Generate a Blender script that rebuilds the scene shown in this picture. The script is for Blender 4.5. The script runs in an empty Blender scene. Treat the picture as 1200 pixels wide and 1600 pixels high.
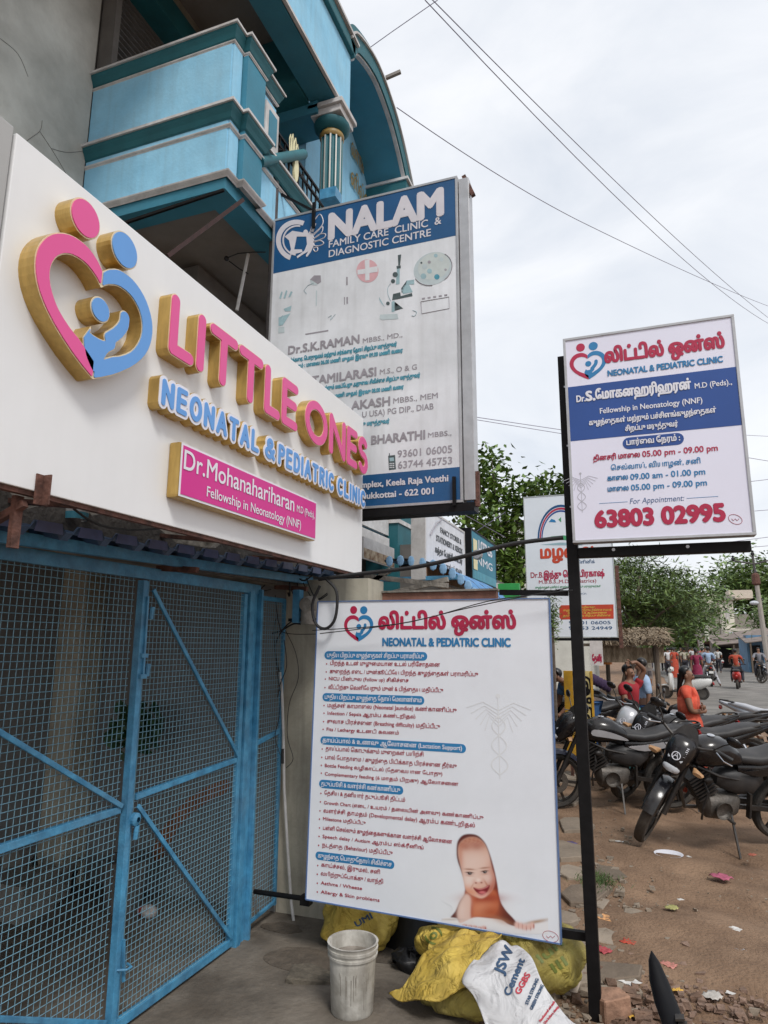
import bpy, bmesh, math, random
import numpy as np
from mathutils import Vector, Matrix
random.seed(7); np.random.seed(7)
sc = bpy.context.scene
COL = sc.collection
R = math.radians

# ------------------------------------------------------------------ camera
FPX, CAMH = 1050.0, 1.75
_p, _y, _r = math.atan(207/FPX), R(20.4), R(.3)
FW = Vector((-math.sin(_y)*math.cos(_p), math.cos(_y)*math.cos(_p), math.sin(_p)))
_r0 = Vector((math.cos(_y), math.sin(_y), 0)); _u0 = _r0.cross(FW)
RT = _r0*math.cos(_r)+_u0*math.sin(_r); UP = -_r0*math.sin(_r)+_u0*math.cos(_r)
CP = Vector((0, 0, CAMH))
cam = bpy.data.objects.new('camera', bpy.data.cameras.new('camera')); COL.objects.link(cam)
cam.data.sensor_fit = 'VERTICAL'; cam.data.sensor_height = 36; cam.data.lens = FPX/1600*36
cam.data.clip_start = .05; cam.data.clip_end = 3000
cam.matrix_world = Matrix(((RT.x, UP.x, -FW.x, 0), (RT.y, UP.y, -FW.y, 0), (RT.z, UP.z, -FW.z, CAMH), (0, 0, 0, 1)))
sc.camera = cam

# ------------------------------------------------------------------ sky, sun, exposure
w = bpy.data.worlds.new('World'); sc.world = w; w.use_nodes = True
nt = w.node_tree; N = nt.nodes; L = nt.links; bg = N['Background']
SUN_EL, SUN_AZ = R(50), R(138)          # compass angle clockwise from +Y
sky = N.new('ShaderNodeTexSky'); sky.sky_type = 'NISHITA'; sky.sun_disc = False
sky.sun_elevation = SUN_EL; sky.sun_rotation = SUN_AZ; sky.dust_density = 3; sky.air_density = 1.2
tc = N.new('ShaderNodeTexCoord')
mp = N.new('ShaderNodeMapping'); mp.inputs['Scale'].default_value = (1, 1, 2.4); mp.inputs['Rotation'].default_value = (.3, .5, .8)
nz = N.new('ShaderNodeTexNoise'); nz.inputs['Scale'].default_value = 2.3; nz.inputs['Detail'].default_value = 7; nz.inputs['Roughness'].default_value = .55; nz.inputs['Distortion'].default_value = .6
cr = N.new('ShaderNodeValToRGB')
cr.color_ramp.elements[0].position = .3; cr.color_ramp.elements[0].color = (5.4, 5.75, 6.3, 1)
cr.color_ramp.elements[1].position = .68; cr.color_ramp.elements[1].color = (7.3, 7.4, 7.6, 1)
mx = N.new('ShaderNodeMixRGB'); mx.inputs['Fac'].default_value = .88
L.new(tc.outputs['Generated'], mp.inputs['Vector']); L.new(mp.outputs['Vector'], nz.inputs['Vector'])
L.new(nz.outputs['Fac'], cr.inputs['Fac']); L.new(sky.outputs['Color'], mx.inputs['Color1']); L.new(cr.outputs['Color'], mx.inputs['Color2'])
L.new(mx.outputs['Color'], bg.inputs['Color']); bg.inputs['Strength'].default_value = .1
sun = bpy.data.objects.new('sun', bpy.data.lights.new('sun', 'SUN')); COL.objects.link(sun)
sun.data.energy = 1.5; sun.data.angle = R(14); sun.data.color = (1, .97, .93)
_d = Vector((math.sin(SUN_AZ)*math.cos(SUN_EL), math.cos(SUN_AZ)*math.cos(SUN_EL), math.sin(SUN_EL)))
sun.rotation_euler = _d.to_track_quat('Z', 'Y').to_euler()
sc.view_settings.view_transform = 'Standard'; sc.view_settings.look = 'None'; sc.view_settings.gamma = 1
sc.view_settings.use_curve_mapping = False; sc.view_settings.exposure = .55
sc.render.engine = 'CYCLES'; sc.cycles.max_bounces = 6; sc.cycles.diffuse_bounces = 4

# ------------------------------------------------------------------ measured photo points -> real places
def ray(px, py): return FW+RT*((px-600)/FPX)+UP*((800-py)/FPX)
def onX(px, py, x): d = ray(px, py); return CP+d*(x/d.x)
def onY(px, py, y): d = ray(px, py); return CP+d*(y/d.y)
def onZ(px, py, z=0.): d = ray(px, py); return CP+d*((z-CAMH)/d.z)

# ------------------------------------------------------------------ materials
_m = {}
def mat(name, col, rough=.6, var=.12, scale=8, bump=.0, bscale=60, metal=0., col2=None, lo=.35, hi=.65, detail=6, stretch=None, spec=None, emit=None, alpha=None, transm=0, grime=0., fold=0, streak=0.):
    if name in _m: return _m[name]
    m = bpy.data.materials.new(name); m.use_nodes = True; n = m.node_tree.nodes; l = m.node_tree.links; b = n['Principled BSDF']
    b.inputs['Roughness'].default_value = rough; b.inputs['Metallic'].default_value = metal
    if spec is not None: b.inputs['Specular IOR Level'].default_value = spec
    t = n.new('ShaderNodeTexCoord'); co = t.outputs['Object']
    if stretch:
        mp = n.new('ShaderNodeMapping'); mp.inputs['Scale'].default_value = stretch; l.new(co, mp.inputs['Vector']); co = mp.outputs['Vector']
    z = n.new('ShaderNodeTexNoise'); z.inputs['Scale'].default_value = scale; z.inputs['Detail'].default_value = detail; z.inputs['Roughness'].default_value = .6
    l.new(co, z.inputs['Vector'])
    r = n.new('ShaderNodeValToRGB'); e = r.color_ramp.elements; e[0].position = lo; e[1].position = hi
    c1 = [max(0, c*(1-var)) for c in col]; c2 = col2 if col2 else [min(1, c*(1+var)) for c in col]
    e[0].color = (*c1, 1); e[1].color = (*c2, 1); l.new(z.outputs['Fac'], r.inputs['Fac']); out = r.outputs['Color']
    if grime:
        z2 = n.new('ShaderNodeTexNoise'); z2.inputs['Scale'].default_value = 2.2; z2.inputs['Detail'].default_value = 9; z2.inputs['Roughness'].default_value = .72; z2.inputs['Distortion'].default_value = .5
        l.new(t.outputs['Object'], z2.inputs['Vector'])
        r2 = n.new('ShaderNodeValToRGB'); r2.color_ramp.elements[0].position = .42; r2.color_ramp.elements[1].position = .72
        r2.color_ramp.elements[0].color = (0, 0, 0, 1); r2.color_ramp.elements[1].color = (grime, grime, grime, 1)
        l.new(z2.outputs['Fac'], r2.inputs['Fac'])
        mg = n.new('ShaderNodeMixRGB'); mg.inputs['Color2'].default_value = (.13, .105, .08, 1)
        l.new(r2.outputs['Color'], mg.inputs['Fac']); l.new(out, mg.inputs['Color1']); out = mg.outputs['Color']
    if streak:
        ms = n.new('ShaderNodeMapping'); ms.inputs['Scale'].default_value = (11, 11, .7); l.new(t.outputs['Object'], ms.inputs['Vector'])
        z3 = n.new('ShaderNodeTexNoise'); z3.inputs['Scale'].default_value = 1.6; z3.inputs['Detail'].default_value = 6; l.new(ms.outputs['Vector'], z3.inputs['Vector'])
        r3 = n.new('ShaderNodeValToRGB'); r3.color_ramp.elements[0].position = .48; r3.color_ramp.elements[1].position = .75; r3.color_ramp.elements[0].color = (0, 0, 0, 1); r3.color_ramp.elements[1].color = (streak, streak, streak, 1)
        l.new(z3.outputs['Fac'], r3.inputs['Fac']); m3 = n.new('ShaderNodeMixRGB'); m3.inputs['Color2'].default_value = (.16, .15, .13, 1)
        l.new(r3.outputs['Color'], m3.inputs['Fac']); l.new(out, m3.inputs['Color1']); out = m3.outputs['Color']
    l.new(out, b.inputs['Base Color'])
    if fold:
        zf = n.new('ShaderNodeTexNoise'); zf.inputs['Scale'].default_value = fold; zf.inputs['Detail'].default_value = 3; zf.inputs['Distortion'].default_value = 1.6; l.new(co, zf.inputs['Vector'])
        vf = n.new('ShaderNodeTexVoronoi'); vf.feature = 'DISTANCE_TO_EDGE'; vf.inputs['Scale'].default_value = fold*.9; mv = n.new('ShaderNodeMixRGB'); mv.inputs['Fac'].default_value = .12; l.new(co, mv.inputs['Color1']); l.new(zf.outputs['Color'], mv.inputs['Color2']); l.new(mv.outputs['Color'], vf.inputs['Vector'])
        ad = n.new('ShaderNodeMath'); ad.operation = 'ADD'; l.new(zf.outputs['Fac'], ad.inputs[0]); l.new(vf.outputs['Distance'], ad.inputs[1])
        bf = n.new('ShaderNodeBump'); bf.inputs['Strength'].default_value = .9; bf.inputs['Distance'].default_value = .03; l.new(ad.outputs[0], bf.inputs['Height']); l.new(bf.outputs['Normal'], b.inputs['Normal'])
    elif bump:
        zb = n.new('ShaderNodeTexNoise'); zb.inputs['Scale'].default_value = bscale; zb.inputs['Detail'].default_value = 8; l.new(co, zb.inputs['Vector'])
        bp = n.new('ShaderNodeBump'); bp.inputs['Strength'].default_value = bump; bp.inputs['Distance'].default_value = .02
        l.new(zb.outputs['Fac'], bp.inputs['Height']); l.new(bp.outputs['Normal'], b.inputs['Normal'])
    if emit: b.inputs['Emission Color'].default_value = (*emit, 1); b.inputs['Emission Strength'].default_value = 1
    if transm: b.inputs['Transmission Weight'].default_value = transm
    _m[name] = m; return m
def vmat(name, rough=.5, bump=0.):
    """flat print whose picture is stored as a colour per vertex"""
    if name in _m: return _m[name]
    m = bpy.data.materials.new(name); m.use_nodes = True; n = m.node_tree.nodes; l = m.node_tree.links; b = n['Principled BSDF']
    a = n.new('ShaderNodeVertexColor'); a.layer_name = 'print'; l.new(a.outputs['Color'], b.inputs['Base Color']); b.inputs['Roughness'].default_value = rough
    z = n.new('ShaderNodeTexNoise'); z.inputs['Scale'].default_value = 300
    if bump:
        bp = n.new('ShaderNodeBump'); bp.inputs['Strength'].default_value = bump; l.new(z.outputs['Fac'], bp.inputs['Height']); l.new(bp.outputs['Normal'], b.inputs['Normal'])
    _m[name] = m; return m

# ------------------------------------------------------------------ objects
_inv = {}
def thing(name, label, cat, loc=(0, 0, 0), rotz=0, group=None):
    o = bpy.data.objects.new(name, None); COL.objects.link(o); o.location = loc; o.rotation_euler = (0, 0, rotz); o.empty_display_size = .1
    o['label'] = label; o['category'] = cat
    if group: o['group'] = group
    _inv[o.name] = (Matrix.Translation(Vector(loc)) @ Matrix.Rotation(rotz, 4, 'Z')).inverted()
    return o
def tag(o, label, cat, group=None, kind=None):
    o['label'] = label; o['category'] = cat
    if group: o['group'] = group
    if kind: o['kind'] = kind
    return o
def setting(name, label=None):
    o = bpy.data.objects.new(name, None); COL.objects.link(o); o['kind'] = 'structure'; _inv[o.name] = Matrix.Identity(4); return o
def rooti(o):
    while o is not None:
        if o.name in _inv: return _inv[o.name]
        o = o.parent
    return None
class MB:
    def __init__(s): s.v = []; s.f = []; s.mi = []; s.cur = 0
    def add(s, vs, fs):
        o = len(s.v); s.v += [tuple(v) for v in vs]; s.f += [tuple(i+o for i in f) for f in fs]; s.mi += [s.cur]*len(fs); return s
    def m(s, i): s.cur = i; return s
    def box(s, x0, x1, y0, y1, z0, z1):
        return s.add([(x0, y0, z0), (x1, y0, z0), (x1, y1, z0), (x0, y1, z0), (x0, y0, z1), (x1, y0, z1), (x1, y1, z1), (x0, y1, z1)],
                     [(0, 3, 2, 1), (4, 5, 6, 7), (0, 1, 5, 4), (1, 2, 6, 5), (2, 3, 7, 6), (3, 0, 4, 7)])
    def obox(s, c, ax, ay, az):
        c = Vector(c); ax, ay, az = map(Vector, (ax, ay, az)); vs = []
        for k in (-1, 1):
            for i, j in ((-1, -1), (1, -1), (1, 1), (-1, 1)): vs.append(c+ax*i+ay*j+az*k)
        return s.add(vs, [(0, 3, 2, 1), (4, 5, 6, 7), (0, 1, 5, 4), (1, 2, 6, 5), (2, 3, 7, 6), (3, 0, 4, 7)])
    def bar(s, a, b, w_, h_=None, up=(0, 0, 1)):
        a, b = Vector(a), Vector(b); d = (b-a); h_ = h_ or w_; u = Vector(up)
        if abs(d.normalized().dot(u)) > .98: u = Vector((0, 1, 0))
        sd = d.cross(u).normalized(); u = sd.cross(d).normalized()
        return s.obox((a+b)/2, sd*w_/2, d/2, u*h_/2)
    def tube(s, pts, r, n=8, cap=True):
        pts = [Vector(p) for p in pts]; rs = r if isinstance(r, (list, tuple)) else [r]*len(pts); vs = []; fs = []; pn = None
        for i, p in enumerate(pts):
            t = (pts[min(i+1, len(pts)-1)]-pts[max(i-1, 0)]).normalized()
            if pn is None: pn = t.cross(Vector((0, 0, 1)) if abs(t.z) < .9 else Vector((0, 1, 0))).normalized()
            pn = (pn-t*pn.dot(t)).normalized(); b = t.cross(pn)
            for k in range(n): a = 2*math.pi*k/n; vs.append(p+pn*math.cos(a)*rs[i]+b*math.sin(a)*rs[i])
        for i in range(len(pts)-1):
            for k in range(n): fs.append((i*n+k, i*n+(k+1) % n, (i+1)*n+(k+1) % n, (i+1)*n+k))
        if cap: fs += [tuple(range(n))[::-1], tuple(range((len(pts)-1)*n, len(pts)*n))]
        return s.add(vs, fs)
    def lathe(s, prof, c=(0, 0, 0), axis='z', n=24, cap=False):
        vs = []; fs = []; c = Vector(c)
        for r, h in prof:
            for k in range(n):
                a = 2*math.pi*k/n; q = (r*math.cos(a), r*math.sin(a), h)
                if axis == 'y': q = (q[0], q[2], q[1])
                if axis == 'x': q = (q[2], q[0], q[1])
                vs.append(c+Vector(q))
        for i in range(len(prof)-1):
            for k in range(n): fs.append((i*n+k, i*n+(k+1) % n, (i+1)*n+(k+1) % n, (i+1)*n+k))
        if cap: fs += [tuple(range(n))[::-1], tuple(range((len(prof)-1)*n, len(prof)*n))]
        return s.add(vs, fs)
    def ball(s, c, rx, ry=None, rz=None, n=14, m_=9):
        ry = ry or rx; rz = rz or rx; vs = []; fs = []
        for i in range(m_+1):
            t = math.pi*i/m_
            for k in range(n): a = 2*math.pi*k/n; vs.append((c[0]+rx*math.sin(t)*math.cos(a), c[1]+ry*math.sin(t)*math.sin(a), c[2]+rz*math.cos(t)))
        for i in range(m_):
            for k in range(n): fs.append((i*n+k, (i+1)*n+k, (i+1)*n+(k+1) % n, i*n+(k+1) % n))
        return s.add(vs, fs)
    def loft(s, secs, n=16, e=2.4, cap=True):
        """secs: (x, y, z, half width y, half height z) along x; superellipse sections"""
        vs = []; fs = []
        for (x, y, z, a, b) in secs:
            for k in range(n):
                t = 2*math.pi*k/n; c_, s_ = math.cos(t), math.sin(t)
                vs.append((x, y+a*math.copysign(abs(c_)**(2/e), c_), z+b*math.copysign(abs(s_)**(2/e), s_)))
        for i in range(len(secs)-1):
            for k in range(n): fs.append((i*n+k, i*n+(k+1) % n, (i+1)*n+(k+1) % n, (i+1)*n+k))
        if cap: fs += [tuple(range(n))[::-1], tuple(range((len(secs)-1)*n, len(secs)*n))]
        return s.add(vs, fs)
    def prism(s, poly, o, u, v, n, d):
        """polygon in (u, v) from o, thickness d along n"""
        o, u, v, n = map(Vector, (o, u, v, n)); k = len(poly)
        vs = [o+u*a+v*b for a, b in poly]+[o+u*a+v*b+n*d for a, b in poly]
        return s.add(vs, [tuple(range(k))[::-1], tuple(range(k, 2*k))]+[(i, (i+1) % k, k+(i+1) % k, k+i) for i in range(k)])
    def build(s, name, mats, parent=None, smooth=False, bevel=0., bseg=2, local=False, kind=None):
        me = bpy.data.meshes.new(name)
        inv = None if local else rooti(parent)
        vs = s.v if inv is None else [inv @ Vector(v) for v in s.v]
        me.from_pydata(vs, [], s.f)
        for mm in (mats if isinstance(mats, (list, tuple)) else [mats]): me.materials.append(mm)
        me.polygons.foreach_set('material_index', s.mi)
        bm = bmesh.new(); bm.from_mesh(me)
        if not kind: bmesh.ops.recalc_face_normals(bm, faces=bm.faces)
        if bevel: bmesh.ops.bevel(bm, geom=[e for e in bm.edges if e.calc_face_angle(0) > .5], offset=bevel, segments=bseg, affect='EDGES', profile=.6)
        bm.to_mesh(me); bm.free()
        if smooth:
            me.polygons.foreach_set('use_smooth', [True]*len(me.polygons))
            try: me.set_sharp_from_angle(angle=R(42))
            except Exception: pass
        o = bpy.data.objects.new(name, me); COL.objects.link(o)
        if parent is not None: o.parent = parent
        if kind: o['kind'] = kind
        return o
def copy_tree(o, parent=None):
    c = o.copy(); COL.objects.link(c); c.parent = parent
    for ch in list(o.children): copy_tree(ch, c)
    return c
def dup(root, loc, rotz, label, group=None, tilt=None):
    r = copy_tree(root); r.location = loc; r.rotation_euler = (tilt or 0, 0, rotz); r['label'] = label
    if group: r['group'] = group
    return r
def repl(root, old, new):
    for ch in root.children:
        if ch.name.split('.')[0] == old:
            ch.data = ch.data.copy(); ch.data.materials.clear(); ch.data.materials.append(new)
        repl(ch, old, new)
def smoothpoly(pts, n=6, closed=True):
    out = []; k = len(pts)
    for i in range(k if closed else k-1):
        p = [np.array(pts[(i+j) % k] if closed else pts[min(max(i+j, 0), k-1)], float) for j in (-1, 0, 1, 2)]
        for q in range(n):
            t = q/n
            out.append(tuple(.5*((2*p[1])+(-p[0]+p[2])*t+(2*p[0]-5*p[1]+4*p[2]-p[3])*t*t+(-p[0]+3*p[1]-3*p[2]+p[3])*t**3)))
    if not closed: out.append(tuple(map(float, pts[-1])))
    return out

# ------------------------------------------------------------------ text
_tm = {}
def scanfill(s, res):
    """text whose outlines cross themselves: filled by winding number, then traced again"""
    c = bpy.data.curves.new('t', 'FONT'); c.body = s; c.size = 1; c.resolution_u = 3; c.fill_mode = 'NONE'
    ob = bpy.data.objects.new('t', c); COL.objects.link(ob)
    dg = bpy.context.evaluated_depsgraph_get(); me = bpy.data.meshes.new_from_object(ob.evaluated_get(dg))
    v = np.array([x.co[:2] for x in me.vertices]); E = [tuple(e.vertices) for e in me.edges]
    bpy.data.objects.remove(ob); bpy.data.curves.remove(c); bpy.data.meshes.remove(me)
    # walk loops in vertex order so that every outline keeps its direction
    h = .016; x0, y0 = v.min(0)-.06; x1, y1 = v.max(0)+.06; nx, ny = int((x1-x0)/h)+2, int((y1-y0)/h)+2; Wd = np.zeros((ny, nx+1)); xs = x0+h*np.arange(nx)
    for a, b in E:
        if abs(a-b) != 1: a, b = (max(a, b), min(a, b))      # closing edge runs last -> first
        elif a > b: a, b = b, a
        (ax, ay), (bx, by) = v[a], v[b]
        if ay == by: continue
        j0, j1 = sorted(((ay-y0)/h, (by-y0)/h))
        for j in range(int(math.ceil(j0)), int(math.ceil(j1))):
            t = ((y0+j*h)-ay)/(by-ay); x = ax+(bx-ax)*t; i = int(math.ceil((x-x0)/h)); Wd[j, min(max(i, 0), nx)] += 1 if by > ay else -1
    F = (np.abs(np.cumsum(Wd, 1)[:, :nx]) > .5).astype(float)
    G = F.copy(); G[1:-1, 1:-1] = (4*F[1:-1, 1:-1]+F[:-2, 1:-1]+F[2:, 1:-1]+F[1:-1, :-2]+F[1:-1, 2:])/8
    vv, f = solid2d([simplify(l_, .004) for l_ in contours(.5-G, x0, y0, h)], 0.)
    return np.array([q[:2] for q in vv]), f
def glyphs(s, res=3):
    if (s, res) in _tm: return _tm[(s, res)]
    if any(q in s for q in '\u0b86\u0b89\u0b87') and res <= 5:
        _tm[(s, res)] = scanfill(s, res); return _tm[(s, res)]
    c = bpy.data.curves.new('t', 'FONT'); c.body = s; c.size = 1; c.resolution_u = res
    ob = bpy.data.objects.new('t', c); COL.objects.link(ob)
    dg = bpy.context.evaluated_depsgraph_get(); me = bpy.data.meshes.new_from_object(ob.evaluated_get(dg))
    v = np.array([x.co[:2] for x in me.vertices]); f = [tuple(p.vertices) for p in me.polygons]
    bpy.data.objects.remove(ob); bpy.data.curves.remove(c); bpy.data.meshes.remove(me)
    _tm[(s, res)] = (v, f); return v, f
CAPL = None
def reorder(s):
    """Tamil vowel signs in the order they are drawn"""
    out = []; pre = {'\u0bc6': '\u0bc6', '\u0bc7': '\u0bc7', '\u0bc8': '\u0bc8'}
    s = s.replace('\u0bca', '\u0bc6\u0bbe').replace('\u0bcb', '\u0bc7\u0bbe').replace('\u0bcc', '\u0bc6\u0bd7')
    for ch in s:
        if ch in pre and out: out.insert(len(out)-1, ch)
        else: out.append(ch)
    return ''.join(out)
def text3(s, o, u, v, n, width, cap, m, parent, bold=0., name='lettering', res=3, tamil=None, eps=.0016, slant=0., label=None):
    """flat printed text: baseline starts at o, runs along u, total width, capital height cap, bold = stroke growth / cap"""
    tamil = any('\u0b80' <= c <= '\u0bff' for c in s) if tamil is None else tamil
    vv, f = glyphs(reorder(s), res)
    if len(vv) == 0: return None
    ref = glyphs('\u0bb2' if tamil and not any(c.isascii() and c.isalpha() for c in s[:4]) else 'H', 3)[0][:, 1].max()
    x0, x1 = vv[:, 0].min(), vv[:, 0].max(); sx = width/(x1-x0); sy = cap/ref
    o, u, v, n = map(Vector, (o, u, v, n)); mb = MB(); b = bold*cap
    offs = [(0, 0)] if not b else [(0, 0), (-b, 0), (b, 0), (0, b), (0, -b), (b*.7, b*.7), (-b*.7, -b*.7), (b*.7, -b*.7), (-b*.7, b*.7)] if bold > .045 else [(-b*.6, b*.5), (b*.6, -b*.5), (b*.6, b*.5), (-b*.6, -b*.5)]
    for k, (dx, dy) in enumerate(offs):
        mb.add([o+u*((a-x0)*sx+slant*c*sy+dx)+v*(c*sy+dy)+n*(eps+k*.00025) for a, c in vv], f)
    ob = mb.build(name, m, parent, kind=None)
    if label: ob['label'] = label
    return ob
class Face:
    """a flat sign face at Y = y (seen from -Y) or X = x (seen from +X); zoom = the enlargement the points were read from"""
    def __init__(s, axis, val, zoom=(0, 0, 1)):
        s.a = axis; s.val = val; s.z = zoom
        s.u = Vector((1, 0, 0)) if axis == 'Y' else Vector((0, 1, 0)); s.v = Vector((0, 0, 1)); s.n = Vector((0, -1, 0)) if axis == 'Y' else Vector((1, 0, 0))
    def w(s, x, y, dz=0):
        px, py = s.z[0]+x/s.z[2], s.z[1]+y/s.z[2]
        return onY(px, py, s.val) if s.a == 'Y' else onX(px, py, s.val)
    def text(s, t, a, b, cap, m, parent, **k):
        A = s.w(*a); B = s.w(*b); C_ = s.w(a[0], a[1]-cap); d = B-A; wd = d.dot(s.u)
        A = A.copy(); zz = (A.z+B.z)/2; A.z = zz
        return text3(t, A, s.u, s.v, s.n, wd, abs(C_.z-s.w(*a).z), m, parent, **k)
    def poly(s, pts, m, parent, name='printed_panel', eps=.0008, d=.0004, smooth=0, mb=None):
        P = [s.w(*p) for p in (smoothpoly(pts, smooth) if smooth else pts)]
        own = mb is None; mb = mb or MB()
        o = s.n*eps; k = len(P); mb.add([p+o for p in P]+[p+o+s.n*d for p in P], [tuple(range(k)), tuple(range(k, 2*k))]+[(i, (i+1) % k, k+(i+1) % k, k+i) for i in range(k)])
        return mb.build(name, m, parent) if own else mb
    def pill(s, a, b, h, m, parent, eps=.0008):
        A = s.w(*a); B = s.w(*b); hh = abs(s.w(a[0], a[1]-h).z-A.z)/2; zz = (A.z+B.z)/2; pts = []
        ua, ub = A.dot(s.u)+hh, B.dot(s.u)-hh
        for k in range(9): t = math.pi/2+math.pi*k/8; pts.append((ua+hh*math.cos(t), zz+hh*math.sin(t)))
        for k in range(9): t = -math.pi/2+math.pi*k/8; pts.append((ub+hh*math.cos(t), zz+hh*math.sin(t)))
        base = Vector((0, s.val, 0)) if s.a == 'Y' else Vector((s.val, 0, 0))
        return MB().prism(pts, base+s.n*eps, s.u, s.v, s.n, .0005).build('heading_pill', m, parent)

# ------------------------------------------------------------------ outlines from distance fields
def contours(F, x0, y0, h):
    """closed outlines of F < 0 on a grid (marching squares)"""
    F = np.where(np.abs(F) < 1e-7, 1e-7, F); ny, nx = F.shape; seg = {}
    S = F < 0
    cells = np.argwhere((S[:-1, :-1].astype(int)+S[1:, :-1]+S[:-1, 1:]+S[1:, 1:]) % 4 != 0)
    def ept(a, b):
        t = F[a]/(F[a]-F[b]); return (x0+h*(a[1]+(b[1]-a[1])*t), y0+h*(a[0]+(b[0]-a[0])*t))
    pt = {}
    for j, i in cells:
        c = [(j, i), (j, i+1), (j+1, i+1), (j+1, i)]; E = []
        for k in range(4):
            a, b = c[k], c[(k+1) % 4]
            if S[a] != S[b]:
                key = (a, b) if a < b else (b, a); pt.setdefault(key, ept(*key)); E.append((key, S[a]))
        if len(E) == 2: pr_ = [(E[0], E[1])]
        elif len(E) == 4: pr_ = [(E[0], E[1]), (E[2], E[3])] if E[0][1] else [(E[1], E[2]), (E[3], E[0])]
        else: continue
        for p, q in pr_:
            if not p[1]: p, q = q, p
            seg[q[0]] = p[0]
    out = []
    while seg:
        s0 = next(iter(seg)); loop = [pt[s0]]; k = seg.pop(s0)
        while k in seg and k != s0: loop.append(pt[k]); k = seg.pop(k)
        if len(loop) > 5: out.append(loop)
    return out
def simplify(loop, tol):
    keep = [loop[0]]
    i = 0; n = len(loop)
    while i < n-1:
        j = i+1
        while j+1 < n and j-i < 24:
            a = np.array(loop[i]); b = np.array(loop[j+1]); d = b-a; ln = math.hypot(*d)+1e-9
            if any(abs(d[0]*(loop[k][1]-a[1])-d[1]*(loop[k][0]-a[0]))/ln > tol for k in range(i+1, j+1)): break
            j += 1
        keep.append(loop[j]); i = j
    return keep
def sdf_shape(fn, bx, h, tol=None):
    xs = np.arange(bx[0], bx[1], h); ys = np.arange(bx[2], bx[3], h); X, Y = np.meshgrid(xs, ys)
    return [simplify(l_, tol or h*.12) for l_ in contours(fn(X, Y), bx[0], bx[2], h)]
def solid2d(loops, depth, bevel=0.):
    """filled outlines with holes, thickness depth from z = 0 up"""
    c = bpy.data.curves.new('c', 'CURVE'); c.dimensions = '2D'; c.fill_mode = 'BOTH'; c.extrude = depth/2
    for lp in loops:
        if len(lp) < 4: continue
        sp = c.splines.new('POLY'); sp.points.add(len(lp)-1); sp.use_cyclic_u = True
        for p, q in zip(sp.points, lp): p.co = (q[0], q[1], 0, 1)
    ob = bpy.data.objects.new('c', c); COL.objects.link(ob); dg = bpy.context.evaluated_depsgraph_get()
    me = bpy.data.meshes.new_from_object(ob.evaluated_get(dg)); v = [(x.co.x, x.co.y, x.co.z+depth/2) for x in me.vertices]; f = [tuple(p.vertices) for p in me.polygons]
    bpy.data.objects.remove(ob); bpy.data.curves.remove(c); bpy.data.meshes.remove(me); return v, f
def place2d(vf, o, u, v, n, name, m, parent, eps=0., split=None):
    """m: one material, or (face material, side material) for a solid"""
    o, u, v, n = map(Vector, (o, u, v, n)); mb = MB()
    mb.add([o+u*a+v*b+n*(c+eps) for a, b, c in vf[0]], vf[1]); return mb.build(name, m, parent)
def seg_d(X, Y, a, b):
    ax, ay = a; bx, by = b; dx, dy = bx-ax, by-ay; t = np.clip(((X-ax)*dx+(Y-ay)*dy)/(dx*dx+dy*dy+1e-12), 0, 1); return np.hypot(X-ax-t*dx, Y-ay-t*dy)
def pl_d(X, Y, pts):
    d = None
    for a, b in zip(pts, pts[1:]):
        e = seg_d(X, Y, a, b); d = e if d is None else np.minimum(d, e)
    return d
def inpoly(X, Y, P):
    P = list(P); ins = np.zeros(X.shape, bool); j = len(P)-1
    for i in range(len(P)):
        (xi, yi), (xj, yj) = P[i], P[j]
        c = ((yi > Y) != (yj > Y)) & (X < (xj-xi)*(Y-yi)/(yj-yi+1e-12)+xi); ins ^= c; j = i
    return ins
def poly_sd(X, Y, P):
    P = list(P); d = pl_d(X, Y, P+[P[0]]); return np.where(inpoly(X, Y, P), -d, d)
def arc(cx, cy, rx, ry, a0, a1, n=12): return [(cx+rx*math.cos(R(a0+(a1-a0)*k/n)), cy+ry*math.sin(R(a0+(a1-a0)*k/n))) for k in range(n+1)]
# stroke capitals in a box: height 1 and own width; each is (width, [polylines])
GL = {
 'L': (.46, [[(0, 1), (0, 0), (.46, 0)]]), 'I': (0.0, [[(0, 1), (0, 0)]]), 'T': (.56, [[(0, 1), (.56, 1)], [(.28, 1), (.28, 0)]]),
 'E': (.46, [[(.46, 1), (0, 1), (0, 0), (.46, 0)], [(0, .52), (.42, .52)]]), 'O': (.62, [arc(.31, .5, .31, .5, 0, 360, 28)]),
 'N': (.54, [[(0, 0), (0, 1), (.54, 0), (.54, 1)]]), 'S': (.46, [arc(.23, .76, .22, .24, 35, 270, 14)+arc(.23, .26, .235, .26, 90, -145, 14)[0:]]),
 'A': (.6, [[(0, 0), (.3, 1), (.6, 0)], [(.11, .32), (.49, .32)]]), 'P': (.46, [[(0, 0), (0, 1), (.24, 1)]+arc(.24, .76, .22, .24, 90, -90, 10)+[(0, .52)]]),
 'D': (.52, [[(0, 0), (0, 1), (.2, 1)]+arc(.2, .5, .32, .5, 90, -90, 16)+[(0, 0)]]), 'R': (.5, [[(0, 0), (0, 1), (.26, 1)]+arc(.26, .76, .22, .24, 90, -90, 10)+[(0, .52)], [(.24, .52), (.5, 0)]]),
 'C': (.54, [arc(.3, .5, .3, .5, 48, 312, 22)]), '&': (.62, [[(.62, 0), (.16, .66)]+arc(.3, .82, .16, .18, 200, -40, 12)+[(.1, .42)]+arc(.24, .24, .24, .24, 140, 300, 10)+[(.6, .44)]]),
 'M': (.7, [[(0, 0), (0, 1), (.35, .3), (.7, 1), (.7, 0)]]), 'F': (.44, [[(.44, 1), (0, 1), (0, 0)], [(0, .52), (.4, .52)]])}
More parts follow.
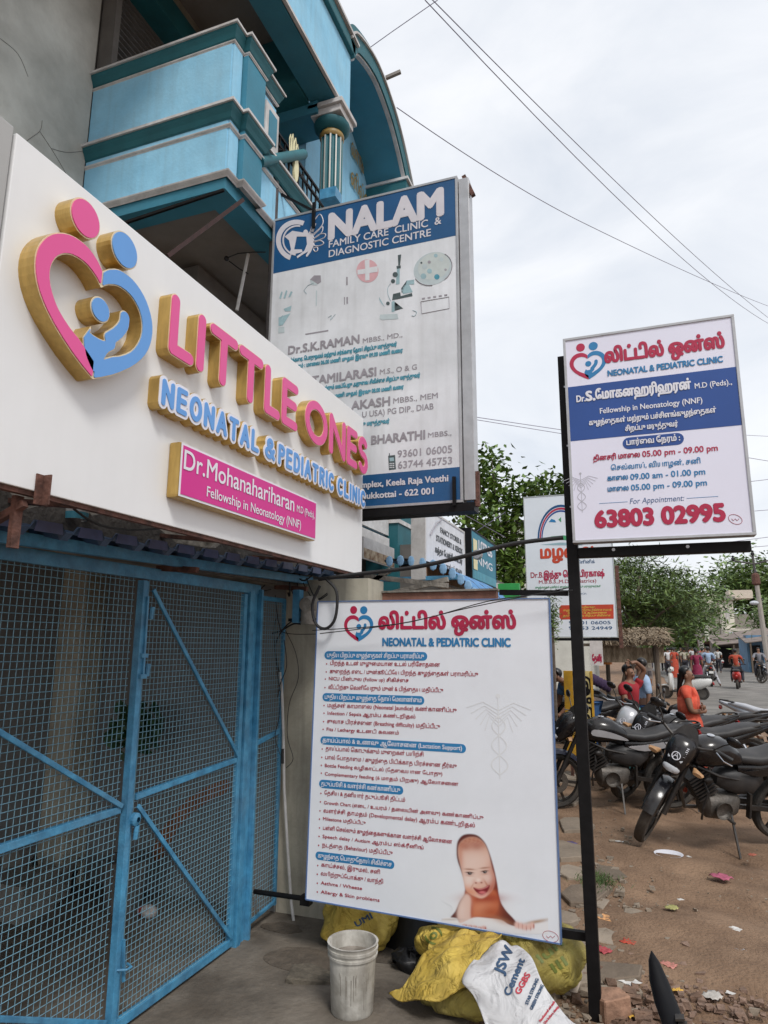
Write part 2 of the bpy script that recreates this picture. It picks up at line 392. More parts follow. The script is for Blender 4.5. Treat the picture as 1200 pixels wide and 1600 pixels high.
def stroke_layout(s, h, gap, space, sx=1.):
    """polylines of a word and its width, capital height h"""
    x = 0; out = []
    for ch in s:
        if ch == ' ': x += space; continue
        wd, pls = GL[ch]; out.append((ch, x, wd*h*sx, [[(x+a*h*sx, b*h) for a, b in pl] for pl in pls])); x += wd*h*sx+gap
    return out, x-gap
# ================================================================== materials in use
M = {}
M['dirt'] = mat('dirt', (.165, .096, .055), .95, .22, 2.2, .9, 45, col2=(.29, .185, .115), lo=.3, hi=.7, detail=12)
M['concrete'] = mat('concrete floor', (.085, .07, .055), .85, .25, 2.6, .5, 30, col2=(.19, .165, .135), detail=11, grime=.8)
M['plaster'] = mat('grey plaster', (.47, .47, .43), .9, .1, 1.7, .25, 14, col2=(.62, .62, .57), detail=10, grime=.22)
M['beige'] = mat('beige wall paint', (.44, .41, .33), .85, .07, 3, .15, 25, grime=.5, streak=.5)
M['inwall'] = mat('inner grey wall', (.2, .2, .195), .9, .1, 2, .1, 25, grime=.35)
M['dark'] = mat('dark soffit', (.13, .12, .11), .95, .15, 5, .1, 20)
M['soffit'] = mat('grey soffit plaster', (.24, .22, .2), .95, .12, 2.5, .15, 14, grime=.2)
M['lblue'] = mat('light blue wall paint', (.26, .58, .8), .75, .07, 2.2, .12, 40, col2=(.32, .65, .86), grime=.2, streak=.16)
M['teal'] = mat('dark teal paint', (.012, .115, .14), .6, .15, 4, .08, 40)
M['teal2'] = mat('mid teal paint', (.04, .21, .3), .65, .1, 3, .08, 40, grime=.1)
M['trimw'] = mat('greyish white trim paint', (.6, .59, .58), .7, .08, 12, .1, 60, grime=.5)
M['gate'] = mat('blue gate paint', (.045, .23, .42), .45, .2, 14, .14, 90, col2=(.075, .31, .52), grime=.35)
M['wire'] = mat('weathered wire', (.17, .33, .42), .5, .2, 20, metal=.3)
M['awn'] = mat('blue roofing sheet', (.035, .08, .17), .45, .2, 6, .05, grime=.25)
M['rust'] = mat('rusty steel', (.08, .035, .025), .8, .35, 22, .3, 80, col2=(.16, .07, .05))
M['rough'] = mat('rough broken concrete', (.2, .185, .16), .95, .2, 7, .9, 18, col2=(.38, .35, .31), detail=10, grime=.5)
M['white'] = mat('cream white panel', (.775, .785, .79), .35, .02, 1.5, .03, 8, streak=.02, grime=.03)
M['gpanel'] = mat('grey composite panel', (.38, .38, .37), .4, .04, 2)
M['gold'] = mat('brushed gold', (.5, .33, .1), .34, .1, 30, .03, 120, metal=.6, stretch=(2, 2, .4))
M['goldlt'] = mat('pale gold edge', (.75, .6, .38), .35, .1, 20, metal=.3)
M['pink'] = mat('pink acrylic', (.74, .085, .3), .35, .02, 3)
M['magenta'] = mat('magenta acrylic', (.62, .02, .25), .4, .02, 3)
M['ablue'] = mat('blue acrylic', (.115, .32, .7), .35, .02, 3)
M['awhite'] = mat('white acrylic', (.74, .74, .8), .35, .02, 3)
M['flex'] = mat('white flex banner', (.74, .77, .82), .42, .03, 2.5, .04, 260, grime=.05)
M['flex2'] = mat('aged white flex banner', (.64, .66, .69), .4, .05, 1.6, .08, 200, col2=(.78, .8, .84), grime=.14, streak=.14)
M['flexl'] = mat('lilac white flex banner', (.74, .74, .86), .42, .02, 2.5, .03, 260)
M['nblue'] = mat('printed deep blue', (.008, .075, .2), .4, .12, 3, .08, 200)
M['rblue'] = mat('printed royal blue', (.015, .065, .27), .4, .06, 3)
M['pblue'] = mat('printed clear blue', (.02, .19, .42), .45, .05, 3)
M['pred'] = mat('printed crimson', (.42, .012, .06), .45, .05, 3)
M['pmar'] = mat('printed maroon', (.36, .025, .05), .5, .08, 6)
M['pgrey'] = mat('faded grey print', (.3, .28, .31), .5, .12, 10)
M['pgrey2'] = mat('faint grey print', (.45, .45, .5), .5, .05, 10)
M['pteal'] = mat('faded teal print', (.07, .3, .4), .5, .15, 10)
M['alu'] = mat('aluminium frame', (.45, .45, .46), .35, .08, 12, metal=.5, grime=.25)
M['black'] = mat('black painted steel', (.006, .0055, .006), .55, .3, 20, .05, spec=.2)
M['pipe'] = mat('dark grey pipe', (.05, .045, .05), .6, .3, 16, .1, grime=.4)
M['cable'] = mat('black cable', (.012, .012, .013), .6, .2, 20)
M['asphalt'] = mat('asphalt', (.15, .14, .128), .92, .15, 1.2, .3, 70, col2=(.22, .205, .185), detail=10)
M['cream'] = mat('yellow cream paint', (.72, .68, .42), .5, .05, 8)

def ev(**k): return k
# ================================================================== ground
def ground():
    def ax(a, b, c, d, n):
        near = list(np.linspace(b, c, n)); lo = [b-(b-a)*(k/14)**3 for k in range(14, 0, -1)]; hi = [c+(d-c)*(k/14)**3 for k in range(1, 15)]
        return lo+near+hi
    xs = ax(-400, -1.2, 4.5, 400, 150); ys = ax(-30, 2.4, 12.5, 900, 220)
    X, Y = np.meshgrid(xs, ys); Z = np.zeros_like(X); rs = np.random.RandomState(3)
    near = np.clip((X+.6)/.5, 0, 1)*np.clip((6-X)/2, 0, 1)*np.clip((15-Y)/3, 0, 1)
    for k in range(46):
        a = rs.uniform(0, 6.28); fr = 2**rs.uniform(0, 4.6); ph = rs.uniform(0, 6.28)
        Z += .011/fr**.62*np.sin(fr*(X*math.cos(a)+Y*math.sin(a))+ph)
    Z = Z*near-.006
    nx = len(xs); v = np.stack([X, Y, Z], -1).reshape(-1, 3).tolist()
    f = [(j*nx+i, j*nx+i+1, (j+1)*nx+i+1, (j+1)*nx+i) for j in range(len(ys)-1) for i in range(nx-1)]
    mb = MB(); mb.add(v, f); o = mb.build('ground', M['dirt'], smooth=True, kind='structure'); return o
ground()
# asphalt road (left edge wavers), with its sheet just above the dirt
ed = smoothpoly([(1.2, 17.5), (1.15, 20), (1.25, 26), (1.3, 35), (.6, 60), (-3, 120), (-12, 260)], 8, False)
mb = MB(); rv = []
for i, (x, y) in enumerate(ed): rv += [(x+random.uniform(-.1, .1), y, .006), (9.3+(0 if y < 60 else -(y-60)*.015)+(0 if y > 22 else 8), y, .006)]
mb.add(rv, [(2*i, 2*i+1, 2*i+3, 2*i+2) for i in range(len(ed)-1)]); mb.build('road', M['asphalt'], kind='structure')
# concrete apron in front of the gate
ap = [(-8, 0), (-.95, 0), (-.9, 2), (-.98, 3), (-.86, 3.5), (-.95, 4.1), (-1.1, 4.6), (-1.5, 5.2), (-2.5, 5.6), (-8, 5.6)]
mb = MB().prism(smoothpoly(ap[1:9], 4, False)+[(-8, 5.6), (-8, 0)], (0, 0, -.05), (1, 0, 0), (0, 1, 0), (0, 0, 1), .062)
mb.build('floor', M['concrete'], kind='structure')

# ================================================================== the blue building
B = thing('apartment_building', 'light blue and teal building with moulded balcony parapet over the clinic gate', 'building', (-4, 6, 0))
# near neighbour: plain grey wall
W = thing('plaster_building', 'plain grey cement plastered building wall left of the blue balcony', 'building', (-4.2, 1, 0))
MB().box(-6, -3.95, -3, 3.64, 2.9, 13).build('wall', M['plaster'], W)
ck = mat('hairline crack', (.2, .2, .19), 1, .1)
for pts in ([(18, 250), (40, 222), (62, 205), (66, 188)], [(62, 205), (80, 232), (98, 262), (118, 300)], [(80, 232), (104, 238), (130, 236)], [(0, 60), (28, 84), (44, 120)]):
    MB().tube([onX(x, y, -3.948) for x, y in smoothpoly(pts, 4, False)], .002, 4).build('crack', ck, W)

def P(name, m, x0, x1, y0, y1, z0, z1, bevel=0.): return MB().box(x0, x1, y0, y1, z0, z1).build(name, M[m] if isinstance(m, str) else m, B, bevel=bevel)
XO = -2.58; YB = 3.65
# parapet mass: corner pier then set back panels
P('parapet', 'lblue', -3.95, XO-.03, YB, YB+.13, 5.13, 6.36)
P('parapet_pier', 'lblue', XO-.5, XO-.012, YB+.005, YB+.12, 5.13, 6.36)
P('pilaster', 'teal2', XO-.35, XO+.03, YB+.135, YB+.40, 5.13, 6.36)
P('parapet', 'lblue', XO-.3, XO-.02, YB+.41, YB+.66, 5.13, 6.2)
P('lower_parapet', 'lblue', XO-.25, XO-.02, YB+.665, 7.95, 5.13, 5.55)
P('inset_panel', 'trimw', XO-.02, XO+.012, YB+.45, YB+.66, 5.74, 6.12)
P('inset_panel', 'teal2', XO+.012, XO+.02, YB+.5, YB+.62, 5.8, 6.06)
def mould(z0, z1, out, m, name='moulding', wt=.028, top=True):
    """cornice round the corner: cove profile, with white line on top"""
    prof = [(0, z0), (out*.25, z0+.01), (out*.55, z0+(z1-z0)*.45), (out*.9, z0+(z1-z0)*.75), (out, z1)]
    path = [(-3.97, YB, 0, -1), (XO-.01, YB, 1, -1), (XO-.01, YB+.135, 1, -1), (XO+.035, YB+.135, 1, -1), (XO+.035, YB+.405, 1, 1), (XO-.015, YB+.405, 1, 1), (XO-.015, YB+.67, 1, 1)]
    if name == 'long_moulding': path[-1] = (XO-.015, 7.95, 1, 1)
    vs = []; fs = []; k = len(prof)+1
    for (x, y, ax, ay) in path:
        ins = (ax, ay) in ((1, -1),) and False
        for d, z in prof+[(-.1, z1)]: vs.append((x+ax*d, y+ay*d, z))
    for i in range(len(path)-1):
        for j in range(k-1): fs.append((i*k+j, i*k+j+1, (i+1)*k+j+1, (i+1)*k+j))
    fs += [tuple(range(k)), tuple(range((len(path)-1)*k, len(path)*k))]
    MB().add(vs, fs).build('moulding', M[m], B)
    if top:
        vs = []
        for (x, y, ax, ay) in path:
            for d, z in ((-.1, z1+.002), (out+.014, z1+.002), (out+.014, z1+wt), (-.1, z1+wt)): vs.append((x+ax*d, y+ay*d, z))
        fs = [(i*4+j, i*4+(j+1) % 4, (i+1)*4+(j+1) % 4, (i+1)*4+j) for i in range(len(path)-1) for j in range(4)]+[(0, 1, 2, 3), tuple(range(len(vs)-4, len(vs)))]
        MB().add(vs, fs).build('trim_line', M['trimw'], B)
mould(6.265, 6.36, .04, 'teal', wt=.022); mould(6.235, 6.256, .01, 'trimw', top=False)
mould(5.565, 5.665, .05, 'teal', 'long_moulding', wt=.024); mould(5.495, 5.52, .016, 'trimw', 'long_moulding', top=False)
mould(5.085, 5.125, .03, 'trimw', 'long_moulding', top=False)
P('edge_beam', 'teal2', XO-.24, XO-.03, YB+.2, 7.9, 5.0, 5.128); P('edge_beam', 'teal2', -3.95, XO-.03, YB+.01, YB+.2, 5.0, 5.128)
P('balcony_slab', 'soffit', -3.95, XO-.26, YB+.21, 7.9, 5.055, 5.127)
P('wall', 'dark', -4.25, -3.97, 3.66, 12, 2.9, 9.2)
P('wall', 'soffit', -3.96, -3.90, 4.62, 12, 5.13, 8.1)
# rolling shutter behind the parapet: slats one by one
sl = MB().prism([(0, 0), (.05, .012), (.045, .03), (0, .05)], (0, 0, 0), (1, 0, 0), (0, 0, 1), (0, 1, 0), 1.25).build('slat', mat('grey shutter slat', (.2, .19, .18), .5, .1, 9, metal=.4), B, local=True)
sl.location = (0.06, -2.33, 6.05); 
for k in range(1, 22):
    c = sl.copy(); COL.objects.link(c); c.location.z = 6.05+.062*k
P('shutter_frame', 'dark', -3.95, -3.8, 3.66, 3.72, 6.0, 7.5); P('lintel', 'teal', -3.95, -3.68, 3.66, 9, 7.38, 7.62); P('lintel_wall', 'beige', -3.95, -3.8, 3.66, 9, 7.62, 7.9)
# second floor slab, its fascia and dark beams
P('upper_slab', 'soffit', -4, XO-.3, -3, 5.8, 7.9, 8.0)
P('upper_beam', 'teal2', XO-.29, XO-.012, -3, 5.79, 7.33, 7.36)
P('upper_fascia', 'lblue', XO-.29, XO, -3, 5.8, 7.362, 8.14)
P('trim_line', 'trimw', XO-.02, XO+.02, -3, 5.81, 7.33, 7.36)
P('upper_moulding', 'teal', XO-.29, XO+.05, -3, 5.84, 8.142, 8.30, .02); P('trim_line', 'trimw', XO-.29, XO+.08, -3, 5.87, 8.302, 8.335); P('upper_moulding', 'teal', XO-.29, XO+.03, -3, 5.8, 8.337, 8.48, .02)
P('cross_beam', 'teal', -3.9, XO-.3, 5.12, 5.42, 7.3, 7.89); P('cross_beam', 'teal2', -3.9, XO-.2, 5.42, 5.78, 7.18, 7.32)
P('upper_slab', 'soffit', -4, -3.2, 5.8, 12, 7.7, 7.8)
# fluted column
cx, cy = XO-.12, 5.62
mb = MB(); prof = []
for k in range(48):
    a = 2*math.pi*k/48; rr = .118 if (k//2) % 2 else .102; prof.append((cx+rr*math.cos(a), cy+rr*math.sin(a)))
vs = [(x, y, 5.55) for x, y in prof]+[(x, y, 6.97) for x, y in prof]
col_l = mat('column light fillet', (.62, .62, .58), .6, .05, 5); 
mb.cur = 0; mb.add(vs, []); mb.f = [(i, (i+1) % 48, 48+(i+1) % 48, 48+i) for i in range(48)]; mb.mi = [1 if (i//2) % 2 == 1 and i % 2 == 0 else 0 for i in range(48)]
mb.build('column_shaft', [M['teal'], col_l], B)
MB().lathe([(.115, 6.96), (.13, 6.98), (.13, 7.01), (.12, 7.03)], (cx, cy, 0), n=32).build('column_neck', mat('dull gilt band', (.3, .2, .06), .5, .2, 20), B, smooth=True)
MB().lathe([(.1, 7.03), (.15, 7.045), (.185, 7.09), (.19, 7.13), (.1, 7.16)], (cx, cy, 0), n=32).build('column_ring', M['teal'], B, smooth=True)
MB().box(cx-.17, cx+.17, cy-.17, cy+.17, 7.16, 7.235).box(cx-.2, cx+.2, cy-.2, cy+.2, 7.237, 7.29).build('column_abacus', M['trimw'], B, bevel=.008)
# arched hood: stepped teal edge, deep intrados, wall with gilt letters inside
ar = smoothpoly([(5.82, 8.1), (5.97, 8.3), (6.5, 8.46), (7.0, 8.36), (7.3, 8.19), (7.52, 8.0), (7.68, 7.84)], 6, False)
def hood(name, o0, o1, x0, x1, m):
    vs = []; n = len(ar); ce = np.array([6.6, 7.2])
    for (y, z) in ar:
        d = np.array([y, z])-ce; d = d/np.linalg.norm(d)
        for x, o in ((x0, o0), (x1, o0), (x1, o1), (x0, o1)): vs.append((x, y+d[0]*o, z+d[1]*o))
    MB().add(vs, [(i*4+j, i*4+(j+1) % 4, i*4+4+(j+1) % 4, i*4+4+j) for i in range(n-1) for j in range(4)]+[(0, 1, 2, 3), tuple(range(4*n-4, 4*n))]).build(name, M[m], B)
hood('arch_intrados', -.002, .1, -3.6, XO-.02, 'teal2'); hood('arch_trim', .0, .02, XO-.018, XO+.03, 'trimw'); hood('arch_band', .022, .2, XO-.018, XO+.05, 'teal'); hood('arch_trim', .202, .225, XO-.018, XO+.075, 'trimw'); hood('arch_band', .227, .30, XO-.2, XO+.04, 'teal')
P('arch_wall', 'lblue', -3.4, -3.1, 5.8, 8.05, 5.3, 8.5)
P('spring_cap', 'teal', -3.4, XO+.06, 7.56, 8.02, 7.72, 7.86); P('trim_line', 'trimw', -3.4, XO+.09, 7.54, 8.05, 7.862, 7.90)
P('far_pier', 'lblue', -3.4, XO, 7.62, 7.97, 4.0, 7.72); P('far_wall', 'lblue', -3.6, -3.3, 8.3, 10, 3.0, 9)
fg = Face('X', -3.098, (400, 0, 3.75))
gl = mat('gilt letters', (.45, .3, .08), .4, .1, 20, metal=.4)
text3('வளாக', (-3.098, 7.0, 7.98), (0, 1, 0), (0, 0, 1), (1, 0, 0), .42, .2, gl, B, bold=.03, eps=.02)
text3('னில்ல', (-3.098, 7.0, 7.55), (0, 1, 0), (0, 0, 1), (1, 0, 0), .62, .2, gl, B, bold=.03, eps=.02)
# black wrought railing with cream leaf motif
rl = []
for z in (5.78, 5.98, 6.08): rl.append(MB().bar((XO-.06, YB+.67, z), (XO-.06, 7.85, z), .022).build('rail', M['black'], B))
for k in range(40): MB().bar((XO-.06, YB+.72+k*.088, 5.70), (XO-.06, YB+.72+k*.088, 6.08), .012).build('baluster', M['black'], B)
for k in range(9):
    y = YB+.85+k*.36
    MB().tube([(XO-.045, y+.1*math.cos(a/10*6.28), 5.87+.08*math.sin(a/10*6.28)) for a in range(11)], .006, 5).build('scroll', M['black'], B)
MB().loft([(-.013, 0, -.14, .02, .004), (-.01, 0, 0, .04, .13), (.012, 0, 0, .035, .12)], 12)
mb = MB().prism(smoothpoly([(0, -.14), (.035, -.08), (.04, .03), (.02, .1), (0, .12), (-.025, .1), (-.035, 0), (-.03, -.08)], 3), (XO+.0, 4.62, 5.86), (0, 1, 0), (0, 0, 1), (1, 0, 0), .025)
mb.build('leaf_motif', M['cream'], B, bevel=.004)
for dy, h in ((-.07, .2), (-.03, .25), (.02, .25), (.06, .2)):
    MB().tube([(XO, 4.6+dy, 5.97), (XO, 4.59+dy, 5.97+h*.6), (XO, 4.605+dy, 6.0+h*.7), (XO, 4.625+dy, 5.97+h*.6), (XO, 4.62+dy, 5.97)], .006, 5).build('leaf_outline', M['cream'], B)
# lower storeys seen under and right of the tall sign
def Q(name, m, x, a, b, t=.12): 
    p, q = onX(*a, x), onX(*b, x); return P(name, m, x-t, x, min(p.y, q.y), max(p.y, q.y), min(p.z, q.z), max(p.z, q.z))
p1 = onX(618, 800, XO).y; p2 = onX(657, 800, XO).y
P('teal_pier', 'teal', -2.95, XO+.03, p1, p2, 0, 5.1); P('pier_band', 'trimw', -2.96, XO+.045, p1-.02, p2+.02, 3.15, 3.2); P('pier_band', 'trimw', -2.96, XO+.045, p1-.02, p2+.02, 3.72, 3.77)
P('shop_wall', 'lblue', -3.2, -2.7, 5.9, p1-.01, 3.0, 5.05); P('shop_wall', 'trimw', -2.69, -2.66, 5.8, p1-.015, 3.0, 3.42); P('cream_band', 'trimw', -2.655, -2.62, 5.7, p1-.1, 2.75, 2.95)
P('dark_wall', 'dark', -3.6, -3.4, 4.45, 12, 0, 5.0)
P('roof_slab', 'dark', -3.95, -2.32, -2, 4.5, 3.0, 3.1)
P('roof_pipe', 'pipe', -4.3, -4.2, 10, 10.1, 9, 9.4)
MB().bar(onY(603, 122, 8.6), onY(626, 112, 8.6), .05).build('drain_spout', M['soffit'], B)
MB().box(-3.4, -3.0, 8.6, 9.2, 7.9, 8.75).build('roof_tank_wall', mat('pale pink wall', (.6, .5, .5), .8), B)
# slanting rusty strut, thin pipe stub and wires under the balcony
S = thing('steel_strut', 'dark red steel strut slanting up to the balcony underside above the white sign', 'strut', (-3.2, 4, 4))
MB().bar(onZ(380, 312, 4.97), onZ(262, 400, 4.2), .016, .026).build('angle_bar', mat('dark red oxide steel', (.035, .012, .01), .7, .3, 20), S); MB().bar(onZ(350, 297, 4.985), onZ(190, 350, 4.8), .02, .02).build('angle_bar', M['black'], S)
S = thing('plastic_conduit', 'pale thin conduit hanging in front of the dark soffit beside the tall sign', 'pipe', (-2.9, 4.6, 4.5))
MB().tube([onY(388, 397, 4.45), onY(370, 485, 4.42)], .014, 8).build('conduit_tube', M['trimw'], S)
MB().tube([onY(*p, 4.44) for p in ((352, 404), (372, 396), (395, 394), (415, 394))], .005, 5).tube([onY(*p, 4.44) for p in ((358, 408), (374, 420), (388, 428))], .005, 5).ball(tuple(onY(354, 404, 4.44)), .022, n=8, m_=5).build('wire_end', M['cable'], S, smooth=True)

# ================================================================== shop front below: room behind the gate
C = thing('ground_floor_shop', 'concrete ground floor shop bay behind the blue mesh gate', 'shop')
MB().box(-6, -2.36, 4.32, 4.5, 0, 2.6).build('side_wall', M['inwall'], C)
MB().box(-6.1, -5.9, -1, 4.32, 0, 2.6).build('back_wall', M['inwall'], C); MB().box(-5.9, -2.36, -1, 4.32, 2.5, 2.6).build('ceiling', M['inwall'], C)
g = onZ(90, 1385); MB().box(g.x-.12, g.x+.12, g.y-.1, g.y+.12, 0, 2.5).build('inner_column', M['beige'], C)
MB().box(-2.55, -2.38, -1, 4.5, 2.16, 2.98).build('lintel', M['rough'], C)
MB().box(-2.355, -1.72, 4.32, 4.62, 0, 2.2).build('end_wall', M['beige'], C)
mb = MB(); rs = np.random.RandomState(5)
pr_ = [(1.0+.1*k, 2.36+.13*rs.rand()+.06*math.sin(k*.9)) for k in range(36)]
mb.prism([(1.0, 2.15)]+pr_+[(4.5, 2.15)], (-2.38, 0, 0), (0, 1, 0), (0, 0, 1), (1, 0, 0), .07).build('broken_render', M['rough'], C)
pr_ = [(1.0+.12*k, 2.27+.1*rs.rand()) for k in range(30)]
MB().prism([(1.0, 2.15)]+pr_+[(4.48, 2.15)], (-2.31, 0, 0), (0, 1, 0), (0, 0, 1), (1, 0, 0), .05).build('broken_render', mat('torn cement sheet', (.12, .11, .1), .95, .3, 9, .8, 25), C)
band = smoothpoly([(238, 1330), (262, 1283), (300, 1243), (352, 1218), (356, 1236), (310, 1262), (280, 1292), (250, 1345)], 4)
MB().prism([((onY(x, y, 4.315)).x, (onY(x, y, 4.315)).z) for x, y in band], (0, 4.318, 0), (1, 0, 0), (0, 0, 1), (0, -1, 0), .004).build('painted_stripe', mat('brown painted stripe', (.26, .1, .04), .8, .2, 12), C)
MB().box(-5.88, -5.8, 1.8, 3.4, 1.75, 2.1).build('red_signboard', mat('red brown board', (.2, .035, .02), .7, .2), C)
MB().box(-5.88, -5.84, -.8, 1.3, .0, 2.0).build('dark_door', M['dark'], C)
for i, (px, py, s_, c, lab) in enumerate([(20, 1415, .2, (.2, .19, .17), 'open grey carton on the floor behind the gate, at the left edge'), (58, 1395, .17, (.28, .26, .23), 'pale carton behind the gate beside the inner column'), (86, 1380, .12, (.03, .03, .03), 'black small box stacked near the inner column behind the gate')]):
    g = onZ(px, py+15); t = thing('carton', lab, 'box', (g.x, g.y, .012), .3*i)
    MB().box(-s_, s_, -s_*.7, s_*.7, 0, s_*1.1).build('carton_body', mat('carton %d' % i, c, .8), t, local=True, bevel=.004)
    MB().obox((s_*1.2, 0, s_*1.1), (s_*.25, 0, .08), (0, s_*.6, 0), (0, 0, .003)).build('carton_flap', mat('carton %d' % i, c), t, local=True); MB().obox((-s_*1.15, 0, s_*1.15), (-s_*.2, 0, .1), (0, s_*.6, 0), (0, 0, .003)).build('carton_flap', mat('carton %d' % i, c), t, local=True)
g = onZ(232, 1438); t = thing('paper_bag', 'crumpled red and white bag on the floor behind the gate', 'bag', (g.x, g.y, .012))
MB().ball((0, 0, .04), .06, .045, .04, 10, 6).build('bag_body', mat('white crumpled bag', (.5, .45, .42), .7, .2, 14, .5, 20), t, local=True); MB().ball((-.07, .02, .03), .035, .03, .03, 8, 5).build('bag_end', mat('red crumpled bag', (.35, .06, .03), .7, .2, 14), t, local=True)
for px, py, s_, lab in ((225, 1130, .28, 'green leafy pot plant seen through the gate behind the middle post'), ): 
    g = onZ(200, 1330); t = thing('potted_plant', lab, 'plant', (-3.33, 4.0, .012)); mb = MB()
    for k in range(240):
        d = Vector(np.random.normal(size=3)).normalized()*random.uniform(.02, .2); c = Vector((0, 0, 1.15))+d; u_ = Vector(np.random.normal(size=3)).normalized()*.05; v_ = u_.orthogonal().normalized()*.025
        mb.add([c-u_, c+v_, c+u_, c-v_], [(0, 1, 2, 3)])
    mb.build('foliage', mat('dim green leaves', (.015, .05, .015), .6, .4, 9), t, local=True, kind='stuff'); MB().tube([(0, 0, .3), (.02, 0, 1.1)], .015, 6).build('stem', M['dark'], t, local=True); MB().lathe([(.11, 0), (.16, .32), (.14, .32), (.1, .02)], n=16).build('pot', M['dark'], t, local=True)

# ---- corrugated blue awning sheet over the gate
A = thing('sheet_awning', 'dark blue corrugated sheet awning above the blue gate under the white sign', 'awning', (-2.2, 2.8, 2.2))
vs = []; y = .8; i = 0; prof = [(0, 0), (.13, 0), (.15, -.028), (.19, -.028), (.21, 0)]; cols = []
while y < 4.38:
    for dy, dz in prof[:-1]: cols.append((y+dy, dz))
    y += .21
for (yy, dz) in cols:
    zz = 2.165+(yy-1.7)*.032
    for x_, z_ in ((-2.36, zz+.065), (-2.1, zz+.005), (-2.075, zz+.03), (-2.07, zz+.026), (-2.1, zz-.002), (-2.36, zz+.058)): vs.append((x_+random.uniform(-.003, .003), yy, z_+dz))
n = len(cols); MB().add(vs, [(i*6+j, i*6+(j+1) % 6, i*6+6+(j+1) % 6, i*6+6+j) for i in range(n-1) for j in range(6)]+[(0, 1, 2, 3, 4, 5)]).build('corrugated_sheet', M['awn'], A)
ls = mat('lilac blue sheet edge', (.075, .1, .22), .5, .15, 12, grime=.3)
for k, yy in enumerate(np.arange(.8, 4.3, .21)):
    zz = 2.165+(yy-1.7)*.032
    MB().prism([(0, -.012), (.135, -.008), (.128, .034), (.012, .03)], (-2.073, yy, zz), (0, 1, 0), (0, 0, 1), (1, 0, 0), .004).build('sheet_lip', ls, A)
MB().bar((-2.2, .8, 2.115), (-2.2, 4.4, 2.2), .035, .05).build('purlin', M['gate'], A)
for y in (1.62, 2.9, 4.15): MB().bar((-2.35, y, 2.14), (-2.1, y, 2.12), .03).build('awning_bracket', M['rust'], A)

# ---- gate
G = thing('mesh_gate', 'blue double leaf steel gate filled with square wire mesh', 'gate', (-2.33, 2.75, 0))
def gb(name, y0, z0, y1, z1, wd=.035, x=-2.33, d=.03): return MB().bar((x, y0, z0), (x, y1, z1), d, wd, up=(0, -(z1-z0), (y1-y0)) if abs(z1-z0) > .01 else (0, 0, 1)).build(name, M['gate'], G, bevel=.003)
gb('top_frame', .6, 2.10, 3.9, 2.10, .06); gb('bottom_frame', .6, .05, 3.74, .05, .04)
gb('gate_post', 3.785, .0, 3.785, 2.08, .05, -2.33, .05); gb('gate_post', 3.845, .0, 3.845, 2.08, .05, -2.345, .05); gb('gate_post', 3.885, 0, 3.885, 2.1, .022, -2.31, .04)
gb('leaf_stile', 3.725, .06, 3.725, 2.06, .035); gb('leaf_stile', 2.792, .06, 2.792, 2.06, .028, -2.335); gb('leaf_stile', 2.752, .06, 2.752, 2.06, .03, -2.315, .04); gb('leaf_stile', 2.772, .06, 2.772, 2.06, .01, -2.345)
gb('mid_rail', .6, .965, 2.72, .985, .032); gb('mid_rail', 2.82, 1.02, 3.70, 1.06, .028)
gb('brace', 1.0, 2.0, 2.72, 1.0, .022, -2.312, .012); gb('brace', 1.0, .93, 2.72, .1, .022, -2.312, .012)
gb('brace', 2.83, 2.02, 3.7, 1.09, .022, -2.312, .012); gb('brace', 2.83, .98, 3.71, .09, .022, -2.312, .012)
def wires(y0, y1, z0, z1, st, first=None):
    """every wire its own part; vertical wires woven past the horizontal ones"""
    r = .0017
    def wire(pts): return MB().tube(pts, r, 4, False)
    zs = np.arange(z0, z1, st); ys = np.arange(y0, y1, st)
    a = wire([(0, 0, z0), (0, 0, z1)]).build('wire', M['wire'], G, local=True); a.location = (0, ys[0]-2.75, 0)
    for y in ys[1:]: c = a.copy(); COL.objects.link(c); c.location = (random.uniform(-.001, .001), y-2.75+random.uniform(-.0015, .0015), 0); c.rotation_euler = (random.uniform(-.0012, .0012), 0, 0)
    b = wire([(0, y0-2.75, 0), (0, y1-2.75, 0)]).build('wire', M['wire'], G, local=True); b.location = (.0035, 0, zs[0])
    for z in zs[1:]: c = b.copy(); COL.objects.link(c); c.location = (.0035, 0, z+random.uniform(-.0015, .0015))
wires(.62, 2.71, .07, 2.07, .0315); wires(2.82, 3.71, .07, 2.07, .029)
for z in (1.62, .87, 1.9): MB().tube([(-2.29, 2.80, z-.03), (-2.285, 2.80, z+.03)], .012, 8).build('hinge', M['gate'], G)
MB().bar((-2.29, 2.765, 1.98), (-2.29, 2.77, 1.6), .012).build('drop_bolt', M['gate'], G); MB().box(-2.305, -2.28, 2.745, 2.79, 1.58, 1.6).box(-2.305, -2.28, 2.745, 2.79, 1.68, 1.7).build('bolt_guide', M['gate'], G)
MB().bar((-2.29, 2.79, .24), (-2.29, 2.77, .42), .012).tube([(-2.3, 2.75, .3), (-2.26, 2.77, .3), (-2.26, 2.8, .3), (-2.3, 2.82, .3)], .006, 6).build('lower_bolt', M['gate'], G)
MB().lathe([(0, .0), (.03, 0), (.03, .02), (.012, .03)], (-2.3, 2.79, .93), 'x', 12).build('lock_boss', M['gate'], G)
Gp = G; G = thing('mesh_side_panel', 'narrow blue framed wire mesh panel between gate post and beige wall', 'gate', (-2.33, 2.75, 0))
gb('panel_stile', 4.25, .08, 4.25, 2.06, .025, -2.33, .02); gb('panel_rail', 3.9, .08, 4.25, .1, .02, -2.33, .02); gb('panel_rail', 3.9, 1.12, 4.25, 1.17, .03, -2.33, .02); gb('panel_rail', 3.9, 2.05, 4.25, 2.05, .03, -2.33, .02)
wires(3.91, 4.24, .1, 2.04, .03)

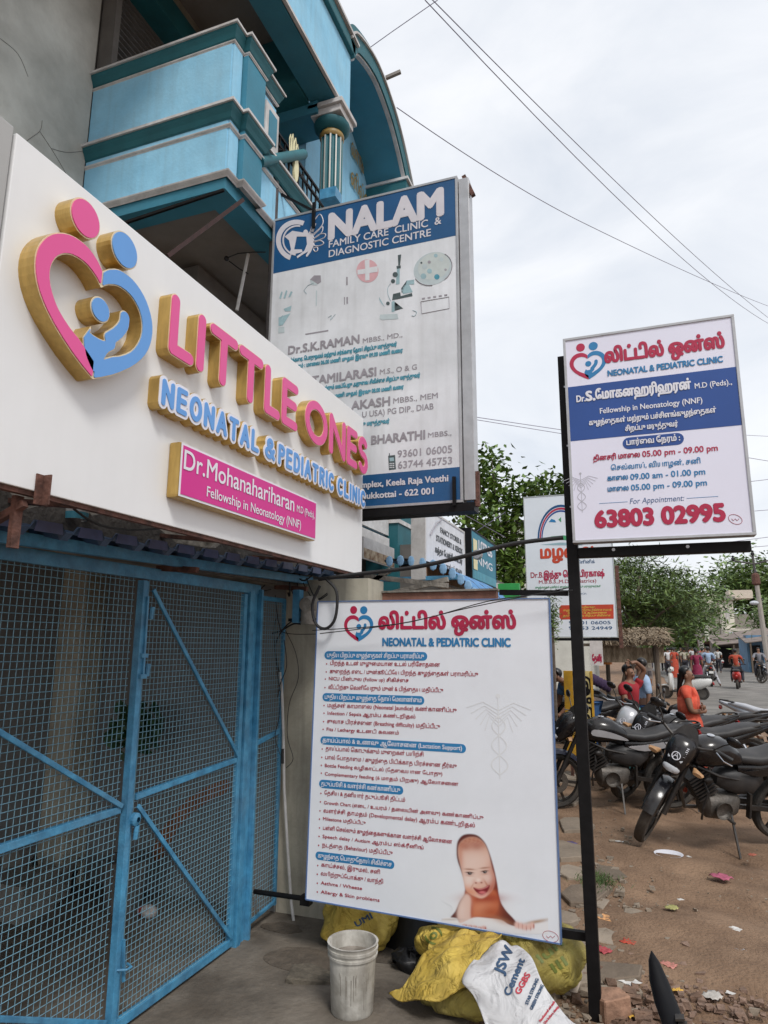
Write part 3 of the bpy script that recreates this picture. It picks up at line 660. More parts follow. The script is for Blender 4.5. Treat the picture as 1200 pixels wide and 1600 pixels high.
# ---- bits of pipe, cable and meter clutter at the gate's right
t = thing('white_conduit', 'thin off white conduit leaning down the beige wall beside the gate', 'pipe', (-2.1, 4.2, 0))
cpt = [(438, 1050), (441, 1090), (443, 1150), (444, 1230), (449, 1320), (455, 1410), (461, 1455)]
MB().tube([onY(x, y, 4.24) for x, y in cpt], .0095, 8).build('conduit_tube', M['trimw'], t, smooth=True)
MB().tube([onY(441.5, 1170, 4.23), onY(441.5, 1193, 4.23)], .0105, 8).build('tape_wrap', M['cable'], t)
for i, (pts, r) in enumerate([([(425, 990), (440, 985), (458, 975), (470, 975)], .006), ([(436, 1050), (430, 1010), (445, 980), (470, 962)], .005), ([(437, 1080), (432, 1040), (428, 985), (434, 960)], .003), ([(446, 985), (462, 1020), (466, 1060), (452, 1100), (449, 1150), (458, 1185), (447, 1200)], .0025), ([(440, 1060), (436, 1120), (430, 1150), (438, 1180)], .0025), ([(444, 1000), (448, 1040), (438, 1068), (434, 1090)], .003), ([(430, 930), (436, 975), (450, 990), (520, 990)], .0028)]):
    t = MB().tube([onY(x, y, 4.2-.012*i) for x, y in smoothpoly(pts, 5, False)], r, 5).build('electric_wire', M['cable'])
    tag(t, ['bundled black wire leading to the meter box over the beige wall', 'black wire looping down from the awning corner to the conduit', 'thin wire dangling close to the gate side panel', 'loose grey wire dangling in a long loop on the beige wall', 'short wire end hanging beside the conduit', 'wire curling round the conduit top', 'thin wire running level from gate corner to the lower board'][i], 'wire')
t = thing('meter_box', 'weathered round electric fitting with black cable loop at the lower board corner', 'electric box', (-1.9, 4.1, 2))
p = onY(482, 945, 4.1); MB().lathe([(0, -.05), (.045, -.05), (.06, -.01), (.062, .05), (.03, .07)], (p.x, 4.1, p.z), 'y', 14).lathe([(.0, .0), (.05, 0), (.05, .09), (0, .09)], (p.x, 4.1, p.z-.13), 'z', 12).build('meter_body', M['rough'], t, smooth=True)
MB().box(p.x-.1, p.x-.05, 4.06, 4.12, p.z-.12, p.z+.1).build('blue_bracket', M['gate'], t); MB().bar((p.x-.14, 4.09, p.z-.1), (p.x+.06, 4.09, p.z-.1), .02).build('iron_arm', M['black'], t)
MB().tube([onY(x, y, 3.72) for x, y in smoothpoly([(510, 905), (526, 925), (524, 965), (510, 982), (494, 975), (488, 945), (500, 915)], 5, False)], .0095, 8).build('cable_loop', M['cable'], t, smooth=True)
rs = np.random.RandomState(9)
for k in range(14):
    p0 = (400+rs.rand()*90, 858+rs.rand()*50); p1 = (p0[0]+rs.uniform(-50, 60), p0[1]+rs.uniform(10, 55)); pm = ((p0[0]+p1[0])/2+rs.uniform(-15, 15), max(p0[1], p1[1])+rs.uniform(0, 12))
    t = MB().tube([onY(x, y, 4.28-.015*k) for x, y in smoothpoly([p0, pm, p1], 6, False)], rs.uniform(.003, .006), 5).build('tangled_wire', M['cable'])
    tag(t, 'black wire in the tangle above the right end of the gate', 'wire', 'tangled wires above the gate corner')
t = tag(MB().tube([onX(x, y, -2.0) for x, y in smoothpoly([(115, 795), (150, 818), (200, 828), (262, 825)], 6, False)], .005, 6).build('sagging_cable', M['cable']), 'thin black cable sagging below the white sign over the awning', 'cable')
t = thing('snack_cup', 'small white printed paper cup stuck in the gap above the awning', 'cup', (-2.2, 2.2, 2.3)); p = onX(118, 812, -2.25)
MB().lathe([(.045, 0), (.06, .09), (.055, .09), (.04, .01)], tuple(p), n=16).build('cup_body', M['trimw'], t)
MB().lathe([(.0485, .0), (.0515, .03)], tuple(p), n=16).build('cup_print', M['pteal'], t)
t = thing('cable_reel_pipe', 'black steel bar joining the gate post to the lower clinic board', 'bar', (-2.1, 3.9, .35))
MB().tube([onX(398, 1393, -2.3), onY(482, 1405, 3.84)], .015, 8).build('bar_tube', M['black'], t, smooth=True); p = onY(478, 1405, 3.83); MB().box(p.x-.03, p.x+.03, 3.81, 3.86, p.z-.03, p.z+.02).build('bar_plate', M['black'], t)
# ================================================================== LITTLE ONES fascia sign
F = thing('fascia_sign', 'long white fascia sign with raised gold edged LITTLE ONES letters over the gate', 'sign', (-1.7, 2.7, 2.2))
XF = -1.7
MB().box(XF-.05, XF, 1.30, 4.15, 2.205, 3.295).build('panel', M['white'], F, bevel=.003)
MB().bar((-1.72, .9, 2.197), (-1.72, 4.12, 2.197), .022, .014).build('bottom_angle', M['rust'], F); MB().bar((-1.78, .9, 3.2), (-1.78, 4.12, 3.2), .03, .03).build('back_angle', M['rust'], F)
MB().box(-1.79, -1.72, 4.151, 4.162, 2.21, 3.29).build('end_trim', M['alu'], F)
for y in (1.9, 2.8, 3.7): MB().bar((-1.76, y, 2.23), (-2.32, y, 2.30), .03, .02).build('cross_angle', M['rust'], F)
g = thing('blank_fascia', 'plain grey blank fascia panel left of the LITTLE ONES sign', 'sign', (-1.7, .8, 2.2))
MB().box(XF-.05, XF-.004, .2, 1.292, 2.205, 3.31).build('panel', M['gpanel'], g, bevel=.004)
p = onX(76, 765, XF)
for lab, pts in (('rusty angle bracket hooked over the bottom edge of the white fascia', (76, 740, 788)), ):
    t = thing('rusty_bracket', lab, 'bracket', (-1.7, p.y, 2.1)); a = onX(66, 742, XF+.004); b = onX(66, 790, XF+.004)
    MB().box(XF+.001, XF+.006, a.y-.02, a.y+.03, b.z, a.z).box(XF+.007, XF+.035, a.y+.005, a.y+.01, b.z, a.z).build('angle_plate', M['rust'], t); MB().bar((XF-.02, a.y-.03, b.z-.0), (-2.0, a.y-.06, b.z-.14), .022).box(-1.76, -1.742, a.y-.045, a.y-.015, 2.03, 2.19).build('angle_arm', M['rust'], t)
U, V, NN = (0, 1, 0), (0, 0, 1), (1, 0, 0)
KS = 1.0142; DP = .056
UK, VK = (0, KS, 0), (0, 0, KS)
ky = lambda y: y*KS
kz = lambda z: CAMH+(z-CAMH)*KS
def channel(fn, bx, h, depth, face_m, o, name, parent=F, rim=.005, fname='letter_face', tol=None):
    f0 = lambda X, Y: fn(X, Y); f1 = lambda X, Y: fn(X, Y)+rim
    body = place2d(solid2d(sdf_shape(f0, bx, h, tol), depth), o, UK, VK, NN, name, M['gold'], parent)
    rim_ = place2d(solid2d(sdf_shape(f0, bx, h, tol), .0012), o, UK, VK, NN, 'rim', M['goldlt'], body, eps=depth+.0002)
    face = place2d(solid2d(sdf_shape(f1, bx, h, tol), .0035), o, UK, VK, NN, fname, face_m, body, eps=depth+.0016)
    return body
rad = .0285
for ch, y0, y1 in (('L', 1.965, 2.128), ('I', 2.140, 2.197), ('T', 2.222, 2.442), ('T', 2.447, 2.665), ('L', 2.682, 2.842), ('E', 2.852, 3.03), ('O', 3.112, 3.402), ('N', 3.424, 3.665), ('E', 3.682, 3.855), ('S', 3.866, 4.035)):
    wd, pls = GL[ch]; hh = .258-2*rad; tw = y1-y0-2*rad; kx = tw/wd if wd else 0
    pl = [[(rad+a*kx, rad+b*hh) for a, b in q] for q in pls]
    fn = lambda X, Y, pl=pl: np.minimum.reduce([pl_d(X, Y, q) for q in pl])-rad
    channel(fn, (-.012, y1-y0+.014, -.012, .272), .0028, DP, M['pink'], (XF, ky(y0), kz(2.842)), 'raised_letter', tol=.0004)
# clinic line: white haloed blue letters on gold backing, word by word
for wrd, y0, y1 in (('NEONATAL', 1.958, 2.662), ('&', 2.722, 2.815), ('PEDIATRIC', 2.852, 3.515), ('CLINIC', 3.572, 4.01)):
    h_ = .105; r1 = .0105; hh = h_-2*r1; lay, tw = stroke_layout(wrd, hh, .034, .05); sx = (y1-y0-2*r1)/tw
    pls = [[(r1+a*sx, r1+b) for a, b in q] for _, _, _, qs in lay for q in qs]
    dd = lambda X, Y, pls=pls: np.minimum.reduce([pl_d(X, Y, q) for q in pls])
    o = (XF, ky(y0), kz(2.632)); bx = (-.03, y1-y0+.03, -.03, .135)
    body = place2d(solid2d(sdf_shape(lambda X, Y: dd(X, Y)-.0265, bx, .0035, .0006), DP-.008), o, UK, VK, NN, 'raised_word', M['gold'], F)
    place2d(solid2d(sdf_shape(lambda X, Y: dd(X, Y)-.024, bx, .0035, .0006), .003), o, UK, VK, NN, 'white_backing', M['awhite'], body, eps=DP-.0078)
    place2d(solid2d(sdf_shape(lambda X, Y: dd(X, Y)-.0108, bx, .0022, .0003), .003), o, UK, VK, NN, 'blue_lettering', M['ablue'], body, eps=DP-.0044)
# doctor's plaque
pb = MB().box(XF, XF+DP, ky(2.083), ky(3.285), kz(2.302), kz(2.525)).build('plaque', M['gold'], F, bevel=.012)
MB().box(XF+DP+.0002, XF+DP+.0025, ky(2.088), ky(3.28), kz(2.307), kz(2.52)).build('white_border', M['awhite'], pb)
MB().box(XF+DP+.0026, XF+DP+.0045, ky(2.097), ky(3.271), kz(2.316), kz(2.511)).build('pink_face', M['magenta'], pb)
text3('Dr.Mohanahariharan', (XF+DP+.0045, ky(2.103), kz(2.418)), U, V, NN, .925, .078, M['awhite'], pb, bold=.022, res=5)
text3('M.D (Peds),', (XF+DP+.0045, ky(3.045), kz(2.424)), U, V, NN, .21, .036, M['awhite'], pb, bold=.02)
text3('Fellowship in Neonatology (NNF)', (XF+DP+.0045, ky(2.262), kz(2.341)), U, V, NN, .845, .043, M['awhite'], pb, bold=.02)

# ---- family heart emblem (centre 0,0 = on the cusp axis; real size .54 m wide)
half_o = [(0, .172), (.03, .2), (.08, .222), (.15, .218), (.215, .18), (.256, .115), (.262, .045), (.238, -.025), (.185, -.09), (.11, -.15), (.045, -.19), (0, -.212)]
half_i = [(0, .112), (.03, .138), (.08, .158), (.14, .152), (.185, .118), (.205, .068), (.198, .015), (.165, -.04), (.115, -.08), (.075, -.1)]
ho = smoothpoly(half_o, 6, False); hi_ = smoothpoly(half_i, 6, False)
outer = ho+[(-x, y) for x, y in ho[::-1]][1:-1]; inner = hi_+[(0, -.15)]+[(-x, y) for x, y in hi_[::-1]][:-1]
def ring(X, Y): return np.maximum(poly_sd(X, Y, outer), -poly_sd(X, Y, inner))
armsL = smoothpoly([(-.112, .058), (-.105, .02), (-.085, -.02), (-.05, -.05)], 5, False); armsR = smoothpoly([(.118, .062), (.115, .03), (.09, -.01), (.055, -.045)], 5, False)
def figure(X, Y):
    d = np.minimum(pl_d(X, Y, armsL)-.0245, pl_d(X, Y, armsR)-.0245)
    body = poly_sd(X, Y, smoothpoly([(-.062, -.045), (-.03, -.062), (.03, -.062), (.08, -.03), (.085, -.07), (.055, -.1), (.03, -.15), (0, -.19), (-.04, -.15), (-.055, -.1)], 5))
    d = np.minimum(d, body); cut = np.hypot(X-.005, (Y-.035))-.064; return np.maximum(d, -cut)
def f_blue(X, Y): return np.minimum(np.maximum(ring(X, Y), -X-.0), np.maximum(figure(X, Y), -(X+.062+(Y+.1)*-.55)))
def f_pink(X, Y): return np.maximum(ring(X, Y), X)
circ = lambda cx, cy, rx, ry: (lambda X, Y: (np.hypot((X-cx)/rx, (Y-cy)/ry)-1)*min(rx, ry))
f_all = lambda X, Y: np.minimum(f_blue(X, Y), f_pink(X, Y))
emb = [(f_all, None, .001), (circ(.005, .035, .044, .044), 'ablue', .003), (circ(-.093, .31, .064, .066), 'pink', .003), (circ(.09, .305, .066, .066), 'ablue', .003)]
o = (XF, ky(1.603), kz(2.805)); bx = (-.28, .28, -.24, .24)
body = place2d(solid2d(sdf_shape(f_all, bx, .0045, .0006), DP+.008), o, UK, VK, NN, 'heart_emblem', M['gold'], F)
place2d(solid2d(sdf_shape(f_all, bx, .0045, .0006), .0012), o, UK, VK, NN, 'rim', M['goldlt'], body, eps=DP+.0082)
place2d(solid2d(sdf_shape(lambda X, Y: f_blue(X, Y)+.004, bx, .0035, .0005), .003), o, UK, VK, NN, 'blue_half_face', M['ablue'], body, eps=DP+.0098)
place2d(solid2d(sdf_shape(lambda X, Y: f_pink(X, Y)+.004, bx, .0035, .0005), .003), o, UK, VK, NN, 'pink_half_face', M['pink'], body, eps=DP+.0098)
for fn, mm, _ in emb[1:]: channel(fn, (-.2, .2, -.05, .4), .004, DP+.008, M[mm], o, 'emblem_head', tol=.0005, fname='head_face')
def flat_emblem(c, s, u, n, parent):
    """printed version of the emblem"""
    for fn, mm, bx_ in ((f_blue, 'pblue', (-.28, .28, -.24, .24)), (f_pink, 'pred', (-.28, .28, -.24, .24)), (emb[1][0], 'pblue', (-.08, .08, -.04, .1)), (emb[2][0], 'pred', (-.2, 0, .2, .4)), (emb[3][0], 'pblue', (0, .2, .2, .4))):
        v_, f_ = solid2d(sdf_shape(fn, bx_, .008, .0012), .0003); v_ = [(a*s, b*s*1.0, c_) for a, b, c_ in v_]
        place2d((v_, f_), c, u, V, n, 'printed_emblem', M[mm], parent, eps=.001)
def caduceus(c, s, parent, m, fr=(Vector((1, 0, 0)), Vector((0, -1, 0)))):
    u, n = fr; c = Vector(c); mb = MB()
    def pt(a, b): return c+u*a*s+Vector((0, 0, 1))*b*s+n*.0015
    mb.tube([pt(0, -.5), pt(0, .5)], .006*s, 4)
    for sg in (1, -1): mb.tube([pt(sg*.11*math.sin(3.14*3*t)*(1-t*.25), -.45+.72*t) for t in np.linspace(0, 1, 34)], .008*s, 4)
    for sg in (1, -1):
        for k in range(5): mb.tube([pt(0, .34-.05*k), pt(sg*(.2-.02*k), .44-.045*k), pt(sg*(.42-.06*k), .36-.07*k)], .006*s, 4)
    mb.ball(tuple(pt(0, .52)), .03*s, .001, .03*s, 8, 5); mb.v = [(v[0], c.y-.0012+(v[1]-c.y)*.03, v[2]) for v in mb.v]; return mb.build('caduceus_print', m, parent)
def poster_quad(name, label, x, c, m1, m2, cat='poster'):
    a, b = onX(*c[0], x), onX(*c[1], x); tt = thing(name, label, cat, (x, a.y, 2.2)); MB().box(x-.02, x, a.y, b.y, b.z, a.z).build('poster_sheet', m1, tt); MB().box(x+.001, x+.003, a.y+.01, b.y-.01, b.z+.01, b.z+(a.z-b.z)*.5).build('poster_print', m2, tt); return tt, a, b
def framed(t, y, c0, c1, face_m, frame_m, depth=.08, fw=.016, inner=True):
    """flat board facing -Y: face at Y = y, frame round it"""
    x0, x1, z0, z1 = c0[0], c1[0], c0[1], c1[1]
    MB().box(x0+fw, x1-fw, y, y+depth, z0+fw, z1-fw).build('board_face', face_m, t)
    for a in ((x0, x1, z0, z0+fw), (x0, x1, z1-fw, z1), (x0, x0+fw, z0+fw, z1-fw), (x1-fw, x1, z0+fw, z1-fw)):
        MB().box(a[0], a[1], y-.006, y+depth+.004, a[2], a[3]).build('frame_bar', frame_m, t, bevel=.0015)
def stamp(fr, cxy, r, parent):
    pts = [(cxy[0]+r*math.cos(a)*1.1, cxy[1]+r*.75*math.sin(a)+r*.25*math.cos(a)) for a in np.linspace(0, 6.283, 22)]
    MB().tube([fr.w(*p)+fr.n*.0012 for p in pts], .0011, 4, False).tube([fr.w(cxy[0]-r*.6+k*r*.3, cxy[1]+(r*.22 if k % 2 else -r*.1))+fr.n*.0012 for k in range(5)], .0012, 4, False).build('printer_stamp', M['pmar'], parent)

# ================================================================== lower clinic board
YL = 3.78
t = thing('clinic_services_board', 'large white low board listing clinic services with smiling baby picture, beside the gate', 'sign', (-1.12, YL, .3))
BQ = [(-1.8374, 2.008), (-.4397, 2.002), (-.4514, .2905), (-1.8693, .3202)]
MB().prism(BQ, (0, YL, 0), (1, 0, 0), V, (0, 1, 0), .028).build('board_face', M['flex'], t); fmt = mat('blue edged frame', (.1, .17, .34), .5, .1, 9)
for (a_, b_) in zip(BQ, BQ[1:]+BQ[:1]): MB().bar((a_[0], YL+.012, a_[1]), (b_[0], YL+.012, b_[1]), .036, .006, up=(0, 0, 1) if abs(a_[0]-b_[0]) > .5 else (1, 0, 0)).build('frame_bar', fmt, t)
a5 = Face('Y', YL, (470, 920, 2.857)); a6 = Face('Y', YL, (470, 1200, 2.857))
flat_emblem(a5.w(258, 178), .36, (1, 0, 0), (0, -1, 0), t)
a5.text('லிட்டில் ஒன்ஸ்', (350, 172), (958, 180), 54, M['pred'], t, bold=.085, res=6)
a5.text('NEONATAL & PEDIATRIC CLINIC', (366, 250), (936, 262), 34, M['pblue'], t, bold=.06, res=5)
for fr, a, b, ta, tb, s in ((a5, (106, 296), (565, 302), (118, 304), (550, 311), 'புதிய பிறப்பு குழந்தைகள் சிறப்பு பராமரிப்பு'), (a5, (97, 484), (552, 498), (108, 492), (540, 505), 'புதிய பிறப்பு குழந்தை நோய் மேலாண்மை'),
      (a5, (88, 672), (738, 718), (98, 680), (720, 724), 'தாய்ப்பால் & உணவு ஆலோசனை (Lactation Support)'), (a6, (82, 68), (458, 102), (92, 77), (444, 108), 'தடுப்பூசி & வளர்ச்சி கண்காணிப்பு'), (a6, (66, 388), (418, 434), (78, 398), (406, 440), 'குழந்தை பொதுநோய் சிகிச்சை')):
    fr.pill(a, b, 37, M['pblue'], t); fr.text(s, ta, tb, 16, M['awhite'], t, bold=.035, res=4, eps=.0024)
for fr, a, b, s in ((a5, (132, 340), (622, 346), 'பிறந்த உடன் முழுமையான உடல் பரிசோதனை'), (a5, (130, 376), (792, 390), 'குறைந்த எடை / முன்கூட்டியே பிறந்த குழந்தைகள் பராமரிப்பு'), (a5, (126, 408), (482, 416), 'NICU பின்புல (Follow up) சிகிச்சை'), (a5, (124, 446), (636, 462), 'வீட்டிற்கு வெளியேறும் முன் & பிந்தைய மதிப்பீடு'),
      (a5, (120, 526), (696, 552), 'மஞ்சள் காமாலை (Neonatal Jaundice) கண்காணிப்பு'), (a5, (120, 560), (512, 580), 'Infection / Sepsis ஆரம்ப கண்டறிதல்'), (a5, (118, 598), (622, 624), 'சுவாச பிரச்சனை (Breathing difficulty) மதிப்பீடு'), (a5, (116, 632), (438, 652), 'Fits / Lethargy உடனடி கவனம்'),
      (a5, (112, 720), (548, 748), 'தாய்ப்பால் கொடுக்கும் முறைகள் பயிற்சி'), (a5, (110, 757), (696, 802), 'பால் போதாமை / குழந்தை பிடிக்காத பிரச்சனை தீர்வு'), (a5, (108, 793), (632, 836), 'Bottle Feeding வழிகாட்டல் (தேவையான போது)'), (a6, (108, 28), (704, 84), 'Complementary feeding (6 மாதம் பிறகு) ஆலோசனை'),
      (a6, (106, 118), (466, 150), 'தேசிய & தனியார் தடுப்பூசி திட்டம்'), (a6, (104, 156), (816, 234), 'Growth Chart (எடை / உயரம் / தலையின் அளவு) கண்காணிப்பு'), (a6, (102, 196), (778, 266), 'வளர்ச்சி தாமதம் (Developmental delay) ஆரம்ப கண்டறிதல்'), (a6, (100, 233), (290, 252), 'Milestone மதிப்பீடு'), (a6, (100, 272), (676, 340), 'பள்ளி செல்லும் குழந்தைகளுக்கான வளர்ச்சி ஆலோசனை'), (a6, (98, 310), (548, 364), 'Speech delay / Autism ஆரம்ப ஸ்க்ரீனிங்'), (a6, (96, 350), (410, 388), 'நடத்தை (Behaviour) மதிப்பீடு'),
      (a6, (92, 440), (354, 472), 'காய்ச்சல், இருமல், சளி'), (a6, (90, 479), (368, 514), 'வயிற்றுப்போக்கு / வாந்தி'), (a6, (90, 519), (274, 544), 'Asthma / Wheeze'), (a6, (90, 558), (352, 598), 'Allergy & Skin problems')):
    fr.text(s, a, b, 14.5, M['pmar'], t, bold=.035, res=4)
    q = fr.w(a[0]-16, a[1]-5); MB().prism([(.0045*math.cos(k), .0045*math.sin(k)) for k in np.linspace(0, 5.5, 8)], (q.x, YL-.001, q.z), (1, 0, 0), (0, 0, 1), (0, -1, 0), .0006).build('bullet', M['pmar'], t)
caduceus(a5.w(885, 665), .42, t, mat('watermark print', (.7, .715, .735), .45, .01, 3))
stamp(a6, (1115, 752), 32, t)
# the smiling baby under a white sheet: a flat print, colour per vertex
def baby():
    fr = Face('Y', YL, (690, 1290, 6.)); nx, ny = 170, 190
    xs = np.linspace(0, 1000, nx); ys = np.linspace(60, 1015, ny); X, Y = np.meshgrid(xs, ys); S = lambda t: 1/(1+np.exp(-np.clip(t, -40, 40)))
    base = np.array([.74, .77, .82]); C = np.ones((ny, nx, 3))*base
    def paint(a, c): 
        nonlocal C
        a = np.clip(a, 0, 1)[..., None]; C = C*(1-a)+np.array(c)*a
    def pol(P, soft=6): return S(-poly_sd(X, Y, smoothpoly(P, 6))/soft*2)
    def el(cx, cy, rx, ry, soft=.15, rot=0):
        dx, dy = X-cx, Y-cy; c_, s_ = math.cos(rot), math.sin(rot); return S((1-np.hypot((dx*c_+dy*s_)/rx, (-dx*s_+dy*c_)/ry))/soft*2)
    hood = [(140, 250), (150, 150), (200, 90), (280, 78), (350, 100), (410, 165), (450, 260), (490, 400), (520, 540), (545, 690), (600, 790), (690, 890), (700, 940), (640, 930), (540, 885), (400, 860), (300, 862), (170, 905), (145, 870), (85, 862), (130, 800), (170, 710), (215, 640), (215, 540), (180, 420), (150, 330)]
    sh = el(250, 980, 620, 90, .8)*.0
    h = pol(hood, 5); paint(h, (.1, .015, .012))
    paint(h*el(480, 620, 75, 280, .5), (.22, .03, .015))
    # body and neck
    paint(pol([(225, 620), (300, 650), (480, 600), (535, 700), (500, 830), (330, 862), (250, 850), (240, 700)], 14), (.5, .12, .045))
    paint(el(375, 770, 95, 75, .9)*.75, (.66, .3, .18)); paint(el(460, 815, 75, 45, .8)*.8, (.36, .06, .02)); paint(el(390, 680, 150, 34, .8)*.9, (.3, .03, .015)); paint(el(290, 700, 22, 60, .8)*.7, (.5, .14, .07))
    # arm and shoulder
    paint(pol([(215, 650), (265, 660), (285, 740), (280, 850), (300, 930), (190, 940), (150, 870), (155, 770)], 12), (.7, .5, .44)); paint(el(285, 800, 12, 80, .8), (.45, .12, .06)); paint(el(190, 800, 30, 90, .9)*.5, (.75, .62, .58))
    # face
    face = [(158, 260), (172, 170), (235, 118), (320, 112), (392, 160), (437, 250), (470, 400), (498, 500), (480, 590), (430, 650), (375, 680), (310, 660), (235, 610), (212, 530), (186, 400)]
    fm = pol(face, 7); paint(fm, (.7, .5, .42))
    paint(fm*el(290, 330, 150, 130, .9)*.85, (.74, .66, .62)); paint(fm*el(235, 615, 90, 50, 1.)*.9, (.6, .17, .06)); paint(fm*.22, (.75, .3, .15)); paint(fm*el(500, 570, 70, 150, .6), (.38, .045, .02)); paint(fm*el(170, 330, 26, 160, .8)*.7, (.5, .16, .09)); paint(fm*el(470, 470, 26, 110, .9)*.6, (.55, .2, .12))
    paint(fm*el(262, 515, 56, 52, .9)*.8, (.78, .68, .64)); paint(fm*el(432, 490, 38, 48, .9)*.75, (.77, .62, .56)); paint(fm*el(385, 662, 60, 18, .8)*.7, (.72, .45, .36))
    hn = .5+.5*np.sin(X*.11+np.sin(Y*.07)*2)*np.sin(Y*.13+X*.05)
    paint(fm*S((205-Y-40*np.cos((X-290)/110))/22)*(.6+.4*hn), (.34, .07, .03)); paint(fm*S((240-Y)/30)*.4, (.55, .25, .14)); paint(fm*el(225, 195, 40, 30, .9)*.6, (.34, .06, .03)); paint(fm*el(330, 190, 45, 32, .9)*.6, (.3, .05, .03))
    for ex, ey, s_, rt in ((262, 448, 1, .06), (404, 435, .9, -.1)):
        paint(el(ex, ey-38, 42*s_, 6, .7, rt)*.7, (.45, .22, .15)); paint(el(ex, ey+2, 36*s_, 17, .5, rt)*.7, (.5, .25, .19)); paint(el(ex, ey+1, 27*s_, 9, .35, rt), (.62, .52, .5)); paint(el(ex+2, ey, 19*s_, 13, .25), (.015, .006, .005)); paint(el(ex, ey-9, 35*s_, 6, .4, rt), (.06, .015, .01)); paint(el(ex, ey-40, 40*s_, 7, .6, rt)*.6, (.3, .12, .07)); paint(el(ex, ey+24, 30*s_, 4, .7, rt)*.5, (.45, .2, .14)); paint(el(ex+6, ey-3, 3.5, 3, .3), (.85, .85, .85))
    paint(el(347, 524, 44, 24, .6)*.7, (.6, .27, .2)); paint(el(345, 510, 24, 18, .7), (.8, .66, .6)); paint(el(322, 537, 9, 6, .5), (.28, .07, .05)); paint(el(374, 534, 9, 6, .5), (.28, .07, .05)); paint(el(420, 545, 7, 34, .7, -.55)*.75, (.45, .16, .1)); paint(el(287, 565, 6, 26, .7, .5)*.6, (.5, .22, .15))
    paint(pol([(298, 580), (345, 590), (400, 580), (448, 556), (446, 590), (418, 632), (370, 648), (325, 622)], 4), (.2, .012, .02)); paint(pol([(308, 582), (345, 592), (400, 584), (440, 562), (425, 580), (370, 600), (330, 594)], 3), (.6, .2, .2)); paint(el(382, 626, 30, 13, .4), (.6, .16, .17)); paint(pol([(330, 632), (375, 648), (420, 630), (408, 652), (372, 662), (345, 650)], 4), (.62, .26, .24))
    # sheet, fingers
    paint(pol([(0, 885), (90, 862), (150, 880), (180, 912), (300, 862), (420, 868), (560, 885), (690, 950), (1000, 900), (1000, 1020), (0, 1020)], 5)*.9, (.77, .76, .77))
    paint(el(560, 890, 90, 22, .9, .35)*.6, (.5, .24, .14)); paint(el(80, 880, 90, 8, .8)*.6, (.4, .33, .3)); paint(el(890, 900, 95, 14, .7, -.18), (.42, .27, .18))
    for fx, fy in ((215, 945), (262, 952), (308, 958), (352, 968), (395, 962)): paint(el(fx, fy, 24, 22, .4), (.72, .42, .37)); paint(el(fx+17, fy+6, 5, 18, .5), (.42, .08, .07))
    for fx, fy in ((705, 930), (742, 940), (780, 950), (818, 948), (848, 935)): paint(el(fx, fy, 22, 30, .4), (.73, .47, .41)); paint(el(fx+17, fy+8, 5, 22, .5), (.4, .09, .07))
    vs = [fr.w(x, y)+Vector((0, -.0009, 0)) for x, y in zip(X.ravel(), Y.ravel())]
    # keep inside the board
    okv = [(-.458 > v.x) and v.z > .3202-.0297*(v.x+1.8693)/1.418+.006 for v in vs]
    fs = [(j*nx+i, j*nx+i+1, (j+1)*nx+i+1, (j+1)*nx+i) for j in range(ny-1) for i in range(nx-1)]
    d = np.abs(C-base).max(-1).ravel()
    fs = [f for f in fs if all(okv[k] for k in f) and max(d[k] for k in f) > .012]
    mb = MB(); mb.add(vs, fs); me_o = mb.build('baby_print', vmat('baby picture print', .45), t)
    ca = me_o.data.color_attributes.new('print', 'FLOAT_COLOR', 'POINT'); buf = np.ones((nx*ny, 4), 'f'); buf[:, :3] = C.reshape(-1, 3); ca.data.foreach_set('color', buf.ravel())
baby()
# its back frame and the post that carries the upper board
t = thing('sign_post', 'tall black square steel post standing right of the clinic boards', 'post', (-.3, 3.8, 0))
MB().box(-.333, -.273, 3.76, 3.82, -.1, 3.39).build('post_tube', M['black'], t, bevel=.003)
MB().box(-.45, -.334, 3.80, 3.83, .31, .35).build('lower_arm', M['black'], t); p = onX(880, 940, -.36); MB().bar((-.34, 3.80, 2.03), (-.72, 3.84, 2.045), .03).build('upper_arm', M['black'], t)
MB().box(-.272, .56, 3.74, 3.80, 2.215, 2.268).build('sign_arm', M['black'], t, bevel=.003)
for x in (-.09, .27): MB().lathe([(0, 0), (.009, 0), (.009, .008), (0, .008)], (x, 3.735, 2.25), 'y', 8).build('bolt', M['alu'], t)
for z in (3.2, 2.85, 2.5): MB().lathe([(0, 0), (.006, 0), (.006, .004), (0, .004)], (-.3, 3.757, z), 'y', 8).build('screw', M['alu'], t)
# ================================================================== upper right clinic board
YR = 3.66
t = thing('doctor_timings_board', 'upright pale lilac clinic board with consulting hours on black post', 'sign', (.14, YR, 2.28))
framed(t, YR, (-.29, 2.283), (.575, 3.445), M['flexl'], M['alu'], .07, .014)
a4 = Face('Y', YR, (820, 480, 3.077))
bd = [onY(px, py, YR) for px, py in ((886, 605.5), (1146, 573.5), (1154, 664.5), (890.5, 689.7))]
zt = (bd[0].z+bd[1].z)/2; zb = (bd[2].z+bd[3].z)/2; MB().box(-.275, .56, YR-.0012, YR-.0004, zb, zt).build('printed_band', M['rblue'], t)
flat_emblem(a4.w(304, 283), .37, (1, 0, 0), (0, -1, 0), t)
a4.text('லிட்டில் ஒன்ஸ்', (388, 268), (958, 190), 52, M['pred'], t, bold=.085, res=6)
a4.text('NEONATAL & PEDIATRIC CLINIC', (400, 334), (952, 262), 27, M['pblue'], t, bold=.055, res=5)
a4.text('Dr.', (250, 458), (292, 452), 30, M['awhite'], t, bold=.05, eps=.003); a4.text('S.', (296, 452), (338, 446), 44, M['awhite'], t, bold=.07, eps=.003)
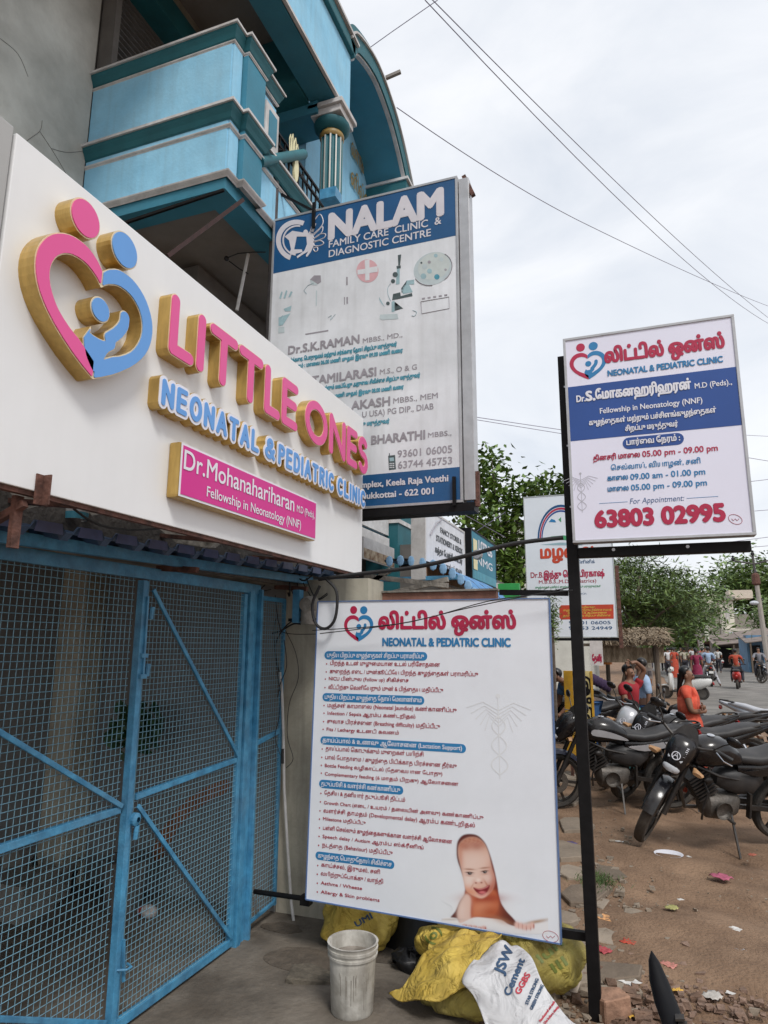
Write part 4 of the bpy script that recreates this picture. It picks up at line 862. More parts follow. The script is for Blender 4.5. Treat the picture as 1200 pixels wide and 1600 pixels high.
a4.text('மோகனஹரிஹரன்', (342, 446), (798, 390), 36, M['awhite'], t, bold=.07, eps=.003, res=5); a4.text('M.D (Peds).,', (818, 392), (996, 372), 25, M['awhite'], t, bold=.03, eps=.003)
a4.text('Fellowship in Neonatology (NNF)', (362, 508), (854, 464), 25, M['awhite'], t, bold=.03, eps=.003, res=4)
a4.text('குழந்தைகள் மற்றும் பச்சிளங்குழந்தைகள்', (310, 566), (920, 508), 20, M['awhite'], t, bold=.05, eps=.003); a4.text('சிறப்பு மருத்துவர்', (484, 596), (736, 572), 20, M['awhite'], t, bold=.05, eps=.003)
a4.pill((470, 656), (765, 632), 56, M['rblue'], t); a4.text('பார்வை நேரம் :', (490, 664), (746, 640), 22, M['awhite'], t, bold=.05, eps=.003)
for s, a, b, m_, k in (('தினசரி மாலை 05.00 pm - 09.00 pm', (330, 738), (928, 690), 27, 'pred'), ('செவ்வாய், வியாழன், சனி', (415, 780), (845, 754), 23, 'pblue'), ('காலை 09.00 am - 01.00 pm', (398, 834), (868, 806), 27, 'pblue'), ('மாலை 05.00 pm - 09.00 pm', (400, 886), (876, 858), 27, 'pblue')):
    if k: 
        import re
        i = s.find('0'); 
        if i > 0:
            fr_ = .45 if 'தினசரி' in s else .23; xm = a[0]+(b[0]-a[0])*(.395 if 'தினசரி' in s else .235); ym = a[1]+(b[1]-a[1])*(.395 if 'தினசரி' in s else .235)
            a4.text(s[:i].strip(), a, (xm-12, ym), 20, M[k], t, bold=.05); a4.text(s[i:], (xm, ym), b, m_, M[k], t, bold=.045, res=5)
        else: a4.text(s, a, b, 20, M[k], t, bold=.045)
a4.text('For Appointment:', (505, 944), (765, 932), 26, M['pgrey'] if 0 else mat('slate print', (.08, .14, .28), .5), t, bold=.0, slant=.18)
for a, b in (((358, 944), (495, 936)), ((778, 919), (930, 912))): A_, B_ = a4.w(*a), a4.w(*b); MB().box(A_.x, B_.x, YR-.0012, YR-.0004, A_.z-.001, A_.z+.001).build('rule_line', M['pblue'], t)
a4.text('63803 02995', (342, 1052), (962, 1030), 74, M['pred'], t, bold=.08, res=8)
caduceus(a4.w(272, 895), .21, t, M['pgrey2']); stamp(a4, (1012, 1020), 30, t)
# ================================================================== tall diagnostic centre sign
YN = 4.3
t = thing('tall_diagnostic_sign', 'tall weathered white and blue diagnostic centre sign behind the fascia', 'sign', (-1.8, YN, 2.7))
framed(t, YN, (-2.575, 2.685), (-1.035, 5.15), M['flex2'], M['alu'], .1, .018)
MB().box(-1.03, -.955, YN+.012, YN+.13, 2.70, 5.13).build('side_panel', M['alu'], t, bevel=.004)
MB().box(-2.57, -.96, YN+.0, YN+.14, 2.625, 2.683).build('bottom_beam', M['black'], t)
for x, z0, z1 in ((-1.09, 2.66, 2.86), (-2.2, 4.98, 5.2)): MB().bar((x, YN-.02, z0), (x, YN-.02, z1), .022).build('clamp', M['black'], t)
MB().bar((-1.0, YN+.06, 5.18), (-.93, YN+.06, 5.0), .03).bar((-.95, YN+.05, 2.66), (-.95, YN+.05, 2.9), .035).build('hook', M['rust'], t)
n3 = Face('Y', YN, (400, 260, 2.963))
A_, B_ = n3.w(85, 498), n3.w(922, 318); zb = (A_.z+B_.z)/2; MB().box(-2.557, -1.053, YN-.0012, YN-.0004, zb, 5.132).build('printed_band', M['nblue'], t)
zb2 = n3.w(980, 1388).z; MB().box(-2.557, -1.053, YN-.0012, YN-.0004, 2.703, zb2).build('printed_band', M['nblue'], t)
ga = mat('faded white print', (.6, .58, .62), .5, .06, 5)
n3.text('NALAM', (342, 334), (862, 224), 110, ga, t, bold=.08, res=6, eps=.003); n3.text('FAMILY CARE  CLINIC  &', (338, 378), (858, 266), 31, ga, t, bold=.03, res=5, eps=.003); n3.text('DIAGNOSTIC CENTRE', (338, 422), (810, 322), 31, ga, t, bold=.03, res=5, eps=.003)
lg = Face('Y', YN, (420, 320, 10.))
def strokes(fr, lst, r, m, parent, name='printed_line_art', eps=.0018):
    mb = MB()
    for i, pl in enumerate(lst): mb.tube([fr.w(*p)+fr.n*(eps+i*.0001) for p in pl], r, 4)
    mb.v = [(v[0], max(v[1], fr.val-.006), v[2]) for v in mb.v]; return mb.build(name, m, parent)
def crescent(cx, cy, r0, r1, a0, a1, sk=.18): return [(cx+r0*math.cos(R(a)), cy-r0*math.sin(R(a))+sk*0) for a in np.linspace(a0, a1, 26)]+[(cx+r1*math.cos(R(a)), cy-r1*math.sin(R(a))) for a in np.linspace(a1, a0, 26)]
lg.poly([(430+(x-430), y) for x, y in crescent(440, 560, 325, 250, 68, 250)], ga, t, 'printed_logo', eps=.003); lg.poly(crescent(455, 560, 240, 215, 80, 262), ga, t, 'printed_logo', eps=.0035)
lg.poly([(250, 500), (370, 410), (560, 440), (600, 500), (440, 500), (400, 700), (520, 700), (530, 740), (340, 790), (330, 740), (350, 700), (320, 560)], ga, t, 'printed_logo', eps=.0032)
lg.poly([(590, 500), (640, 420), (700, 470), (705, 640), (660, 740), (600, 820), (580, 800), (620, 730), (520, 790), (450, 840), (440, 810), (560, 720), (600, 620)], ga, t, 'printed_logo', eps=.0034)
lg.poly([(580+40*math.cos(a), 445+55*math.sin(a)) for a in np.linspace(0, 6, 14)], ga, t, 'printed_logo', eps=.0036)
strokes(lg, [smoothpoly(q, 4) for q in ([(650, 420), (720, 240), (800, 150), (850, 250), (820, 340), (700, 450)], [(700, 480), (780, 400), (840, 340), (830, 430), (720, 520)], [(710, 530), (800, 460), (885, 460), (860, 520), (720, 570)], [(715, 590), (800, 560), (860, 600), (800, 640), (715, 640)], [(700, 680), (760, 670), (760, 720), (720, 730)])], .0045, ga, t)
lg.poly([(660, 420), (735, 290), (745, 300), (700, 430)], ga, t, 'printed_logo', eps=.0038)
# faint pictures: cross, microscope, dish, rack, lab sketches
mc = Face('Y', YN, (540, 380, 6.667)); rd = mat('faded pink print', (.62, .36, .39), .5, .08, 12); dk = mat('faded dark teal print', (.06, .085, .09), .5, .2, 20); lt = mat('faded pale teal print', (.3, .44, .48), .5, .15, 12); lt2 = mat('very pale teal print', (.46, .53, .55), .5, .08, 9)
mc.poly([(228+115*math.cos(a), 290+120*math.sin(a)-.0*a) for a in np.linspace(0, 6.1, 30)], rd, t, eps=.001); mc.poly([(200, 180), (250, 172), (250, 255), (335, 240), (335, 300), (250, 312), (250, 385), (205, 392), (205, 318), (125, 330), (125, 280), (205, 268)], M['flex2'], t, eps=.002)
for pts, mm in (([(545, 125), (580, 118), (568, 230), (550, 235)], dk), ([(530, 240), (575, 232), (575, 262), (535, 270)], dk), ([(535, 270), (565, 262), (562, 425), (525, 430)], lt), ([(495, 530), (570, 512), (575, 552), (690, 520), (698, 552), (485, 595)], dk), ([(640, 390), (715, 380), (715, 430), (660, 430), (700, 510), (600, 530), (580, 490)], lt), ([(580, 470), (630, 400), (642, 385), (620, 450), (592, 515), (584, 515)], dk), ([(350, 560), (400, 650), (410, 665), (375, 630), (352, 590)], lt), ([(360, 745), (540, 735), (550, 790), (380, 800), (355, 785)], lt2), ([(480, 610), (510, 600), (510, 715), (480, 718)], lt), ([(510, 615), (518, 615), (520, 690), (600, 680), (545, 655), (540, 690), (512, 705)], dk)): mc.poly(pts, mm, t, 'printed_microscope', eps=.0012)
for cx_, cy_, r_ in ((518, 328, 27), (495, 396, 22), (442, 628, 19)): mc.poly([(cx_+r_*math.cos(a), cy_+r_*math.sin(a)) for a in np.linspace(0, 6, 16)], dk, t, 'printed_microscope', eps=.002)
strokes(mc, [smoothpoly([(470, 420), (440, 470), (445, 540), (470, 600)], 4, False), smoothpoly([(700, 700), (740, 720), (720, 760), (690, 755)], 4, False)], .002, lt, t)
mc.poly([(910+200*math.cos(a), 265+170*math.sin(a)-30*math.cos(a)) for a in np.linspace(0, 6.15, 34)], lt2, t, 'printed_dish', eps=.001); mc.poly([(920+165*math.cos(a), 240+140*math.sin(a)-26*math.cos(a)) for a in np.linspace(0, 6.15, 34)], mat('pale green print', (.5, .55, .54), .5, .06, 20), t, 'printed_dish', eps=.0014)
strokes(mc, [[(910+200*math.cos(a), 265+170*math.sin(a)-30*math.cos(a)) for a in np.linspace(-.9, .9, 14)], [(910+200*math.cos(a), 268+170*math.sin(a)-30*math.cos(a)) for a in np.linspace(1.6, 2.7, 12)]], .0032, M['pgrey'], t, eps=.002)
for cx_, cy_, r_, mm in ((952, 352, 28, M['pteal']), (875, 292, 26, lt), (825, 246, 28, lt2), (812, 345, 30, lt), (872, 198, 17, M['pgrey']), (790, 206, 11, dk), (1042, 278, 13, M['pgrey']), (940, 130, 20, lt), (1000, 170, 22, lt2)): mc.poly([(cx_+r_*math.cos(a), cy_+r_*math.sin(a)) for a in np.linspace(0, 6, 14)], mm, t, 'printed_dish', eps=.002)
strokes(mc, [[(785, 610), (1078, 560), (1082, 680), (795, 735), (785, 610)]], .0022, M['pgrey'], t, 'printed_rack')
for k in range(5): mc.poly([(795+58*k, 572-9*k), (828+58*k, 567-9*k), (828+58*k, 583-9*k), (800+58*k, 588-9*k)], M['pgrey'], t, 'printed_rack', eps=.0015)
sk = Face('Y', YN, (400, 260, 2.963))
for pts, mm in (([(250, 525), (270, 505), (300, 505), (302, 535), (285, 545), (262, 530)], M['pgrey']), ([(250, 525), (262, 530), (285, 545), (284, 550), (255, 548)], lt2), ([(418, 512), (425, 512), (425, 550), (418, 550)], M['pgrey']), ([(408, 605), (412, 605), (412, 640), (408, 640)], M['pgrey']), ([(419, 605), (426, 605), (426, 636), (419, 636)], M['pgrey']), ([(108, 610), (118, 580), (124, 582), (116, 614)], lt), ([(128, 610), (140, 572), (146, 578), (136, 612)], lt), ([(150, 606), (162, 578), (170, 582), (158, 606)], lt), ([(128, 660), (165, 645), (160, 670), (135, 672)], lt), ([(105, 700), (160, 680), (125, 735), (105, 740)], lt), ([(228, 775), (335, 757), (335, 763), (230, 780)], M['pgrey']), ([(278, 575), (284, 575), (282, 645), (277, 645)], lt2), ([(104, 745), (132, 742), (132, 770), (104, 772)], lt2)): sk.poly(pts, mm, t, 'printed_sketch', eps=.0015)
strokes(sk, [[(235, 590), (222, 575), (240, 552), (268, 540)], [(105, 712), (125, 690), (118, 730)], [(335, 700), (350, 690), (345, 712), (368, 685)]], .002, lt, t)
for s, a, b, c_, mm, bo in (('Dr.S.K.RAMAN', (150, 868), (478, 820), 36, 'pgrey', .05), ('MBBS., MD.,', (495, 818), (678, 790), 21, 'pgrey', .02), ('சர்க்கரை, பொதுநலம் மற்றும் சர்க்கரை நோய் சிறப்பு மருத்துவர்', (150, 908), (652, 832), 15, 'pteal', .07), ('நேரம் : மாலை 06.00 மணி முதல் இரவு 09.00 மணி வரை', (170, 936), (680, 862), 15, 'pteal', .07),
      ('Dr.TAMILARASI', (190, 1022), (556, 968), 37, 'pgrey', .05), ('M.S., O & G', (574, 966), (745, 937), 23, 'pgrey', .02), ('மகளிர் மற்றும் மகப்பேறு அறுவை சிகிச்சை சிறப்பு மருத்துவர்', (250, 1048), (760, 972), 15, 'pteal', .07), ('காலை 10.00 மணி முதல் இரவு 08.00 மணி வரை', (260, 1090), (684, 1024), 15, 'pteal', .07),
      ('AKASH', (442, 1130), (620, 1103), 38, 'pgrey', .05), ('MBBS., MEM', (636, 1098), (842, 1072), 24, 'pgrey', .02), ('U USA) PG DIP., DIAB', (492, 1166), (822, 1120), 26, 'pgrey', .03), ('சிறப்பு மருத்துவர்', (440, 1210), (618, 1186), 16, 'pteal', .07),
      ('BHARATHI', (535, 1290), (782, 1258), 38, 'pgrey', .05), ('MBBS.,', (797, 1256), (905, 1244), 22, 'pgrey', .02), ('93601 06005', (656, 1350), (908, 1322), 32, 'pgrey', .03), ('63744 45753', (658, 1402), (908, 1374), 32, 'pgrey', .03)): n3.text(s, a, b, c_, M[mm], t, bold=bo)
n3.text('Complex, Keela Raja Veethi', (440, 1500), (890, 1450), 27, ga, t, bold=.05, eps=.003, res=4); n3.text('Pudukkottai - 622 001', (452, 1552), (822, 1508), 27, ga, t, bold=.05, eps=.003, res=4)
n3.poly([(612, 1340), (644, 1336), (648, 1402), (616, 1406)], dk, t, 'printed_phone', eps=.001); n3.poly([(618, 1350), (638, 1347), (640, 1364), (620, 1366)], lt, t, 'printed_phone', eps=.002); n3.poly([(616, 1328), (620, 1328), (620, 1340), (616, 1340)], dk, t, 'printed_phone', eps=.001)
for r_ in range(3):
    for c_ in range(3): n3.poly([(619+8*c_, 1374+9*r_), (624+8*c_, 1373+9*r_), (624+8*c_, 1378+9*r_), (619+8*c_, 1379+9*r_)], M['flex2'], t, 'printed_phone', eps=.002)
t2 = thing('steel_pole', 'dark steel pole standing at the left edge of the tall diagnostic sign', 'pole', (-2.61, 4.38, 2.6))
MB().tube([(-2.62, 4.38, 2.4), (-2.62, 4.38, 5.72)], .03, 10).build('pole_tube', M['pipe'], t2, smooth=True)
MB().tube([onX(405, 253, -2.57), onX(474, 241, -2.57)], .045, 10).build('cross_tube', M['teal'], t2, smooth=True); MB().bar(onY(432, 300, 4.45), onY(490, 330, 4.45), .02).build('stay_bar', M['black'], t2); q = onY(515, 305, 4.34); MB().box(q.x-.07, q.x+.07, 4.3, 4.42, q.z-.05, q.z+.04).build('clamp_plate', M['gate'], t2)
# ================================================================== children's clinic sign farther down
YM = 9.0
t = thing('childrens_clinic_sign', 'white sign with rainbow emblem and red panel partly behind the black post', 'sign', (-.75, YM, 1.8))
framed(t, YM, (-1.335, 1.85), (-.222, 3.72), M['flex'], mat('thin pale frame', (.4, .42, .42), .5), .06, .012)
MB().box(-.215, -.17, YM, YM+.05, 1.72, 2.75).build('edge_post', M['rust'], t)
MB().box(-1.3, -.2, YM+.01, YM+.06, 1.81, 1.845).build('bottom_bar', M['black'], t)
a7 = Face('Y', YM, (560, 700, 2.857))
def arcband(r0, r1, mm, eps): a7.poly([(905+r0*math.cos(a), 405-r0*1.45*math.sin(a)) for a in np.linspace(-.15, 3.14, 24)]+[(905+r1*math.cos(a), 405-r1*1.45*math.sin(a)) for a in np.linspace(3.14, -.15, 24)], mm, t, 'printed_rainbow', eps=eps)
arcband(105, 98, M['nblue'], .002); arcband(96, 90, M['pred'], .002); arcband(88, 83, M['rblue'], .002)
for pts, c_ in (([(850, 330), (862, 316), (878, 322), (882, 332)], M['pblue']), ([(893, 320), (905, 308), (905, 332)], mat('printed green', (.05, .3, .12), .5)), ([(812, 420), (860, 395), (915, 390), (1000, 400), (1010, 415), (900, 410)], mat('printed green', (.05, .3, .12))), ([(812, 432), (900, 422), (1000, 424), (1000, 434), (900, 434)], lt)): a7.poly(pts, c_, t, 'printed_rainbow', eps=.002, smooth=0)
og = mat('orange red print', (.55, .06, .02), .5)
a7.text('மழலை', (815, 490), (1055, 484), 42, og, t, bold=.08, res=5); a7.text('கிளினிக்', (975, 516), (1055, 514), 12, M['nblue'], t, bold=.03); a7.text('Dr.B.', (770, 580), (826, 578), 24, M['pmar'], t, bold=.04); a7.text('இந்து ஜெயபிரகாஷ்', (828, 578), (1098, 572), 22, M['pred'], t, bold=.06); a7.text('M.B.B.S.,M.D(Pediatrics)', (806, 605), (1062, 600), 15, M['pmar'], t, bold=.02)
a7.text('குழந்தைகள் பச்சிளம் குழந்தைகள் சிறப்பு மருத்துவர்கள்', (790, 628), (1082, 620), 8, mat('printed green', (.05, .3, .12)), t, bold=.03); a7.text('மருத்துவர்', (940, 640), (992, 638), 8, mat('printed green', (.05, .3, .12)), t, bold=.03); a7.text('புதுக்கோட்டை', (965, 655), (1020, 653), 7, M['nblue'], t)
a7.poly([(897, 712), (905, 702), (1139, 698), (1140, 762), (905, 766), (897, 756)], mat('red panel print', (.5, .05, .02), .5), t); yl = mat('yellow print', (.75, .5, .08), .5)
for s, a, b in (('முன்பதிவுக்கு :', (975, 716), (1060, 713)), ('குழந்தைகள் மருத்துவ சிகிச்சை மையம்', (915, 730), (1130, 724)), ('தடுப்பூசி & ஆலோசனை', (935, 742), (1110, 737)), ('காலை மாலை சிறப்பு சிகிச்சை', (915, 755), (1125, 749))): a7.text(s, a, b, 7, yl, t, bold=.04, eps=.003)
a7.text('93601 06005', (940, 788), (1126, 785), 14, M['nblue'], t, bold=.02); a7.text('90253 24949', (940, 812), (1133, 809), 14, M['nblue'], t, bold=.02)
# ================================================================== signs along the shop row (edge on)
def rowsign(name, lab, x, c, face, frame=M['trimw'], th=.12):
    a, b = onX(*c[0], x), onX(*c[1], x); tt = thing(name, lab, 'sign', (x, a.y, 2.2)); y0, y1, z0, z1 = a.y, b.y, b.z, a.z
    MB().box(x-th, x, y0+.02, y1-.02, z0+.02, z1-.02).build('board_face', face, tt)
    for q in ((y0, y1, z0, z0+.02), (y0, y1, z1-.02, z1), (y0, y0+.03, z0+.02, z1-.02), (y1-.02, y1, z0+.02, z1-.02)): MB().box(x-th-.005, x+.006, *q).build('frame_bar', frame, tt)
    return tt, (y0, y1, z0, z1)
tt, q = rowsign('stationery_sign', 'white stationery shop sign board seen edge on beyond the tall sign', -1.7, ((663, 790), (727, 925)), M['flex2'])
dkt = mat('grey black paint lettering', (.09, .1, .11), .6, .3, 9); W_ = q[1]-q[0]
text3('FANCY STORES &', (-1.7, q[0]+.35*W_, 2.80), U, V, NN, W_*.55, .05, dkt, tt, bold=.05); text3('STATIONERY & XEROX', (-1.7, q[0]+.25*W_, 2.70), U, V, NN, W_*.68, .055, dkt, tt, bold=.05); text3('கந்தா பேன்சி ஸ்டோர்', (-1.7, q[0]+.22*W_, 2.59), U, V, NN, W_*.7, .045, dkt, tt, bold=.06); text3('ஜெராக்ஸ் 93601', (-1.7, q[0]+.3*W_, 2.47), U, V, NN, W_*.6, .045, dkt, tt, bold=.05)
MB().box(-1.694, -1.692, q[0]+.03, q[1]-.03, q[2]+.022, q[2]+.15).build('brown_print', mat('brown print', (.4, .2, .1), .6, .2, 12), tt)
MB().tube([(-1.69, q[0]+.15, 2.72), (-1.685, q[0]+.35, 2.86), (-1.69, q[0]+.55, 2.93)], .006, 5).build('torn_strip', M['pgrey'], tt)
tt, q = rowsign('teal_shop_sign', 'dark teal printed shop sign beyond the stationery sign', -1.7, ((735, 824), (776, 922)), M['teal2'], M['black'])
text3('\u0bae\u0bc1\u0b95', (-1.7, q[0]+.4, 2.86), U, V, NN, .8, .12, M['awhite'], tt, bold=.05); text3('NMG', (-1.7, q[0]+.3, 2.68), U, V, NN, .9, .09, M['awhite'], tt, bold=.03)
MB().box(-1.694, -1.692, q[0]+.04, q[1]-.04, q[2]+.03, q[2]+.13).build('turquoise_print', M['pteal'], tt); MB().box(-1.694, -1.692, q[0]+.1, q[0]+.3, 2.6, 2.95).build('figure_print', M['cream'], tt)
MB().lathe([(0, -.03), (.05, -.03), (.06, .03), (0, .05)], (-1.62, q[0]-.05, 2.74), 'y', 12).build('lamp', M['alu'], tt)
# blue vaulted canopy over the next shop front, brown beam, green board
t = thing('shop_canopy', 'blue scalloped vault canopy over the dark shop front right of the fascia end', 'awning', (-1.8, 6, 2.2))
mb = MB(); pts = []
for yy in (5.6, 7.3):
    for k in range(13): a = R(100-95*k/12); pts.append((-1.95+.75*math.cos(a), yy, 1.98+.52*math.sin(a)))
mb.add(pts, [(k, k+1, 14+k, 13+k) for k in range(12)]); cv = mb.build('canopy_sheet', mat('sky blue canopy sheet', (.07, .24, .5), .5, .1, 9), t)
for k in range(12): a = R(100-95*(k+.5)/12); MB().ball((-1.95+.75*math.cos(a), 5.6, 1.98+.52*math.sin(a)-.02), .035, .008, .05, 8, 4).build('scallop', mat('pale blue scallop', (.25, .45, .68), .5), t)
for k in range(5): MB().tube([(-1.95+.75*math.cos(R(a)), 5.62+.4*k, 1.97+.52*math.sin(R(a))) for a in range(100, 0, -12)], .012, 5).build('canopy_rib', M['pipe'], t)
MB().box(-3.3, -1.4, 5.6, 5.66, 2.30, 2.335).build('canopy_edge', M['gate'], t)
t = thing('dark_shop', 'dark open shop bay with timbers under the blue canopy', 'shop', (-2, 7, 0))
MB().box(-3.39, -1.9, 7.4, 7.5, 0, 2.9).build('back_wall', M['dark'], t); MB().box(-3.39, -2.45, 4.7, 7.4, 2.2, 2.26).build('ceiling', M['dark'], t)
for a, b in (((560, 925), (610, 890)), ((600, 930), (700, 905)), ((570, 900), (700, 915))): MB().bar(onY(*a, 5.4), onY(*b, 5.4), .04).build('timber', M['rough'], t)
a_, b_ = onY(498, 937, 4.62), onY(776, 923, 4.62)
t = thing('roof_beam', 'brown weathered beam running behind the top of the services board', 'beam', (-1.5, 4.62, 2.05)); MB().box(-2.3, b_.x, 4.6, 4.68, a_.z-.06, b_.z).build('beam_body', mat('brown weathered wood', (.22, .1, .07), .8, .25, 12, .3, 40, grime=.3), t, bevel=.004); MB().box(-2.3, b_.x+.01, 4.58, 4.70, b_.z+.001, b_.z+.014).build('beam_cap', M['rough'], t)
a_, b_ = onY(778, 912, 8.0), onY(812, 945, 8.0); t = thing('green_box', 'small bright green board behind the top right of the services board', 'board', (a_.x, 8, 1.9)); MB().box(a_.x, b_.x, 8, 8.1, b_.z, a_.z).build('green_face', mat('bright green paint', (.03, .3, .07), .5, .08, 4), t, bevel=.005); MB().box(a_.x-.02, a_.x-.001, 7.99, 8.11, b_.z, a_.z+.01).build('frame_bar', M['trimw'], t)
tt, a_, b_ = poster_quad('shop_poster', 'brown and white printed poster on the light blue wall right of the fascia end', -2.3, ((568, 838), (616, 888)), M['trimw'], mat('brown poster print', (.25, .12, .06), .6, .4, 14, col2=(.5, .42, .3)))
# overhead cable to the post, thin wires over the services board
for pts, r_, lab in (([(498, 905), (560, 897), (650, 886), (730, 868), (800, 850), (880, 840)], .012, 'thick black cable sagging from the fascia end to the black post'), ([(488, 985), (620, 975), (740, 948), (890, 918)], .0028, 'thin wire crossing the top of the services board to the post, upper one'), ([(500, 990), (640, 972), (760, 940), (830, 930), (895, 922)], .0028, 'thin wire crossing the top of the services board to the post, lower one')):
    P_ = smoothpoly(pts, 5, False); o = MB().tube([onY(x, y, 3.72+(.0 if r_ > .01 else -.02)) for x, y in P_], r_, 8).build('cable' if r_ > .01 else 'wire', M['cable'], smooth=True); tag(o, lab, 'cable')
# ================================================================== motorcycles
M['tyre'] = mat('tyre rubber', (.022, .021, .02), .85, .3, 18, .3, 60, grime=.6)
M['bblack'] = mat('glossy black bike paint', (.006, .006, .008), .2, .2, 6, grime=.25)
M['seat'] = mat('black vinyl seat', (.022, .022, .024), .55, .15, 8, .1, 120, grime=.25)
M['engine'] = mat('dusty engine alloy', (.12, .11, .1), .55, .3, 14, .3, 60, metal=.5, grime=.6)
M['dkmetal'] = mat('dark bike metal', (.03, .028, .028), .45, .3, 14, metal=.4, grime=.4)
M['chrome'] = mat('chrome', (.6, .6, .62), .15, .05, 8, metal=.95)
M['silver'] = mat('silver bike paint', (.5, .5, .52), .3, .08, 8, metal=.4)
M['lens'] = mat('headlamp lens', (.5, .52, .55), .12, .05, 8)
M['amber'] = mat('amber lens', (.42, .24, .12), .25, .1, 8)
M['redlens'] = mat('red lens', (.3, .01, .01), .25, .1, 8)
M['plate'] = mat('number plate', (.6, .6, .58), .5, .1, 30)
def motorcycle(label, panel='bblack', stripe=None, mudguard='bblack', steer=0., detail=True):
    t = thing('motorcycle', label, 'motorcycle')
    b = lambda mb, n, m, p=None, **k: mb.build(n, M[m], p or t, local=True, **k)
    RW, FX, RX = .3, .64, -.63
    # steering assembly turns about the raked head tube
    pv_ = Vector((.40, 0, .88)); Ms = Matrix.Translation(pv_) @ Matrix.Rotation(steer, 4, Vector((-.4, 0, .916))) @ Matrix.Translation(-pv_)
    def st(mb):
        if steer: mb.v = [tuple(Ms @ Vector(v)) for v in mb.v]
        return mb
    global LAST_ST; LAST_ST = st
    def wheel(cx, rot=0.):
        def tr(mb): return st(mb) if rot else mb
        w_ = tr(MB().lathe([(.235, -.022), (.25, -.03), (.235, .022), (.235, -.022)], (cx, 0, RW), 'y', 32).lathe([(0, -.05), (.035, -.05), (.035, .05), (0, .05)], (cx, 0, RW), 'y', 12))
        for k in range(6):
            a = k*math.pi/3; w_.add(*(lambda q: (q.v, q.f))(tr(MB().bar((cx+.03*math.cos(a), 0, RW+.03*math.sin(a)), (cx+.24*math.cos(a+.12), 0, RW+.24*math.sin(a+.12)), .028, .02, up=(0, 1, 0)))))
        wo = b(w_, 'wheel', 'dkmetal', smooth=False)
        b(tr(MB().lathe([(.235, -.03), (.27, -.047), (.292, -.036), (.3, -.014), (.3, .014), (.292, .036), (.27, .047), (.235, .03)], (cx, 0, RW), 'y', 40)), 'tyre', 'tyre', wo, smooth=True)
        b(tr(MB().lathe([(.06, .055), (.12, .058), (.12, .064), (.06, .064)], (cx, 0, RW), 'y', 24)), 'brake_disc', 'engine', wo)
        if cx > 0:
            for k in range(28):
                pass
    wheel(RX); wheel(FX, steer)
    for s in (1, -1): b(st(MB().tube([(.40, s*.085, .88), (.64, s*.085, .33)], [.022, .026], 10)), 'fork', 'dkmetal', smooth=True)
    gpts = [(FX+.335*math.cos(R(a)), 0, RW+.335*math.sin(R(a))) for a in range(28, 150, 9)]
    mb = MB(); vs = []
    for p in gpts:
        for yy, dz in ((-.062, -.03), (-.05, 0), (0, .012), (.05, 0), (.062, -.03)): d = Vector((p[0]-FX, 0, p[2]-RW)).normalized(); vs.append((p[0]+d.x*dz, yy, p[2]+d.z*dz))
    mb.add(vs, [(i*5+j, i*5+j+1, i*5+6+j, i*5+5+j) for i in range(len(gpts)-1) for j in range(4)]); b(st(mb), 'front_mudguard', mudguard, smooth=True)
    # cowl, headlamp, handlebar, mirrors, indicators
    cw = st(MB().loft([(.35, 0, .95, .05, .03), (.40, 0, .95, .10, .07), (.47, 0, .93, .125, .115), (.55, 0, .885, .115, .135), (.61, 0, .835, .095, .115), (.655, 0, .79, .065, .07), (.67, 0, .77, .03, .03)], 18, 2.7)); cwo = b(cw, 'headlamp_cowl', panel, smooth=True)
    b(st(MB().loft([(.60, 0, .80, .085, .055), (.66, 0, .79, .07, .04), (.68, 0, .785, .04, .018)], 14)), 'headlamp', 'lens', cwo, smooth=True)
    b(st(MB().prism(smoothpoly([(-.1, 0), (.1, 0), (.085, .1), (.04, .16), (-.04, .16), (-.085, .1)], 3), (.50, 0, .985), (0, 1, 0), (-.55, 0, .83), (-.83, 0, -.55), .008)), 'windscreen', 'dkmetal', cwo, smooth=False)
    for s in (1, -1): b(st(MB().tube([(.60, s*.075, .90), (.635, s*.045, .87)], [.012, .014], 8)), 'pilot_lamp', 'lens', cwo, smooth=True)
    hb = b(st(MB().tube(smoothpoly([(.36, -.36, .99), (.38, -.24, 1.0), (.42, -.1, .96), (.42, .1, .96), (.38, .24, 1.0), (.36, .36, .99)], 4, False), .012, 8)), 'handlebar', 'dkmetal', smooth=True)
    for s in (1, -1):
        b(st(MB().tube([(.375, s*.25, .998), (.355, s*.38, .985)], .019, 10)), 'grip', 'cable_', hb); b(st(MB().tube([(.40, s*.25, 1.0), (.45, s*.33, .985), (.43, s*.4, .975)], .006, 6)), 'lever', 'chrome', hb)
        mr = b(st(MB().tube([(.39, s*.22, 1.0), (.4, s*.28, 1.1), (.4, s*.32, 1.14)], .006, 6)), 'mirror_stalk', 'dkmetal')
        b(st(MB().ball((.405, s*.34, 1.17), .02, .065, .042, 12, 7)), 'mirror', 'bblack', mr, smooth=True)
        b(st(MB().loft([(.5, s*.16, .80, .016, .02), (.53, s*.2, .80, .05, .022), (.56, s*.2, .80, .04, .016)], 10)), 'indicator', 'amber', smooth=True)
        b(MB().loft([(-.83, s*.13, .72, .045, .018), (-.86, s*.13, .72, .045, .02), (-.88, s*.13, .72, .03, .012)], 10), 'indicator', 'amber', smooth=True)
    b(st(MB().ball((.45, 0, .99), .05, .08, .03, 12, 6)), 'instrument_cluster', 'dkmetal', smooth=True)
    # tank, seat, side panels, tail
    tk = b(MB().loft([(.34, 0, .83, .05, .06), (.30, 0, .84, .11, .11), (.18, 0, .855, .145, .135), (.04, 0, .85, .145, .125), (-.08, 0, .81, .115, .085), (-.14, 0, .78, .09, .05)], 22), 'fuel_tank', panel, smooth=True)
